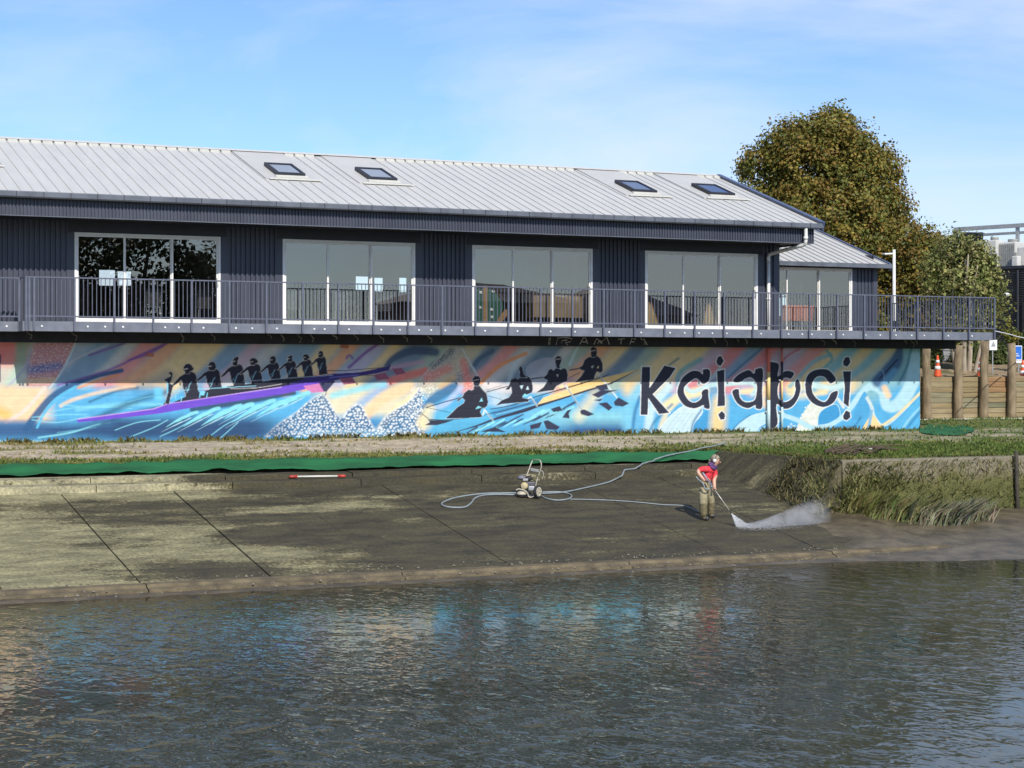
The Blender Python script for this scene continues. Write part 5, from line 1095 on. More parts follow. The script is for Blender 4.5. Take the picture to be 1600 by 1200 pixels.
# shrubs on the earth bank
GRN = [(.06, .085, .02), (.085, .11, .026), (.11, .13, .035), (.045, .065, .016)]
for i, (x, y, Y, rx, ry, lab) in enumerate(((1452, 560, 54, 16, 24, 'dark green shrub behind the leftmost timber pole'), (1516, 556, 56, 20, 20, 'dense green shrub between the second and third timber poles'), (1562, 553, 56, 16, 24, 'green shrub between the white sign and the blue sign'), (1600, 545, 57, 22, 30, 'green shrub behind the blue sign at the right edge'), (1487, 556, 58, 14, 18, 'low shrub partly behind the pale panel and second pole'), (1538, 548, 59, 20, 20, 'green shrub behind the third timber pole'))):
    p = P(x, y, Y); k_ = Y * 1.22 / F; zb_ = bank_z(p.x, Y)
    t_ = thing('shrub', lab, 'shrub', (p.x, Y, zb_), 'shrubs on the earth bank')
    leafcloud('foliage', [((p.x, Y, p.z), (rx * k_, rx * k_, ry * k_)), ((p.x - .2, Y, zb_ + .3), (rx * k_ * 1.1, rx * k_, .4))], 60, 2200, .13, GRN, t_, 20 + i, sig=.13, shell=.3)
    mb = MB(); limbs(mb, (p.x, Y, zb_ - .1), [(p.x, Y, p.z), (p.x + .3, Y, p.z), (p.x - .3, Y + .1, p.z)], .04); mb.build('stems', M_BARK, t_)
p = P(1576, 525, 57); t_ = thing('sapling', 'young yellow-green sapling in front of the black building', 'sapling', (p.x, 57, bank_z(p.x, 57)))
leafcloud('foliage', [((p.x, 57, p.z + .2), (.30, .3, .45)), ((p.x + .25, 57, p.z - .1), (.25, .25, .25))], 30, 420, .14, [(.22, .22, .04), (.16, .19, .04), (.28, .24, .05)], t_, 44, sig=.1, shell=.2)
mb = MB(); limbs(mb, (p.x, 57, bank_z(p.x, 57) - .1), [(p.x, 57, p.z + .3), (p.x + .3, 57, p.z)], .025); mb.build('stem', M_BARK, t_)
a = P(1474, 556, 56.5); b = P(1493, 535, 56.5); mb = MB(); n_ = 8
for k_ in range(n_): zz = lerp(a.z - .3, b.z, k_ / n_); mb.box((a.x, 56.5 - (.03 if k_ % 2 else 0), zz), (b.x, 56.56, zz + (b.z - a.z + .3) / n_))
tag(mb.build('slatted_panel', M_GALV), 'pale grey slatted panel seen between the two leftmost poles', 'panel')

# ------------------------------------------------------------------ black building with roof plant at the far right
A = PD(1484, 584, 86); B = PD(1660, 584, 82); A.z = B.z = 0; dv = (B - A).normalized(); nv = Vector((dv.y, -dv.x, 0)); 
if nv.dot(Vector((A.x, A.y, 0))) > 0: nv = -nv
Lb = (B - A).length; ztop = E + 4.85
bb = thing('black_building', 'black building clad in horizontal ribbed steel at the far right', 'building', (A.x, A.y, E - 1.5))
M_BSTEEL = pm('black_steel', (0.022, 0.022, 0.026), (0.015, 0.015, 0.018), 2, .5)
mb = MB(); nr = 62; vv = []; z0_ = E - 1.7
for k_ in range(nr * 4 + 1):
    zz = lerp(z0_, ztop - .12, k_ / (nr * 4)); off = .02 * math.cos(k_ / 4 * 2 * math.pi)
    for pt in (A, B): q = pt + nv * (off + .02); vv.append((q.x, q.y, zz))
mb.add(vv, [(2 * i, 2 * i + 1, 2 * i + 3, 2 * i + 2) for i in range(nr * 4)]); mb.build('ribbed_cladding', M_BSTEEL, bb, smooth=True, fix=False)
mb = MB(); c_ = (A + B) / 2 - nv * 6; mb.obox((c_.x, c_.y, (z0_ + ztop) / 2), dv * (Lb / 2 - .02), nv * 5.95, (0, 0, (ztop - z0_) / 2 - .02)); mb.build('building_core', M_BSTEEL, bb)
mb = MB(); c_ = (A + B) / 2 + nv * .03; mb.obox((c_.x, c_.y, ztop - .06), dv * (Lb / 2 + .05), nv * .05, (0, 0, .07)); mb.build('parapet_cap', M_NAVYD, bb)
def onwall(px, back=0.0):     # where a sight line meets the building's face, or a plane set back behind it (plan)
    d = ray(px, 584); n2 = nv; t_ = (A.dot(n2) - back) / d.dot(n2); return d * t_
q = onwall(1592) + nv * .1; mb = MB(); mb.tube([(q.x, q.y, z0_), (q.x, q.y, ztop - .2)], .05, 8); mb.build('downpipe', M_NAVYD, bb)
q = onwall(1599) + nv * .06; mb = MB(); mb.obox((q.x + .9 * dv.x, q.y + .9 * dv.y, E + 1.2), dv * .9, nv * .05, (0, 0, 2.0)); mb.build('recessed_panel', M_BLACK, bb)
q = onwall(1577) + nv * .2; mb = MB(); mb.lathe((q.x, q.y, E + 3.55), [(-.1, .02), (-.06, .11), (.0, .15), (.07, .11), (.1, .02)], 12); mb.build('wall_lamp', M_WHITE, bb, smooth=True)
M_HVAC = pm('hvac_white', (0.62, 0.61, 0.57), (0.52, 0.51, 0.48), 3, .5); M_GRILL = pm('hvac_grille', (0.30, 0.30, 0.28), (0.22, 0.22, 0.2), 9, .5)
def unit(x0, x1, ytop, back, lab, grill=True, depth=1.2, zb__=ztop - .05):
    p0 = onwall(x0, back); p1 = onwall(x1, back); dep_ = p0.x * SY + p0.y * CY; z1 = E + (584 - ytop) / F * dep_
    c_ = (p0 + p1) / 2 - nv * depth / 2; h = (p1 - p0).length / 2
    t_ = thing('rooftop_unit', lab, 'air conditioner', (c_.x, c_.y, zb__), 'units on the black building roof')
    mb = MB(); mb.obox((c_.x, c_.y, (zb__ + z1) / 2), dv * h, nv * depth / 2, (0, 0, (z1 - zb__) / 2)); bevel(mb.build('casing', M_HVAC, t_), .05)
    if grill:
        g = c_ + nv * (depth / 2 + .012)
        for k_ in range(9): 
            gg = g + dv * lerp(-h * .8, h * .8, k_ / 8); mb = MB(); mb.obox((gg.x, gg.y, (zb__ + z1) / 2), dv * h * .05, nv * .01, (0, 0, (z1 - zb__) / 2 * .85)); mb.build('grille_slat', M_GRILL, t_)
    mb = MB(); mb.lathe((c_.x, c_.y, z1), [(0, h * .5), (.12, h * .52), (.16, h * .48)], 16); mb.build('fan_cowl', M_GRILL, t_)
unit(1518, 1534, 379, 1.2, 'white rooftop unit half hidden by the olive tree', False)
unit(1535, 1557, 376, .8, 'cream rooftop unit in the middle of the row', False, .9)
unit(1558, 1587, 379, 1.0, 'long rooftop unit with vertical grille bars')
unit(1589, 1604, 386, .6, 'white rooftop unit at the right edge of the photo', False)
unit(1580, 1590, 400, .2, 'small white box unit at the roof edge', False, .35)
pf = onwall(1492, 2.2); pe = onwall(1650, 2.2)
t_ = thing('plant_screen_frame', 'grey steel frame with beams over the rooftop units', 'steel frame', (pf.x, pf.y, ztop))
dp = lambda q_: q_.x * SY + q_.y * CY
for y0, back, th in ((358.5, 2.2, .09), (367, 3.4, .06)):
    a = onwall(1492 if th > .08 else 1534, back); b = onwall(1655, back); z_ = E + (584 - y0) / F * dp(a); z2 = z_
    m_ = (a + b) / 2; mb = MB(); mb.obox((m_.x, m_.y, z_), dv * (b - a).length / 2, nv * th, (0, 0, th)); mb.build('beam', M_GALV, t_)
for px_s in (1493, 1590, 1640):
    a = onwall(px_s, 2.25); z_ = E + (584 - 355) / F * dp(onwall(1492)); mb = MB(); mb.obox((a.x, a.y, (ztop + z_) / 2), dv * .07, nv * .07, (0, 0, (z_ - ztop) / 2)); mb.build('post', M_GALV, t_)
for k_ in range(5):
    a = onwall(1504 + 7 * k_, 2.6); z1 = E + (584 - 363) / F * dp(a); mb = MB(); mb.obox((a.x, a.y, z1 - .7), dv * .09, nv * .1, (0, 0, .7)); mb.build('louvre', M_NAVYD, t_)
# ------------------------------------------------------------------ the far bank behind the photographer, mirrored in the glass
ot = thing('bank_tree', 'dark leafy tree on the opposite bank mirrored in the leftmost glass doors', 'tree', (23.5, -4, E - 1.66))
leafcloud('crown', [((23.5, -4, E + 4.5), (5.0, 4.5, 5.4)), ((20.5, -3, E + 2.4), (3, 3, 3.0)), ((26.5, -4, E + 2.6), (2.6, 3, 3.4))], 420, 20000, .30, [(.035, .045, .014), (.05, .055, .018), (.025, .034, .011)], ot, 9, sig=.5, shell=.35)
mb = MB(); limbs(mb, (23.5, -4, E - 1.8), [(23.5, -4, E + 7), (21, -3, E + 4), (26, -4, E + 4)], .3); mb.build('trunk', M_BARK, ot, smooth=True)
M_BRICK = pm('house_brick', (0.17, 0.10, 0.07), (0.12, 0.07, 0.05), 3, .9); M_TILE = pm('house_roof', (0.12, 0.12, 0.125), (0.09, 0.09, 0.095), 2, .7)
def house(x, y, w, d, h, rh, lab, wallm):
    t_ = thing('bank_house', lab, 'house', (x, y, E - 1.66)); z0 = E - 1.7
    mb = MB(); mb.box((x - w / 2, y - d / 2, z0), (x + w / 2, y + d / 2, z0 + h)); mb.build('wall', wallm, t_)
    e_ = .5; zz = z0 + h; mb = MB()
    mb.add([(x - w / 2 - e_, y - d / 2 - e_, zz), (x + w / 2 + e_, y - d / 2 - e_, zz), (x + w / 2 + e_, y + d / 2 + e_, zz), (x - w / 2 - e_, y + d / 2 + e_, zz), (x - w / 2 + d / 2, y, zz + rh), (x + w / 2 - d / 2, y, zz + rh)],
           [(0, 1, 5, 4), (1, 2, 5), (2, 3, 4, 5), (3, 0, 4), (0, 3, 2, 1)]); mb.build('roof', M_TILE, t_)
    for k_ in range(3):
        xx = x - w / 2 + w * (k_ + .5) / 3; mb = MB(); mb.box((xx - .7, y + d / 2 + .01, z0 + 1), (xx + .7, y + d / 2 + .05, z0 + 2.3)); mb.build('window', M_SKYL, t_)
house(53.5, -30, 12, 8, 6.6, 1.5, 'brown house across the river mirrored in the third glass doors', M_BRICK)
house(66, -34, 10, 8, 6.0, 2.4, 'cream house across the river mirrored in the third glass doors', pm('cream_render', (.42, .36, .27), None, 2, .9))

# ------------------------------------------------------------------ green cloth, grass, debris
def cloth_mat():
    m = pm('green_shade_cloth', (0.010, 0.130, 0.040), (0.005, 0.075, 0.025), 1.8, .9, bump=.5, bscale=26, stretch=(.5, 2, 2)); return m
M_CLOTH = cloth_mat()
xr = P(1142, 726, 39.8).x
xs = [float(a) for a in np.linspace(-8, xr, 330)]; nv_ = 10; vv = []
for X in xs:
    endf = sstep(xr + .02, xr - .9, X)
    top = 40.12 + .05 * fbm(X, 0, .8); bot = 39.44 - .16 * max(0, fbm(X, 3, .45)) - .10 * fbm(X, 9, 1.5); cx_ = P(565, 742, 39.1).x
    bot -= .22 * math.exp(-((X - cx_) / .9) ** 2)
    mid = (top + bot) / 2
    for j in range(nv_):
        t_ = j / (nv_ - 1); Y = lerp(bot, top, t_); Y = mid + (Y - mid) * (.25 + .75 * endf)
        base_ = lerp(E - 2.165, E - 1.965, sstep(39.35, 40.05, Y)) if Y > 39.0 else E - 2.26
        sag = .05 + .045 * fbm(X * 1.1, Y * 3, 1.1, 4) + .03 * math.sin(X * 6 + Y * 5 + 3 * fbm(X, Y, .7)) * fbm(X, 1, .6)
        vv.append((X, Y, base_ + max(.012, sag)))
k = nv_; mb = MB(); mb.add(vv, [(i * k + j, (i + 1) * k + j, (i + 1) * k + j + 1, i * k + j + 1) for i in range(len(xs) - 1) for j in range(k - 1)])
o = mb.build('green_cloth', M_CLOTH, smooth=True, fix=False); md = o.modifiers.new('t', 'SOLIDIFY'); md.thickness = .008
tag(o, 'long strip of green shade cloth draped along the top of the boat ramp', 'cloth')
mb = MB(); n1_, n2_ = 40, 8; vv = []
for i in range(n1_ + 1):
    px = lerp(1437, 1522, i / n1_)
    for j in range(n2_ + 1):
        py = lerp(664.5, 671.5, j / n2_); w_ = 1 - .6 * abs(i / n1_ - .45) ** 3 * 8
        p = PZ(px, 668 + (py - 668) * max(.1, min(1, w_)), E - 1.60); vv.append((p.x, p.y, lawn_z(p.x, p.y) + .03 + .02 * fbm(p.x, p.y, 1.5)))
mb.add(vv, [(i * (n2_ + 1) + j, i * (n2_ + 1) + j + 1, (i + 1) * (n2_ + 1) + j + 1, (i + 1) * (n2_ + 1) + j) for i in range(n1_) for j in range(n2_)])
tag(mb.build('cloth_patch', M_CLOTH, smooth=True), 'small patch of green cloth on the grass beside the mural end', 'cloth')

M_GRASS = leaf_mat('grass_blades', .7, .2)
def blades(name, pts, hts, cols, wid=.022, lean=.5, parent=None, seed=0, wind=(0, 0)):
    rng = np.random.default_rng(seed); n_ = len(pts); p = np.array(pts); h = np.array(hts)[:, None]
    ang = rng.random(n_) * 2 * np.pi; sd = np.stack([np.cos(ang), np.sin(ang), np.zeros(n_)], 1); w_ = wid * rng.uniform(.6, 1.4, n_)[:, None]
    ld = rng.normal(size=(n_, 3)) * lean; ld[:, 0] += wind[0]; ld[:, 1] += wind[1]; ld[:, 2] = 0
    tip = p + np.array([0, 0, 1]) * h + ld * h; mid = p + np.array([0, 0, .62]) * h + ld * h * .35
    v = np.stack([p - sd * w_, p + sd * w_, mid + sd * w_ * .7, tip, mid - sd * w_ * .7], 1).reshape(-1, 3)
    me = bpy.data.meshes.new(name); me.vertices.add(n_ * 5); me.vertices.foreach_set('co', v.ravel().astype(np.float32))
    me.loops.add(n_ * 5); me.loops.foreach_set('vertex_index', np.arange(n_ * 5, dtype=np.int32)); me.polygons.add(n_)
    me.polygons.foreach_set('loop_start', np.arange(0, n_ * 5, 5, dtype=np.int32)); me.polygons.foreach_set('loop_total', np.full(n_, 5, np.int32)); me.update(calc_edges=True)
    at_ = me.color_attributes.new('tint', 'FLOAT_COLOR', 'CORNER'); at_.data.foreach_set('color', np.concatenate([np.repeat(np.array(cols), 5, 0), np.ones((n_ * 5, 1))], 1).ravel().astype(np.float32))
    me.materials.append(M_GRASS); return link(name, me, parent)
rr = random.Random(11); pts = []; hts = []; cols = []
def try_blade(X, Y, dens=1.0):
    s_ = sandmask(X, Y)
    if rr.random() > (1 - s_) * dens: return
    g = greenness(X, Y) + rr.uniform(-.25, .25); c = mixc3((.30, .235, .085), (.10, .15, .028), max(0, min(1, g)))
    k_ = rr.uniform(.7, 1.35); pts.append((X, Y, lawn_z(X, Y) - .01)); cols.append(tuple(a * k_ for a in c)); hts.append(rr.uniform(.03, .09) * (1.2 if g > .6 else 1))
for i in range(20000): try_blade(rr.uniform(5, XW), rr.uniform(40.0, 44.95))
for i in range(32000): try_blade(rr.uniform(XW, 46), rr.uniform(34.6, 50) if rr.random() < .4 else rr.uniform(34.6, 42))
for i in range(2600):      # ragged fringe along the foot of the mural
    X = rr.uniform(6, 34.5); 
    if fbm(X, 0, .9) > -.05: pts.append((X, rr.uniform(44.8, 44.97), lawn_z(X, 44.9) - .01)); hts.append(rr.uniform(.05, .17)); cols.append(mixc3((.24, .18, .07), (.07, .085, .02), rr.random()))
for i in range(2600):      # overhanging edge of turf above the ramp's wing
    X = rr.uniform(XW - .1, 44) if rr.random() < .55 else None
    if X is None: Y = rr.uniform(34.6, 40.6); X = XW + .28 + rr.uniform(0, .12)
    else: Y = rr.uniform(34.72, 34.85)
    pts.append((X, Y, lawn_z(X, Y) - .01)); hts.append(rr.uniform(.05, .13)); cols.append(mixc3((.20, .16, .06), (.075, .10, .022), rr.random()))
for i in range(1500):
    X = rr.uniform(20.5, XW); pts.append((X, rr.uniform(40.0, 40.25), lawn_z(X, 40.1))); hts.append(rr.uniform(.06, .14)); cols.append(mixc3((.20, .17, .05), (.08, .115, .024), rr.random()))
stuff(tag(blades('grass', pts, hts, cols, seed=2), 'patchy short grass on the river bank in front of the mural', 'grass'))

# tussocks of long grass at the corner of the walls
def ground_at(X, Y):
    if X < XW and Y < 38.3: return ramp_z(Y)
    if Y > 34.6: return lawn_z(X, Y)
    return max(mud_z(X, Y), -.2)
tus = [(1262, 768, 'a'), (1282, 786, 'a'), (1300, 798, 'b'), (1325, 800, 'b'), (1352, 803, 'b'), (1380, 803, 'c'), (1408, 804, 'c'), (1436, 805, 'c'), (1462, 806, 'd'), (1488, 806, 'd'), (1512, 804, 'd')]
tdesc = ['short tuft of grass at the ramp side, leftmost of the tussocks', 'second tussock from the left, dark and low beside the ramp', 'third tussock from the left, at the wall corner', 'tussock of yellowing long grass just right of the wall corner', 'fifth tussock from the left, tall and olive', 'sixth tussock from the left below the driftwood', 'tall arching tussock in the middle of the wall foot', 'eighth tussock from the left, leaning right', 'pale tussock third from the right end of the row', 'pale silvery tussock second from the right end', 'rightmost pale tussock at the foot of the retaining wall']
for i, (x, y, kd) in enumerate(tus):
    c = PZ(x, y, E - 3.15 + (.35 if i == 0 else .12 if i == 1 else 0)); n_ = 560 if i > 1 else 260; pp = []; hh = []; cc = []
    for q in range(n_):
        X = c.x + rr.gauss(0, .22); Y = min(34.25, c.y + rr.gauss(.05, .14)) if c.x > XW - .3 else c.y + rr.gauss(0, .15)
        pp.append((X, Y, ground_at(X, Y) - .03)); hmax = {'a': .40, 'b': .66, 'c': .62, 'd': .55}[kd]; hh.append(rr.uniform(.3, 1) * hmax)
        if kd in 'ab': c_ = mixc3((.33, .29, .11), (.15, .18, .05), rr.random())
        elif kd == 'c': c_ = mixc3((.34, .31, .14), (.16, .19, .06), rr.random())
        else: c_ = mixc3((.36, .34, .24), (.12, .125, .055), rr.random())
        cc.append(tuple(a * rr.uniform(.8, 1.2) for a in c_))
    t_ = blades('grass_tussock', pp, hh, cc, wid=.014, lean=.30, seed=50 + i, wind=(.55 if kd in 'cd' else .2, -.35))
    tag(t_, tdesc[i], 'grass tussock', 'grass tussocks at the foot of the retaining wall')
# creeping weeds on the wall face and corner, a mat nobody could count
pts = []; hts = []; cols = []
for i in range(5200):
    X = rr.uniform(XW, 33)
    if rr.random() < .25: X = XW + abs(rr.gauss(0, 1.2)); zz = E - 3.25 + 1.25 * rr.random() ** 1.7; k_ = .35 + .65 * sstep(4.5, .0, X - XW)
    if rr.random() > k_ * .9: continue
    pts.append((X, 34.33 + rr.uniform(-.05, .05), zz)); hts.append(rr.uniform(.04, .14)); cols.append(mixc3((.26, .23, .09), (.12, .145, .04), rr.random()))
for i in range(650):
    Y = rr.uniform(34.4, 36.4); t2 = rr.random(); X = lerp(XW - .85, XW, t2); zz = lerp(ramp_z(Y), TOPZ, t2)
    pts.append((X - .02, Y, zz)); hts.append(rr.uniform(.06, .22)); cols.append(mixc3((.26, .21, .10), (.10, .11, .035), rr.random()))
for i in range(1500):
    X = XW + rr.uniform(-.75, 1.3); Y = 34.3 + rr.uniform(-.22, .1) if X > XW - .1 else 34.5 + rr.uniform(-.2, .5); zz = lerp(E - 3.22, E - 2.35, rr.random() ** 1.8)
    pts.append((X, Y, zz)); hts.append(rr.uniform(.08, .26)); cols.append(mixc3((.32, .28, .12), (.15, .18, .05), rr.random()))
keep = [i for i, p in enumerate(pts) if p[2] < TOPZ + .05]; pts = [pts[i] for i in keep]; hts = [hts[i] for i in keep]; cols = [cols[i] for i in keep]
stuff(tag(blades('creeping_weeds', pts, hts, cols, wid=.011, lean=.8, seed=77, wind=(0, -.6)), 'brown and green weeds creeping over the wall corner', 'weeds'))

# driftwood on the lawn edge
M_DRIFT = pm('driftwood', (0.12, 0.085, 0.055), (0.05, 0.036, 0.025), 8, .9, bump=.5)
dw = thing('driftwood_pile', 'heap of dark driftwood branches on the grass above the wall', 'driftwood', PZ(1340, 712, E - 1.95))
for i in range(26):
    x = 1288 + abs(rr.gauss(0, 30)); y = 713 - rr.uniform(0, 7); p = PZ(x, y, E - 1.92); a = rr.uniform(-.5, .5); L = rr.uniform(.25, 1.3)
    q = p + Vector((math.cos(a) * L, math.sin(a) * L * .4, rr.uniform(.02, .22))); m_ = p.lerp(q, .5) + Vector((0, 0, rr.uniform(.03, .16)))
    mb = MB(); mb.tube(smooth_path([p + Vector((0, 0, rr.uniform(.01, .07))), m_, q], 3), [.026 * rr.uniform(.5, 1)] * 3 + [.015] * 3 + [.008], 6); mb.build('branch', M_DRIFT, dw)
mb = MB(); mb.box((-.09, -.06, 0), (.09, .06, .05)); p = PZ(1360, 700, E - 1.9); o = bevel(mb.build('paper_scrap', M_CLOSE), .02); o.location = (p.x, p.y, lawn_z(p.x, p.y) + .03); tag(o, 'pale scrap of litter on the grass above the driftwood', 'litter')

# red and white pole lying on the step
M_REDP = pm('red_cap', (0.5, 0.045, 0.03), (0.36, 0.035, 0.025), 6, .5)
a = P(456, 743.5, 38.78); b = P(536, 747.0, 38.55); a.z = b.z = E - 2.295 + .05
pl = thing('marker_pole', 'white pole with red ends lying on the step at the ramp top', 'pole', (a + b) / 2)
mb = MB(); mb.tube([a, b], .020, 10); mb.build('shaft', M_CLOSE, pl, smooth=True)
for c_, d_ in ((a, -1), (b, 1)):
    u = (b - a).normalized() * d_; mb = MB(); mb.tube([c_ - u * .12, c_ + u * .02, c_ + u * .06], [.030, .033, .02], 10); mb.build('red_cap', M_REDP, pl, smooth=True)

# ------------------------------------------------------------------ pressure washer and hoses
def depth_of(p): return p.x * SY + p.y * CY
def ball(mb, c, ax, ay, az, n=14, m_=8):
    c = Vector(c); ax, ay, az = Vector(ax), Vector(ay), Vector(az); vv = []
    for j in range(m_ + 1):
        th = math.pi * j / m_
        for i in range(n):
            ph = 2 * math.pi * i / n; vv.append(c + ax * (math.sin(th) * math.cos(ph)) + ay * (math.sin(th) * math.sin(ph)) + az * math.cos(th))
    mb.add(vv, [(j * n + i, j * n + (i + 1) % n, (j + 1) * n + (i + 1) % n, (j + 1) * n + i) for j in range(m_) for i in range(n)]); return mb
RV = Vector((CY, -SY, 0)); FV = Vector((SY, CY, 0)); UV = Vector((0, 0, 1))
d0 = depth_of(PR(828, 776)); K = d0 / F
def Lp(x, y, off=0): return PD(x, y, d0 + off)
M_CREAM = pm('cream_plastic', (0.52, 0.47, 0.36), (0.40, 0.36, 0.27), 9, .5); M_YEL = pm('cream_cover', (0.62, 0.52, 0.28), (0.5, 0.42, 0.22), 9, .45); M_ENG = pm('engine_grey', (0.12, 0.12, 0.13), (0.05, 0.05, 0.055), 12, .5, metal=.3); M_TANK = pm('grey_tank', (0.20, 0.20, 0.23), (0.13, 0.13, 0.15), 8, .4); M_RUB = pm('rubber', (0.03, 0.03, 0.032), (0.02, 0.02, 0.02), 9, .8); M_FRM = pm('frame_paint', (0.50, 0.46, 0.37), (0.36, 0.33, 0.26), 9, .45)
pwz = thing('pressure_washer', 'petrol pressure washer on wheels standing on the boat ramp', 'pressure washer', PR(826, 777))
mb = MB(); ball(mb, Lp(815.5, 771.5, -.05), RV * 8.5 * K, FV * .16, UV * 5.2 * K); mb.build('front_cowl', M_CREAM, pwz, smooth=True)
mb = MB(); ball(mb, Lp(816, 773.2, -.06), RV * 9.3 * K, FV * .17, UV * 2.2 * K); mb.build('cowl_trim', M_RUB, pwz, smooth=True)
mb = MB(); mb.obox(Lp(826, 774, .05), RV * 9 * K, FV * .17, UV * 1.3 * K); mb.build('base_plate', M_ENG, pwz)
mb = MB()
for off in (-.17, .17):
    mb.tube(smooth_path([Lp(806, 766, off), Lp(811, 764, off), Lp(820, 766.5, off), Lp(824.5, 771, off), Lp(826, 776, off), Lp(832, 776.5, off), Lp(838, 771, off)], 4), 1.0 * K, 6)
mb.build('frame', M_FRM, pwz, smooth=True)
mb = MB(); mb.obox(Lp(829, 758, .03), RV * 7 * K, FV * .12, UV * 5.5 * K); bevel(mb.build('engine_block', M_ENG, pwz), .02)
mb = MB(); mb.obox(Lp(830.5, 763, -.09), RV * 5 * K, FV * .06, UV * 3.5 * K); bevel(mb.build('pump', M_GALV, pwz), .02)
mb = MB(); ball(mb, Lp(815, 746.5, .05), RV * 7 * K, FV * .11, UV * 4.2 * K); mb.build('fuel_tank', M_TANK, pwz, smooth=True)
mb = MB(); ball(mb, Lp(826.5, 747.5, .02), RV * 6 * K, FV * .10, UV * 4.0 * K); mb.build('air_filter', M_RUB, pwz, smooth=True)
mb = MB(); mb.obox(Lp(821, 749.5, -.06), RV * 4 * K, FV * .05, UV * 1.8 * K); bevel(mb.build('muffler', M_GALV, pwz), .01)
mb = MB(); ax = (-FV - RV * .35).normalized(); mb.lathe(Lp(820, 759, -.10), [(0, 5.4 * K), (.05, 5.4 * K), (.075, 4.4 * K), (.085, 2.2 * K)], 18, ax); mb.build('recoil_cover', M_YEL, pwz, smooth=False)
mb = MB(); mb.lathe(Lp(820, 759, -.10) + ax * .086, [(0, 2.0 * K), (.006, 1.6 * K)], 12, ax); mb.build('cover_hub', M_CREAM, pwz)
mb = MB(); mb.tube(smooth_path([Lp(822.5, 744, .14), Lp(826, 735, .18), Lp(830, 724, .22), Lp(833, 718.8, .24), Lp(838, 718.3, .1), Lp(843.5, 719.5, -.08), Lp(845.6, 724, -.12), Lp(845, 733, -.12), Lp(840.5, 745, -.12), Lp(837, 759, -.12), Lp(836.5, 770, -.12)], 5), .92 * K, 7); mb.build('handle', M_FRM, pwz, smooth=True)
mb = MB(); a = Lp(829, 733.5, .15); b = Lp(842, 736, -.1); c_ = (a + b) / 2; mb.obox(c_, (b - a) / 2, FV * .012, UV * 2.2 * K); bevel(mb.build('label_plate', M_CLOSE, pwz), .006)
mb = MB(); mb.tube(smooth_path([Lp(843, 734, -.13), Lp(848, 737, -.14), Lp(849, 743, -.14), Lp(847, 749, -.13)], 4), .6 * K, 6); mb.build('cable', M_FRM, pwz, smooth=True)
wax = (RV * .80 - FV * .60).normalized()
for c_ in (Lp(840.5, 768, -.14), Lp(840.5, 768, -.14) - wax * .40):
    w_ = MB(); rad = 9.6 * K
    w_.lathe(c_ - wax * .03, [(0, rad * .72), (0, rad * .97), (.015, rad), (.045, rad), (.06, rad * .97), (.06, rad * .72)], 22, wax); tyre = w_.build('wheel', M_RUB, pwz)
    w_ = MB(); w_.lathe(c_ - wax * .02, [(0, rad * .60), (0, rad * .75), (.052, rad * .75), (.052, rad * .60)], 20, wax); w_.lathe(c_ - wax * .02, [(0, rad * .2), (.06, rad * .2), (.07, rad * .1)], 12, wax)
    e1 = wax.cross(UV).normalized(); e2 = wax.cross(e1).normalized()
    for s_ in range(5):
        t_ = 2 * math.pi * s_ / 5; dr = e1 * math.cos(t_) + e2 * math.sin(t_); w_.obox(c_ + dr * rad * .42 + wax * .012, dr * rad * .26, wax.cross(dr) * rad * .08, wax * .02)
    w_.build('rim', M_CREAM, tyre)
M_HOSE = pm('grey_blue_hose', (0.25, 0.29, 0.30), (0.19, 0.22, 0.235), 6, .5)
def hose(pts, r, lab, raise_=()):
    pp = [PR(x, y, r) for x, y in pts]
    for i, h in raise_: pp[i] = pp[i] + Vector((0, 0, h))
    mb = MB(); mb.tube(smooth_path(pp, 8), r, 7); return tag(mb.build('hose', M_HOSE, smooth=True), lab, 'hose', 'hoses of the pressure washer')
hose([(806, 770), (785, 770.5), (760, 771), (735, 773.5), (710, 778), (694, 784), (690, 788), (697, 791.5), (712, 793), (727, 792), (736, 786), (742, 778.5), (755, 774), (775, 772.5), (806, 773)], .019, 'grey hose loop lying left of the pressure washer')
hose([(846, 769), (860, 768.5), (878, 769), (890, 772), (893, 776), (886, 780), (870, 781.5), (855, 779), (846, 775)], .017, 'small hose loop lying right of the pressure washer wheel')
c1 = [PR(846, 771, .02), PR(880, 769, .02), PR(920, 761, .02), PR(952, 753, .02)]
c2 = [P(990, 745, 38.6), P(1012, 741, 39.0), P(1040, 729.5, 39.5), P(1062, 724.5, 39.75), P(1085, 719, 40.0), P(1112, 713, 40.5), P(1135, 709, 41.2)]
mb = MB(); 
for p in c2: p.z = max(p.z, (lawn_z(p.x, p.y) if p.y > 40 else E - 2.15 if p.y > 38.9 else E - 2.29) + .03)
sp_ = smooth_path(c1 + c2, 10)
def surf(Y): return lawn_z(22, Y) + .09 if Y > 40.1 else lerp(E - 2.09, E - 1.90, (Y - 39.2) / .9) if Y > 39.2 else E - 2.16 if Y > 38.82 else E - 2.27 if Y > 38.28 else ramp_z(Y)
for p in sp_: p.z = max(p.z, surf(p.y) + .02)
mb.tube(sp_, .017, 7); tag(mb.build('hose', M_HOSE, smooth=True), 'long hose from the washer up over the green cloth to the lawn', 'hose', 'hoses of the pressure washer')
hs_end = PR(1076, 799)
hose([(890, 780), (920, 780.5), (960, 782), (1000, 785), (1035, 788.5), (1060, 789.5), (1075, 792), (1092, 800)], .012, 'thin pale hose running from the washer towards the person')

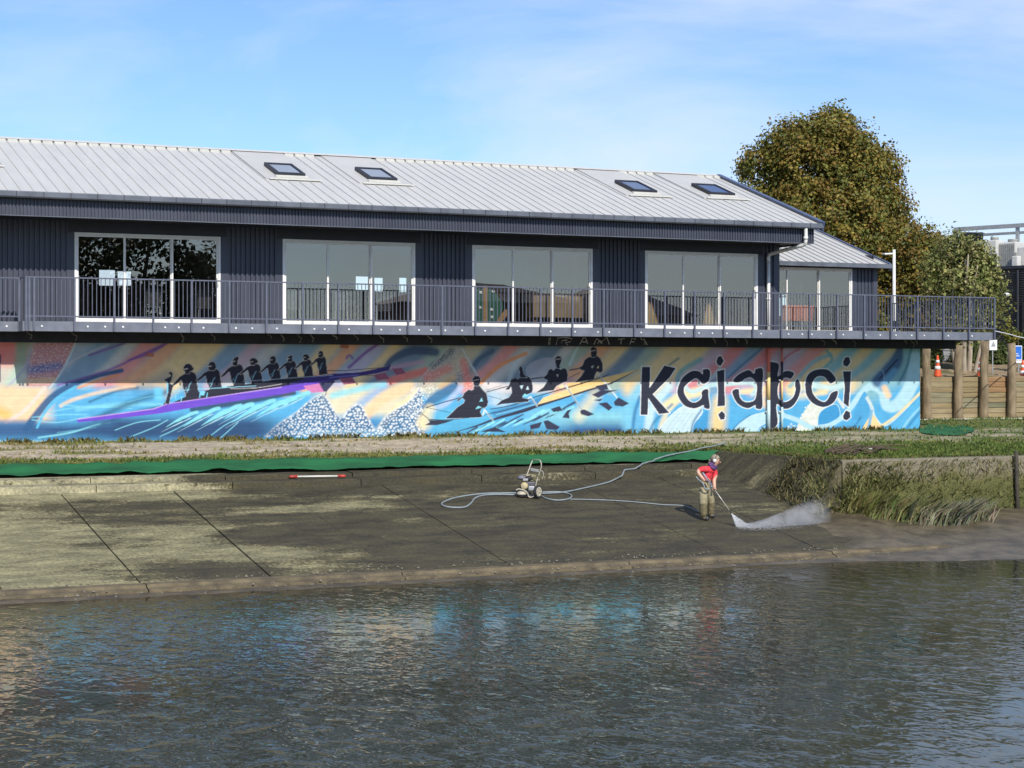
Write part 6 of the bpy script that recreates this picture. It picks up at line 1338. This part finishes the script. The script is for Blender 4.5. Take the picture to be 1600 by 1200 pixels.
# ------------------------------------------------------------------ the person with the lance
dp_ = depth_of(PR(1101, 812.5)); dl = depth_of(PR(1112, 808.8)) - dp_
KP = dp_ / F
SKIN, SHIRT, TROU, BOOT, GLOVE = range(5)
J = {}; bones = []
def jt(n_, x, y, off, r): J[n_] = (PD(x, y, dp_ + off), r)
jt('pelvis', 1100.5, 760, .06, (.150, .135)); jt('waist', 1102, 751, .05, (.128, .11)); jt('chest', 1107.2, 739.5, .04, (.158, .13)); jt('upper', 1110, 732.8, .03, (.125, .10)); jt('neck', 1114.2, 727.6, .03, .056); jt('jaw', 1118.0, 723.6, .03, .070); jt('skull', 1118.4, 719.0, .03, .096); jt('crown', 1117.6, 715.6, .03, .07)
jt('rsh', 1098.5, 732.5, -.08, .068); jt('rsl', 1094, 734.2, -.11, .066); jt('relb', 1089.6, 737.0, -.13, .046); jt('rfore', 1095.5, 744.8, -.18, .043); jt('rwr', 1101.2, 751, -.19, .032); jt('rhand', 1103.6, 753.2, -.19, .038)
jt('lsh', 1117.5, 736.2, .08, .068); jt('lsl', 1117.6, 741.5, .06, .062); jt('lelb', 1115.6, 750, .02, .044); jt('lfore', 1116, 757, -.03, .042); jt('lwr', 1116.6, 762.4, -.06, .031); jt('lhand', 1117.2, 765.8, -.07, .038)
jt('rhip', 1098.4, 766, -.04, .118); jt('rknee', 1099.0, 786, -.06, .098); jt('rshin', 1099.2, 798, -.04, .092); jt('rhem', 1099.0, 806.2, -.01, .086); jt('rank', 1099.2, 808.2, .0, .055); jt('rtoe', 1107.8, 810.6, -.06, .044); jt('rball', 1104, 810.2, -.04, .052)
jt('lhip', 1105.2, 766, dl * .5, .112); jt('lknee', 1111.0, 784, dl * .8, .092); jt('lshin', 1111.2, 795, dl * .95, .084); jt('lhem', 1110.8, 802.8, dl, .078); jt('lank', 1111, 804.8, dl, .052); jt('lball', 1114.5, 806.8, dl - .03, .050); jt('ltoe', 1117.2, 807.2, dl - .05, .042)
for a, b, m_ in (('pelvis', 'waist', TROU), ('waist', 'chest', SHIRT), ('chest', 'upper', SHIRT), ('upper', 'neck', SKIN), ('neck', 'jaw', SKIN), ('jaw', 'skull', SKIN), ('skull', 'crown', SKIN),
                 ('upper', 'rsh', SHIRT), ('rsh', 'rsl', SHIRT), ('rsl', 'relb', SKIN), ('relb', 'rfore', SKIN), ('rfore', 'rwr', SKIN), ('rwr', 'rhand', SKIN), ('upper', 'lsh', SHIRT), ('lsh', 'lsl', SHIRT), ('lsl', 'lelb', SKIN), ('lelb', 'lfore', SKIN), ('lfore', 'lwr', SKIN), ('lwr', 'lhand', SKIN),
                 ('pelvis', 'rhip', TROU), ('rhip', 'rknee', TROU), ('rknee', 'rshin', 4), ('rshin', 'rhem', 4), ('rhem', 'rank', BOOT), ('rank', 'rball', BOOT), ('rball', 'rtoe', BOOT), ('pelvis', 'lhip', TROU), ('lhip', 'lknee', TROU), ('lknee', 'lshin', 4), ('lshin', 'lhem', 4), ('lhem', 'lank', BOOT), ('lank', 'lball', BOOT), ('lball', 'ltoe', BOOT)):
    bones.append((a, b, m_))
names = list(J); idx = {n_: i for i, n_ in enumerate(names)}
me = bpy.data.meshes.new('skeleton'); me.from_pydata([J[n_][0] for n_ in names], [(idx[a], idx[b]) for a, b, _ in bones], [])
sko = bpy.data.objects.new('skeleton', me); COL.objects.link(sko)
md = sko.modifiers.new('skin', 'SKIN'); md.use_smooth_shade = True; md.branch_smoothing = .6
if not me.skin_vertices: me.attributes  # layer is made with the modifier
bpy.context.view_layer.objects.active = sko
try:
    sv = me.skin_vertices[0].data
except Exception:
    bm = bmesh.new(); bm.from_mesh(me); bm.verts.layers.skin.verify(); bm.to_mesh(me); bm.free(); sv = me.skin_vertices[0].data
for i, n_ in enumerate(names):
    r = J[n_][1]; sv[i].radius = r if isinstance(r, tuple) else (r, r); sv[i].use_root = (n_ == 'pelvis')
sub = sko.modifiers.new('sub', 'SUBSURF'); sub.levels = 2; sub.render_levels = 2
dg = bpy.context.evaluated_depsgraph_get(); dg.update()
bme = bpy.data.meshes.new_from_object(sko.evaluated_get(dg)); bpy.data.objects.remove(sko)
bme.name = 'body'
M_SKIN = pm('skin', (0.62, 0.36, 0.25), (0.55, 0.31, 0.21), 12, .5); M_SHIRT = pm('red_shirt', (0.72, 0.045, 0.06), (0.6, 0.03, 0.045), 10, .8, bump=.5, bscale=24)
M_TROU = pm('khaki_trousers', (0.36, 0.315, 0.19), (0.24, 0.20, 0.115), 5, .9, bump=.5, bscale=14); M_BOOT = pm('wet_boots', (0.05, 0.05, 0.055), (0.03, 0.03, 0.03), 10, .35)
M_WETT = pm('wet_trousers', (0.20, 0.165, 0.085), (0.12, 0.10, 0.055), 6, .6, bump=.5, bscale=14)
for m_ in (M_SKIN, M_SHIRT, M_TROU, M_BOOT, M_WETT): bme.materials.append(m_)
segs = [(J[a][0], J[b][0], m_, (J[a][1][0] if isinstance(J[a][1], tuple) else J[a][1]), (J[b][1][0] if isinstance(J[b][1], tuple) else J[b][1])) for a, b, m_ in bones]
for pg in bme.polygons:
    c_ = pg.center; best = (9, 0)
    for a, b, m_, ra, rb in segs:
        ab = b - a; t_ = max(0, min(1, (c_ - a).dot(ab) / ab.length_squared)); d_ = (c_ - a - ab * t_).length - lerp(ra, rb, t_)
        if d_ < best[0]: best = (d_, m_)
    pg.material_index = best[1]; pg.use_smooth = True
person = thing('person', 'person in red shirt and khaki trousers bending over a water-blasting lance', 'person', PR(1103, 812))
body = link('body', bme, person)
# lance geometry first: the line both hands close on
la = PD(1097.8, 738.5, dp_ - .20); lb = PD(1139.6, 797.5, depth_of(PR(1151, 823)) - .02)
lance_dir = (lb - la).normalized()
def on_lance(p): return la + lance_dir * (p - la).dot(lance_dir)
fm_ = MB()
for hn, wn_ in (('rhand', 'rwr'), ('lhand', 'lwr')):
    h = J[hn][0]; g = on_lance(h); side = (h - g); side = side.normalized() if side.length > .005 else UV; e1 = side; e2 = lance_dir.cross(e1).normalized()
    for q in range(4):
        o_ = lance_dir * ((q - 1.5) * .021); Lq = (.9, 1.0, .95, .8)[q]; pts_ = []
        for s_ in range(6):
            t_ = -.3 + s_ * .75 * Lq; pts_.append(g + o_ + (e1 * math.cos(t_) + e2 * math.sin(t_)) * (.036 if s_ else .040))
        fm_.tube(pts_, [.011, .0105, .010, .0095, .009, .007], 6)
    pts_ = [g + e1 * .036 - lance_dir * .03, g + e1 * .025 - e2 * .03 - lance_dir * .035, g - e2 * .037 - lance_dir * .02, g - e1 * .02 - e2 * .03 - lance_dir * .008]
    fm_.tube(pts_, [.0125, .012, .0105, .008], 6)
fme = fm_.mesh('fingers', M_SKIN, True)
bmj = bmesh.new(); bmj.from_mesh(bme); bmj.from_mesh(fme); bmj.to_mesh(bme); bmj.free()
# face, hair, scarf, ear defenders
hc = J['skull'][0]; face = (RV * .92 - FV * .30 - UV * .28).normalized(); hup = (UV - face * UV.dot(face)).normalized(); hs = face.cross(hup).normalized()
M_HAIR = pm('grey_blond_hair', (0.40, 0.33, 0.24), (0.22, 0.18, 0.13), 40, .6, bump=.6, bscale=60); M_EAR = pm('white_ear_cup', (0.78, 0.76, 0.70), None, 8, .4); M_SCARF = pm('purple_scarf', (0.16, 0.07, 0.22), (0.06, 0.035, 0.10), 18, .85)
mb = MB(); ball(mb, hc + hup * .028 - face * .022, face * .098, hs * .098, hup * .093, 18, 10)
vv = []
o = mb.build('hair', M_HAIR, person, smooth=True)
bmh = bmesh.new(); bmh.from_mesh(o.data)
kill = [v_ for v_ in bmh.verts if (v_.co - hc).dot(face) > .055 and (v_.co - hc).dot(hup) < .055]; bmesh.ops.delete(bmh, geom=kill, context='VERTS'); bmh.to_mesh(o.data); bmh.free()
mb = MB(); mb.tube(smooth_path([hc - hup * .02 - face * .09, hc - hup * .06 - face * .12, hc - hup * .11 - face * .11], 4), [.035] * 4 + [.03] * 4 + [.012], 8); mb.build('pony_tail', M_HAIR, person, smooth=True)
mb = MB(); mb.tube([hc + face * .09 - hup * .005, hc + face * .115 - hup * .022, hc + face * .09 - hup * .030], [.011, .015, .012], 8); mb.build('nose', M_SKIN, person, smooth=True)
mb = MB(); mb.tube([hc + face * .083 - hup * .052 - hs * .022, hc + face * .090 - hup * .053, hc + face * .083 - hup * .052 + hs * .022], .006, 6); mb.build('mouth', M_REDP, person, smooth=True)
for s_ in (-1, 1):
    mb = MB(); ball(mb, hc + face * .086 + hs * .034 * s_ + hup * .012, face * .009, hs * .013, hup * .008, 8, 6); mb.build('eye', M_RUB, person, smooth=True)
    mb = MB(); mb.lathe(hc + hs * .088 * s_ - hup * .005, [(0, .040), (.022, .042), (.036, .030), (.038, .01)], 12, hs * s_); mb.build('ear_cup', M_EAR, person, smooth=True)
mb = MB(); mb.tube(smooth_path([hc + (hs * math.cos(t_) + hup * math.sin(t_)) * .112 + hup * .004 for t_ in [math.pi * q / 10 for q in range(11)]], 2), .009, 6); mb.build('headband', M_RUB, person, smooth=True)
nk = J['neck'][0]; nd = (J['jaw'][0] - J['upper'][0]).normalized(); e1 = nd.cross(FV).normalized(); e2 = nd.cross(e1).normalized()
mb = MB(); 
for lv, rad in ((.0, .078), (.03, .074), (-.03, .088)): mb.tube([nk + nd * (lv - .01 + .012 * math.sin(3 * t_)) + (e1 * math.cos(t_) + e2 * math.sin(t_)) * rad for t_ in [2 * math.pi * q / 16 for q in range(17)]], .024, 6)
mb.build('scarf', M_SCARF, person, smooth=True)
# hip bag strap and hose by the hip
mb = MB(); mb.tube(smooth_path([PD(1087.5, 744.5, dp_ - .12), PD(1091, 749, dp_ - .15), PD(1098, 755, dp_ - .22), PD(1102, 763.5, dp_ - .24), PD(1107, 764, dp_ - .24), PD(1111, 760.5, dp_ - .2), PD(1110.5, 757.2, dp_ - .18)], 6), .014, 7)
tag(mb.build('hose_tail', M_HOSE, smooth=True), 'short pale hose curving past the hip to the lance', 'hose')
# the lance
lc = thing('spray_lance', 'long steel water-blasting lance held in both hands', 'lance', la)
M_STEEL = pm('lance_steel', (0.58, 0.54, 0.46), (0.45, 0.42, 0.36), 9, .35, metal=.4); M_GUN = pm('lance_grip', (0.30, 0.29, 0.36), (0.2, 0.2, 0.25), 9, .5)
mid = la + (lb - la) * .34
mb = MB(); mb.tube([la, la + lance_dir * .06, mid], [.017, .021, .019], 8); mb.build('grip', M_GUN, lc, smooth=True)
mb = MB(); mb.tube([mid - lance_dir * .01, lb], .0105, 8); mb.build('wand', M_STEEL, lc, smooth=True)
mb = MB(); mb.tube([lb, lb + lance_dir * .05, lb + lance_dir * .07], [.015, .016, .009], 8); mb.build('nozzle', M_RUB, lc, smooth=True)
g = on_lance(J['rhand'][0]); mb = MB(); mb.tube(smooth_path([g - lance_dir * .06, g - lance_dir * .05 - UV * .08, g + lance_dir * .02 - UV * .09], 4), .008, 6); mb.build('trigger_guard', M_RUB, lc, smooth=True)

# ------------------------------------------------------------------ water jet and mist
rng = np.random.default_rng(8); hit = PR(1151, 823); tip = lb + lance_dir * .07
P_ = []; S_ = []
for i in range(2600):           # the jet: a thin bright sheet from nozzle to ground
    t_ = rng.random() ** .8; far = rng.random() ** 2.2
    gp = hit.lerp(PR(1174, 823), far); p = tip.lerp(gp, t_) + Vector(rng.normal(size=3)) * .010 * t_; P_.append(p); S_.append(rng.uniform(.003, .007))
for i in range(5000):          # the mist blown to the right along the ramp
    u = rng.random() ** .72; px = 1152 + 134 * u; base_y = 824 + 3 * math.sin(u * 3.1) - 7 * u * u; hgt = 4 + 8 * u + 42 * u ** 1.6
    h = min(1.0, abs(rng.normal()) * .42) if rng.random() < .82 else rng.random()
    if u > .86 and rng.random() < (u - .86) / .14: continue
    p = PR(px, base_y + rng.normal() * 1.5) + Vector((0, 0, h * hgt * KP)) + FV * rng.normal() * .18; P_.append(p); S_.append(rng.uniform(.002, .0058) * (1.1 - .3 * u))
P_ = np.array(P_); S_ = np.array(S_)[:, None]; n_ = len(P_)
dirs = np.array([[1, 0, -.6], [-.5, .87, -.6], [-.5, -.87, -.6], [0, 0, 1.1]]); v = (P_[:, None, :] + dirs[None] * S_[:, None, :]).reshape(-1, 3)
f = (np.arange(n_)[:, None, None] * 4 + np.array([[0, 2, 1], [0, 1, 3], [1, 2, 3], [2, 0, 3]])[None]).reshape(-1, 3)
me = bpy.data.meshes.new('water_spray'); me.from_pydata(v.tolist(), [], f.tolist()); 
ms_ = pm('spray_droplets', (0.92, 0.93, 0.95), (0.88, 0.89, 0.9), 3, .3, trans=.5); me.materials.append(ms_)
stuff(tag(link('water_spray', me), 'white water spray blasting from the lance across the ramp', 'water spray'))

def mist(name, secs, dens, lab):
    mb = MB(); n__ = 18; vv = []
    for (c, ru, rw) in secs:
        for q in range(n__):
            t_ = 2 * math.pi * q / n__; vv.append(c + FV * (ru * math.cos(t_)) + UV * (rw * math.sin(t_)))
    k__ = len(secs); mb.add(vv, [(i * n__ + q, i * n__ + (q + 1) % n__, (i + 1) * n__ + (q + 1) % n__, (i + 1) * n__ + q) for i in range(k__ - 1) for q in range(n__)] + [tuple(range(n__)), tuple((k__ - 1) * n__ + n__ - 1 - q for q in range(n__))])
    o = mb.build(name, M_WHITE); o.data.materials.clear()
    m = bpy.data.materials.new(name); m.use_nodes = True; nt = m.node_tree; n = nt.nodes; l = nt.links; n.remove(n['Principled BSDF'])
    pv = n.new('ShaderNodeVolumePrincipled'); pv.inputs['Color'].default_value = (.96, .97, .98, 1); pv.inputs['Anisotropy'].default_value = -.1
    ge = n.new('ShaderNodeNewGeometry'); tcn = n.new('ShaderNodeTexCoord'); nz = n.new('ShaderNodeTexNoise'); nz.inputs['Scale'].default_value = 3.2; nz.inputs['Detail'].default_value = 4
    l.new(ge.outputs['Position'], nz.inputs['Vector'])
    # thins out towards the rim of the cloud (generated coordinates run 0..1 through its box)
    sp = n.new('ShaderNodeSeparateXYZ'); l.new(tcn.outputs['Generated'], sp.inputs[0])
    up = n.new('ShaderNodeMapRange'); up.inputs[1].default_value = .05; up.inputs[2].default_value = .95; up.inputs[3].default_value = 1.0; up.inputs[4].default_value = 0.0; l.new(sp.outputs['Z'], up.inputs[0])
    ex = n.new('ShaderNodeMapRange'); ex.inputs[1].default_value = .35; ex.inputs[2].default_value = 1.0; ex.inputs[3].default_value = 1.0; ex.inputs[4].default_value = 0.0; l.new(sp.outputs['X'], ex.inputs[0])
    th = n.new('ShaderNodeMapRange'); th.inputs[1].default_value = .38; th.inputs[2].default_value = .68; th.inputs[3].default_value = .05; th.inputs[4].default_value = 1.9; l.new(nz.outputs['Fac'], th.inputs[0])
    m1 = n.new('ShaderNodeMath'); m1.operation = 'MULTIPLY'; l.new(up.outputs[0], m1.inputs[0]); l.new(th.outputs[0], m1.inputs[1])
    m2 = n.new('ShaderNodeMath'); m2.operation = 'MULTIPLY'; l.new(m1.outputs[0], m2.inputs[0]); l.new(ex.outputs[0], m2.inputs[1])
    m3 = n.new('ShaderNodeMath'); m3.operation = 'MULTIPLY'; m3.inputs[1].default_value = dens; l.new(m2.outputs[0], m3.inputs[0]); l.new(m3.outputs[0], pv.inputs['Density'])
    l.new(pv.outputs[0], n['Material Output'].inputs['Volume']); o.data.materials.append(m); return stuff(tag(o, lab, 'water mist'))
secs = []
for i in range(13):
    u = i / 12; px = 1153 + 142 * u; hgt = (5 + 14 * u + 34 * u ** 1.5) * KP * (1 if i < 12 else .7); c = PR(px, 825 - 9 * u * u) + UV * (hgt * .5 - .01); secs.append((c, .10 + .38 * u, hgt * .5))
mist('spray_mist', secs, 2.7, 'pale mist drifting right from the water jet over the ramp')

# ------------------------------------------------------------------ things standing inside, seen through the glass
def at_floor(x, Y): return P(x, 500, Y).x
YI = 45.25
t_ = thing('display_board', 'green display board with pine post behind the third glass doors', 'display board', (at_floor(762, YI), YI, Zd))
a = P(741, 503, YI); b = P(786, 452, YI); mb = MB(); mb.prism([Vector((a.x, YI, Zd + .12)), Vector((b.x - .25, YI, Zd + .12)), Vector((b.x, YI, Zd + .5)), Vector((b.x, YI, b.z - .35)), Vector((b.x - .3, YI, b.z)), Vector((a.x, YI, b.z))], (0, .04, 0)); mb.build('panel', M_GREENB, t_)
mb = MB(); px_ = at_floor(757, YI); mb.box((px_ - .06, YI - .07, Zd), (px_ + .06, YI - .005, b.z + .1)); mb.build('post', M_WOOD, t_)
for za, zb_ in ((Zd, Zd + .5), (b.z + .05, b.z - .4)):
    mb = MB(); mb.obox((b.x - .05, YI + .08, (za + zb_) / 2), (.22, 0, (zb_ - za) * .45), (0, .02, 0), (-.06, 0, .05)); mb.build('brace', M_WOOD, t_)
for q in range(5):
    mb = MB(); cxx = (a.x + .18, a.x + .55, a.x + .16, a.x + .5, a.x + .52)[q]; zz = Zd + (.95, .98, .55, .5, .3)[q]; ball(mb, (cxx, YI - .02, zz), (.05, 0, 0), (0, .015, 0), (0, 0, .04), 8, 6); mb.build('pinned_card', M_WHITE, t_)
t_ = thing('wooden_counter', 'long brown wooden counter behind the third glass doors', 'counter', (at_floor(870, 45.6), 45.6, Zd))
a = at_floor(828, 45.6); b = at_floor(916, 45.6); mb = MB(); mb.box((a, 45.4, Zd + .32), (b, 45.9, Zd + .95)); mb.build('front_panel', pm('counter_front', (.34, .24, .15), (.27, .19, .11), 2, .6), t_)
mb = MB(); mb.box((a - .05, 45.35, Zd + .95), (b + .05, 45.95, Zd + 1.0)); mb.build('counter_top', M_WOODD, t_)
for xx in (a + .1, (a + b) / 2, b - .1): mb = MB(); mb.box((xx - .04, 45.5, Zd), (xx + .04, 45.58, Zd + .32)); mb.build('leg', M_WOODD, t_)
for k_, (x, lab) in enumerate(((1110, 'pine A-frame easel behind the fourth glass doors'), (1018, 'pine A-frame easel at the left side of the fourth glass doors'))):
    X = at_floor(x, YI + .1); Y = YI + .1; t_ = thing('easel', lab, 'easel', (X, Y, Zd), 'A-frame easels')
    for s_ in (-1, 1): mb = MB(); mb.tube([(X + .26 * s_, Y, Zd), (X + .03 * s_, Y + .1, Zd + .78)], .028, 6); mb.build('leg', M_WOOD, t_)
    mb = MB(); mb.tube([(X, Y + .5, Zd), (X, Y + .12, Zd + .76)], .025, 6); mb.build('rear_leg', M_WOOD, t_)
    mb = MB(); mb.prism([Vector((X - .22, Y - .02, Zd + .08)), Vector((X + .22, Y - .02, Zd + .08)), Vector((X + .03, Y + .08, Zd + .72)), Vector((X - .03, Y + .08, Zd + .72))], (0, .015, 0)); mb.build('panel', pm('easel_panel_%d' % k_, (.46, .33, .16), None, 3, .6), t_)
def chair(x, Y, mat, lab, grp):
    X = at_floor(x, Y); t_ = thing('chair', lab, 'chair', (X, Y, Zd), grp)
    mb = MB(); mb.box((X - .22, Y - .2, Zd + .42), (X + .22, Y + .22, Zd + .46)); bevel(mb.build('seat', mat, t_), .015)
    mb = MB(); mb.obox((X, Y - .22, Zd + .68), (.22, 0, 0), (0, .015, 0), (0, -.03, .22)); bevel(mb.build('backrest', mat, t_), .012)
    for sx in (-1, 1):
        for sy_ in (-1, 1): mb = MB(); mb.tube([(X + .19 * sx, Y + .18 * sy_, Zd), (X + .17 * sx, Y + .16 * sy_, Zd + .42)], .014, 6); mb.build('leg', M_GALV, t_)
for x, lab in ((1224, 'orange chair at the left behind the wing doors'), (1240, 'orange chair in the middle behind the wing doors'), (1256, 'orange chair nearest the centre mullion of the wing doors')): chair(x, 48.5, M_ORANGE, lab, 'orange chairs in the wing')
for x, Y, lab in ((237, 45.8, 'dark chair behind the middle pane of the leftmost doors'), (318, 45.9, 'dark chair behind the right pane of the leftmost doors'), (455, 45.7, 'dark chair behind the left pane of the second doors'), (530, 45.7, 'dark chair behind the middle pane of the second doors'), (595, 45.8, 'dark chair behind the right pane of the second doors')): chair(x, Y, M_ENG, lab, 'dark chairs inside')
